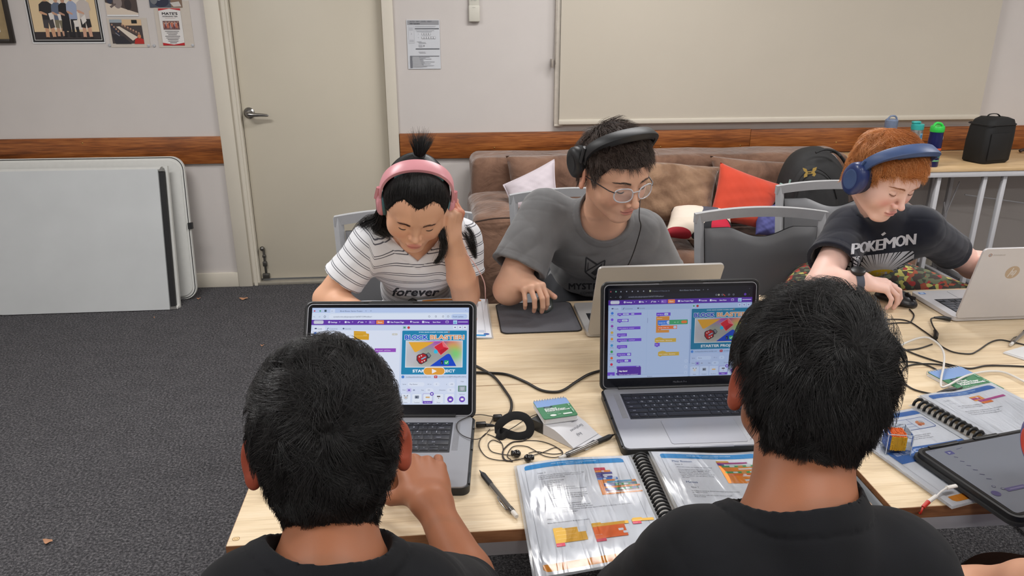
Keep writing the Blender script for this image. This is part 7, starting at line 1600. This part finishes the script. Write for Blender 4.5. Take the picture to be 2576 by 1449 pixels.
lock([[Hw(-.080, .0, -.02), PY(1112, 585, 1.97), PY(1117, 612, 1.97), PY(1112, 640, 1.99), PY(1096, 662, 2.00)], [Hw(-.078, .0, -.03), PY(1108, 590, 1.96), PY(1112, 620, 1.97), PY(1106, 648, 1.99)]], 420, .0035, 2)
lock([[Hw(-.080, -.04, -.0), PY(1150, 560, 2.10), PY(1178, 578, 2.08), PY(1192, 610, 2.06), PY(1195, 640, 2.07)], [Hw(-.080, -.04, -.0), PY(1145, 570, 2.10), PY(1170, 590, 2.07), PY(1188, 625, 2.06), PY(1197, 650, 2.07)]], 170, .0024, 3)
legs(t, Bd, None, .86)
M_pk = mat('pink_plastic', (218, 150, 158), .35, var=.01); M_tl = mat('teal_grey_cushion', (74, 116, 122), .7)
headphones('pink headphones with teal cushions on the girl', HG, M_pk, M_pk, M_tl, width=.090, top=.126, band=(.017, .0045), cup=(.026, .036), y0=-.002, cupth=.014, yt=-.006)
gb = [Hw(-.10, -.01, -.05), PY(1150, 610, 2.03), PY(1175, 640, 2.02), PY(1198, 670, 2.02), PY(1218, 710, 2.04), PY(1221, 745, 2.05), PZ(1221, 762, TZ+.004), PZ(1205, 790, TZ+.008), PZ(1190, 830, TZ+.008)]
tag(tube_world('headphone_cable', cr(gb, 7), mat('pink_cable', (214, 168, 162), .5), None, .0014, n=6), 'thin pink headphone cable falling from the girl to the table', 'cable')
# ------------------------------------------------------------ boy with glasses
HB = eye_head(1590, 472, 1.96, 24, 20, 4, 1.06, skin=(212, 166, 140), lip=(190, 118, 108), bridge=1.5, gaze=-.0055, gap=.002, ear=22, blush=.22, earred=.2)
JB = dict(shR=PY(1362, 545, 2.20), shL=PY(1622, 596, 2.20), nk=PY(1518, 540, 2.16), pel=(.53, 2.66, .58))
elR = PZ(1280, 728, .785); wrR = PZ(1312, 703, .815); elL = PY(1674, 712, 2.20); wrL = PZ(1625, 735, .765)
t, Bd, body = person('boy with clear glasses, black headphones and grey t-shirt using a small mouse', HB, JB, 1.0, arms={'R': (elR, wrR, (.050, .045, .046, .030)), 'L': (elL, wrL)},
    hands=[(wrR, (.42, -1, -.02), (0, -.12, 1), (1, .3, 0), dict(sc=.92, curl=((44, 44, 26), (42, 44, 26), (42, 46, 26), (44, 50, 26)), spread=(-2, -3, -8, -22), thumb=(.8, .6, -.55, 18))), (wrL, (-.6, -.7, -.1), (0, 0, 1), (-1, .5, 0), dict(sc=.95))], neck=(.049, .054))
lashes(HB, t, M_lash); brows(HB, t, MATS['dark_brown_hair'], z=.0195, th=1.1, n=150)
M_gs2 = cloth('grey_cotton', (102, 102, 103), (116, 116, 117))
csR = A_(JB['shR'])*.30+A_(elR)*.70; csL = A_(JB['shL'])*.25+A_(elL)*.75
def neck_cut(J, r, a=.0, dz=.0, fwd=None, dn=.02):
    return (A_(J['nk'])+A_((0, 0, dz))+(A_(fwd)*dn if fwd is not None else 0), r)
sh_o, F = shirt(t, Bd, HB, M_gs2, off=.011, sleeves={'R': (csR, .066, .084), 'L': (csL, .062, .072)}, neckhole=(A_(JB['nk'])+A_((0.0, -.03, .0)), .072, HB.w((0, -.02, -.07))), vneck=[d_ell(A_(PY(1528, 592, 2.06)), (.066, .06, .05))], amp=.0055, seed=8)
d = Deco(lambda u, v, h=0: (u, v, h), dh=1e-5); c = (52, 52, 56)
for pts in ([(26, 0), (34, 4), (70, 26), (104, 14), (98, 48), (62, 86), (24, 58)],): d.poly([(a_, b_) for a_, b_ in pts][:3]+[(70, 30), (34, 8)], c)
d.line([(28, 4), (24, 56), (60, 84), (94, 48), (100, 14), (68, 30), (28, 4)], 5, c).line([(24, 56), (100, 14)], 4, c).line([(36, 22), (34, 48)], 3, c).poly([(46, 60), (90, 24), (86, 46), (62, 70)], c)
d.text('MYST', -38, 118, 30, c, w=88, bold=1).text('ERY', 56, 118, 30, c, w=60, bold=1).text('COMMUNITY', 6, 136, 14, (70, 70, 74), w=90)
decal('shirt_print', sh_o, d, lambda u, v: (PY(1456+u*.66, 645+v*.70, 1.5), _ray(1456+u*.66, 645+v*.70)), CLOTHPRINT, sh_o)
scB = scalp(); hlB = hairline([(0, .056), (30, .054), (46, .050), (58, .026), (72, .002), (84, -.008), (92, .020), (112, .010), (130, -.04), (180, -.085)])
wd = whorl_dir((0.01, -.075, .09), .15)
hair_thing(t, HB, scB, hlB, M_hd, M_hdc, 12000, lambda R: np.where(R[:, 2] > .06, .046, .022)-.020*(R[:, 1] > .03), wd, r=.00055, seed=21, lift=.42, clump=.014, jit=.22, hmax=.022, grav=.15, liftpow=.8, K=7)
legs(t, Bd, None, 1.0)
headphones('black over-ear headphones on the boy with glasses', HB, mat('matte_black_plastic', (30, 31, 33), .5), mat('matte_black_plastic', (0, 0, 0)), M_rubber, width=.097, top=.132, band=(.017, .007), cup=(.032, .042), y0=-.010, cupc=.020, cupth=.024, yt=.056, cy=-.032)
q = lambda x, y, z: Vector(HB.w((x, y, z)))
tag(tube_world('headphone_cable', cr([q(-.105, -.01, -.05), PY(1608, 540, 1.99), PY(1612, 570, 2.0), PY(1602, 610, 2.03), PY(1588, 650, 2.06), PY(1572, 682, 2.09), PY(1555, 720, 2.12)], 7), M_rubber, None, .0016, n=6), 'thin black headphone cable hanging down the grey shirt', 'cable')
# glasses
t = thing('eyeglasses', 'clear framed glasses worn by the boy in the grey shirt', 'glasses', tuple(HB.w((0, .09, 0))))
M_fr = mat('clear_acetate', (188, 186, 190), .12, coat=.6, var=.05); gz, gy = -.008, .0985
def fl_(x, z): return gy-.012*(abs(x)/.055)**2-z*.12
for s_ in (-1, 1):
    ring = [(s_*.033+.0240*np.sign(cos(a))*abs(cos(a))**.8, gz+.0180*np.sign(sin(a))*abs(sin(a))**.78) for a in [2*pi*i/28 for i in range(28)]]
    B().tube([q(x, fl_(x, z), z) for x, z in ring], r=.0017, n=8, closed=True, flat=1.2).build('rim', M_fr, t, sharp=80)
    bb = B(); bb.surf(lambda a, c: q(s_*.033+.0225*c*cos(2*pi*a), fl_(s_*.033+.0225*c*cos(2*pi*a), gz+.0175*c*sin(2*pi*a)), gz+.0175*c*sin(2*pi*a)), 24, 3); bb.build('lens', mat('glasses_lens', (235, 240, 245), .03, alpha=.12, var=0, spec=.9), t, sharp=180)
    B().tube([q(s_*.0565, fl_(.055, gz)+.000, gz+.008), q(s_*.066, fl_(.055, 0)-.010, gz+.009), q(s_*.078, .03, .0), q(s_*.0835, -.005, -.001), q(s_*.084, -.028, -.018)], r=.0019, n=8, flat=.8).build('temple_arm', mat('dark_temple', (40, 38, 42), .3), t, sharp=80)
B().tube([q(-.0105, gy+.001, gz+.007), q(0, gy+.004, gz+.010), q(.0105, gy+.001, gz+.007)], r=.0017, n=8).build('bridge', M_fr, t, sharp=80)
# ------------------------------------------------------------ red haired boy
HR = eye_head(2272, 485, 1.97, 16, 27, -3, 1.01, skin=(232, 192, 178), lip=(204, 132, 126), cheek=1.15, bridge=.9, nose=(-.004, .002), gaze=-.0045, gap=.0034, noear=1, w=1.04, blush=.45, red=(222, 130, 120))
JR = dict(shR=PY(2135, 580, 2.22), shL=PY(2318, 576, 2.16), nk=PY(2232, 545, 2.17), pel=(1.47, 2.62, .57))
elR = PZ(2062, 716, .790); wrR = PZ(2166, 708, .800); elL = PY(2446, 668, 2.30); wrL = (1.76, 2.20, .790)
t, Bd, body = person('red haired boy in blue headphones and navy printed t-shirt using a black mouse', HR, JR, .94, 1.04, arms={'R': (elR, wrR, (.052, .044, .046, .031)), 'L': (elL, wrL, (.050, .046, .044, .031))},
    hands=[(wrR, (1, -.30, -.10), (.05, -.1, 1), (.3, .9, 0), dict(sc=.93, curl=((22, 40, 28), (26, 42, 28), (34, 44, 26), (44, 44, 26)), spread=(12, 4, -16, -34), thumb=(.7, .6, -.4, 18))), (wrL, (-.25, -1, -.22), (0, -.2, 1), (-1, .2, 0), dict(sc=.85, curl=((20, 26, 16),)*4))], neck=(.052, .058))
lashes(HR, t, mat('pale_lashes', (120, 84, 70), .6)); brows(HR, t, M_gbrow, z=.0175, th=1.1, n=110)
M_ns = cloth('navy_cotton', (22, 25, 36), (29, 32, 44))
csR = A_(JR['shR'])*.40+A_(elR)*.60; csL = A_(JR['shL'])*.42+A_(elL)*.58
sh_o, F = shirt(t, Bd, HR, M_ns, off=.011, sleeves={'R': (csR, .068, .080), 'L': (csL, .064, .062)}, neckhole=(A_(JR['nk'])+A_((.0, .035, .03)), .060, HR.w((0, -.05, -.04))), amp=.0035, seed=5)
d = Deco(lambda u, v, h=0: (u, v, h), dh=1e-5); wc = (196, 198, 204); blkc = (18, 20, 28)
for i, (ch, x0, x1, yo) in enumerate((('P', 0, 17, 8), ('O', 18, 34, 7), ('K', 35, 51, 6), ('É', 52, 67, 5), ('M', 68, 92, 3), ('O', 94, 114, 1), ('N', 116, 136, 0))):
    V_, F_, a0, a1 = text_geo(ch.replace('É', 'E')); sx = (x1-x0)/(a1-a0)
    for b in (-1.5, -.5, .5, 1.5): d.add([(x0+(a_-a0)*sx+b, 30+yo-q_*36) for a_, q_ in V_], F_, wc)
d.poly([(60, -1), (67, -6), (71, -2), (64, 3)], wc)
pj = lambda u, v: (PY(2146+u*1.17-v*.10, 598+v*1.10-u*.12, 1.5), _ray(2146+u*1.17-v*.10, 598+v*1.10-u*.12))
decal('shirt_lettering', sh_o, d, pj, CLOTHPRINT, sh_o); d = Deco(lambda u, v, h=0: (u, v, h), dh=1e-5)
# rays with a plain yellow patch
d.rr(-6, 44, 136, 120, 8, (186, 188, 194))
rs = random.Random(4)
for i in range(46):
    a_ = 2*pi*i/46+rs.uniform(-.03, .03); r0 = rs.uniform(26, 36); cx_, cy_ = 62, 92; p0 = (cx_+cos(a_)*r0, cy_+sin(a_)*r0*.7); e = .028; far = 150; q1 = (cx_+cos(a_-e)*far, cy_+sin(a_-e)*far); q2 = (cx_+cos(a_+e)*far, cy_+sin(a_+e)*far)
    def cl(p, q):
        tmin = 1.0
        for lo_, hi_, a0_, b0_ in ((-6, 136, p[0], q[0]), (44, 120, p[1], q[1])):
            if b0_ > hi_: tmin = min(tmin, (hi_-a0_)/(b0_-a0_))
            if b0_ < lo_: tmin = min(tmin, (lo_-a0_)/(b0_-a0_))
        return (p[0]+(q[0]-p[0])*tmin, p[1]+(q[1]-p[1])*tmin)
    d.poly([p0, cl(p0, q1), cl(p0, q2)], blkc)
d.ell(64, 100, 44, 20, (206, 174, 34), 28)
decal('shirt_print', sh_o, d, pj, CLOTHPRINT, sh_o)
scR = scalp(W=1.03); hlR = hairline([(0, .052), (40, .048), (56, .028), (72, .006), (86, -.004), (96, .02), (115, .010), (135, -.04), (180, -.085)])
hair_thing(t, HR, scR, hlR, M_hr, M_hrc, 12000, lambda R: np.where(R[:, 2] > .05, .042, .026)-.014*(R[:, 1] > .045), whorl_dir((0, -.07, .10), .2), r=.0005, seed=31, lift=.36, clump=.017, jit=.28, hmax=.015, grav=.2, wave=.22, liftpow=.7, K=8, capoff=.006)
def camo():
    n = NT('camouflage_cloth'); v = n.n('ShaderNodeTexVoronoi', {'Vector': n.pos(), 'Scale': 70.0, 'Randomness': 1.0}); s_ = n.n('ShaderNodeSeparateXYZ', {0: v.outputs['Color']}); r = n.ramp(s_.outputs[0], [(0, lin((52, 58, 48))), (.3, lin((92, 98, 74))), (.5, lin((150, 74, 50))), (.62, lin((176, 170, 90))), (.74, lin((60, 48, 44))), (.9, lin((150, 44, 44)))]); n.b.inputs['Roughness'].default_value = .85; n.l(r, n.b.inputs['Base Color'])
    for nd in n.t.nodes:
        if nd.type == 'VALTORGB': nd.color_ramp.interpolation = 'CONSTANT'
    return n.m
legs(t, Bd, None, 1.05, camo(), spread=.26, lift=.085)
M_bl = mat('navy_blue_plastic', (34, 52, 104), .35, coat=.15, var=.02); M_bc = mat('navy_cushion', (26, 34, 62), .6)
headphones('large navy blue headphones on the red haired boy', HR, mat('slate_blue_band', (62, 84, 128), .45), M_bl, M_bc, width=.102, top=.126, band=(.019, .007), cup=(.037, .049), y0=-.002, cupc=-.010, cupth=.032, yt=.060)
t = thing('wristwatch', 'black watch with grey strap on the wrist of the red haired boy', 'watch', tuple(A_(wrR)*.82+A_(elR)*.18))
wp = A_(wrR)*.88+A_(elR)*.12; ax = nrm(A_(wrR)-A_(elR)); u = nrm(np.cross(ax, (0, 0, 1))); v = np.cross(u, ax)
B().loft([[Vector(wp+ax*s_*.011+(u*cos(a)+v*sin(a))*.0335) for a in [2*pi*i/24 for i in range(24)]] for s_ in (-1, 1)], cap=False).loft([[Vector(wp+ax*s_*.011+(u*cos(a)+v*sin(a))*.0355) for a in [2*pi*i/24 for i in range(24)]] for s_ in (-1, 1)], cap=False).build('strap', mat('slate_strap', (74, 78, 92), .6), t, sharp=60)
wv_ = nrm(v*.9-u*(-.2)); B().loft([[Vector(wp+wv_*h_+(ax*cos(a)+nrm(np.cross(ax, wv_))*sin(a))*r_) for a in [2*pi*i/24 for i in range(24)]] for h_, r_ in ((.031, .019), (.037, .021), (.042, .020), (.044, .016))]).build('watch_case', M_black, t, sharp=50)
# ------------------------------------------------------------ foreground boys, seen from behind
M_bs = cloth('black_cotton', (15, 16, 19), (20, 21, 25), sheen=.04)
def back_head(px, py, Y, yaw, pitch, roll, sc, **o):
    a, p = radians(yaw), radians(pitch); f = A_((sin(a)*cos(p), cos(a)*cos(p), -sin(p))); M = frame_m((0, 0, 0), f, (0, 0, 1)); r = radians(roll); up = M[:3, 2]*cos(r)+M[:3, 0]*sin(r)
    c = A_(PY(px, py, Y)); H = Head(c, f, up, sc, **o); H.c = c-H.R@(A_((0, -.012, .015))*sc); H.M[:3, 3] = H.c; return H
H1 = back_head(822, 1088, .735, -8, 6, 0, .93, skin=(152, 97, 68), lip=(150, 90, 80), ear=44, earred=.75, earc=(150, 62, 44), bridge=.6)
J1 = dict(shL=PY(640, 1560, .625), shR=PY(1040, 1530, .665), nk=PY(835, 1425, .645), pel=(-.17, .42, .57))
elR = PY(1222, 1540, .92); wrR = PZ(1084, 1262, .795)
t, Bd, body = person('boy in a black t-shirt seen from behind at lower left, hand on his laptop', H1, J1, .90, arms={'R': (elR, wrR, (.048, .043, .043, .029)), 'L': (A_(J1['shL'])+A_((-.04, .06, -.22)), A_(J1['shL'])+A_((.02, .22, -.26)))},
    hands=[(wrR, (-.20, 1, .14), (.16, -.15, 1), (-1, 0, 0), dict(sc=1.12, palm=.086, curl=((48, 42, 30), (44, 44, 30), (38, 44, 30), (14, 22, 20)), spread=(4, 2, -2, -10), thumb=(.6, .7, -.6, 15)))], lean=(0, 1, 0), neck=(.052, .055))
def back_shirt(t, Bd, H, seed, csR, csL, fr=1.0, sr=(.066, .078)):
    J = Bd.J; nh = (A_(J['nk'])+A_((0, .022, .034)), .064*Bd.k/.9, A_(J['nk'])+A_((0, .06, .14)))
    return shirt(t, Bd, H, M_bs, off=.010, sleeves={'R': (csR, *sr), 'L': (csL, *sr)}, neckhole=nh, amp=.004, seed=seed, h=.0036)
sl = A_(J1['shL'])
back_shirt(t, Bd, H1, 12, A_(J1['shR'])*.50+A_(elR)*.50, sl+A_((-.03, .04, -.13)))
sc1 = scalp(); hl1 = hairline([(0, .055), (50, .04), (70, .0), (84, .024), (104, .022), (116, -.010), (126, -.030), (140, -.056), (156, -.080), (180, -.097)])
w1 = (.002, -.088, .060)
def LB(lo, hi):
    def f(R):
        s_ = np.clip((R[:, 2]-.0)/.05, 0, 1)*1.0; b_ = np.clip((R[:, 2]+.085)/.07, 0, 1); a_ = np.abs(np.arctan2(R[:, 0], R[:, 1])); side = np.clip((2.1-a_)/.4, 0, 1)*(R[:, 2] < .035); return (.010+(lo-.010)*b_)*(1-s_)*(1-.45*side)+hi*s_
    return f
hair_thing(t, H1, sc1, hl1, M_hb, M_hbc, 27000, LB(.024, .040), whorl_dir(w1, .25, .1), r=.00042, seed=41, lift=.30, clump=.012, jit=.30, hmax=.0135, K=8, capoff=.002)
def whorl_fill(t, H, sc, w, n, seed):
    r_ = np.random.default_rng(seed); P = A_(w)+r_.normal(size=(n, 3))*.014
    for _ in range(5): P = P-grad(sc, P, .002)*sc(P)[:, None]*.9
    strand_mesh('hair_strands', grow(H, sc, P, r_.uniform(.012, .026, n), whorl_dir(w, .8), seed=seed, lift=.38, clump=.006, jit=.7, hmax=.010, K=6), M_hb, t, r=.00042)
whorl_fill(t, H1, sc1, w1, 3500, 44)
legs(t, Bd, None, .95, dirn=1)
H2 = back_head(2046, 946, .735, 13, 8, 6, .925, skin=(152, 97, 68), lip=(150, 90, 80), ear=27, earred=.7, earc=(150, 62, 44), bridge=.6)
J2 = dict(shL=PY(1750, 1452, .64), shR=PY(2232, 1458, .64), nk=PY(2004, 1294, .650), pel=(.43, .38, .57))
elR2 = A_(J2['shR'])+A_((.07, .10, -.20)); wrR2 = A_(H2.w((.035, .10, -.150)))
t, Bd, body = person('boy in a black t-shirt seen from behind at lower right before the dark topped laptop', H2, J2, .96, arms={'R': (elR2, A_(elR2)+A_((-.10, .18, .02))), 'L': (A_(J2['shL'])+A_((-.05, .12, -.20)), A_(J2['shL'])+A_((.08, .28, -.18)))},
    hands=[], lean=(0, 1, 0), neck=(.054, .056))
back_shirt(t, Bd, H2, 14, A_(J2['shR'])*.42+A_(elR2)*.58, A_(J2['shL'])*.42+(A_(J2['shL'])+A_((-.05, .12, -.20)))*.58)
sc2 = scalp(W=1.02); hl2 = hairline([(0, .045), (50, .03), (66, -.004), (78, -.006), (88, .022), (104, .018), (116, -.012), (128, -.030), (142, -.054), (158, -.077), (180, -.088)])
hair_thing(t, H2, sc2, hl2, M_hb, M_hbc, 27000, LB(.028, .052), whorl_dir((.006, -.082, .072), .35, .15), r=.00042, seed=51, lift=.32, clump=.014, jit=.28, hmax=.018, K=9, capoff=.002, grav=.15)
whorl_fill(t, H2, sc2, (.006, -.082, .072), 3500, 54)
legs(t, Bd, None, .98, dirn=1)
# ------------------------------------------------------------ person at the right edge, mostly outside the frame
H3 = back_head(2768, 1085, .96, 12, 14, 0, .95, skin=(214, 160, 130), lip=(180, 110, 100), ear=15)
J3 = dict(shL=H3.w((-.12, -.13, -.26)), shR=H3.w((.17, -.10, -.23)), nk=H3.w((0, -.075, -.17)), pel=tuple(H3.c+A_((.12, -.22, -.55))))
elL = PY(2640, 1478, .80); wrL = PY(2478, 1470, .88)
t, Bd, body = person('person at the right edge, only a forearm and headphones in view', H3, J3, .9, arms={'L': (elL, wrL, (.046, .040, .040, .028)), 'R': (A_(J3['shR'])+A_((.05, .10, -.2)), A_(J3['shR'])+A_((.0, .25, -.15)))}, hands=[(wrL, (-1, .35, -.05), (0, 0, 1), (.3, 1, 0), dict(sc=.85))], lean=(-.6, .7, 0))
back_shirt(t, Bd, H3, 17, A_(J3['shR'])*.5+(A_(J3['shR'])+A_((.05, .10, -.2)))*.5, A_(J3['shL'])*.35+A_(elL)*.65)
sh_ = [c for c in t.children if c.name.startswith('shirt')][0]; sh_.data.materials[0] = cloth('blue_cotton', (40, 52, 104), (50, 62, 116))
hair_thing(t, H3, sc1, hl1, M_hd, M_hdc, 5000, .035, whorl_dir(w1, .3), r=.0006, seed=61, lift=.3, clump=.012)
headphones('red and blue headphones at the right edge of the frame', H3, mat('bright_red_plastic', (206, 44, 26), .35), mat('royal_blue_plastic', (38, 44, 132), .4), M_rubber, width=.098, top=.138, band=(.020, .009), cup=(.034, .044), y0=-.01)
t = thing('stool', 'dark brown round seat below the table at the lower right corner', 'stool', (.98, .62, 0))
c = PZ(2600, 1500, .47); WM[t.name] = Matrix.Translation((c.x, c.y, 0)); t.location = (c.x, c.y, 0)
B().lathe([(.001, .40), (.115, .40), (.135, .42), (.14, .45), (.125, .475), (.001, .48)], (c.x, c.y, 0), 36).build('seat', mat('dark_brown_vinyl', (58, 32, 24), .5, var=.1), t)
for a in (45, 135, 225, 315): B().tube([(c.x+.12*cos(radians(a)), c.y+.12*sin(radians(a)), .40), (c.x+.16*cos(radians(a)), c.y+.16*sin(radians(a)), .001)], r=.011, n=8).build('leg', M_black, t)
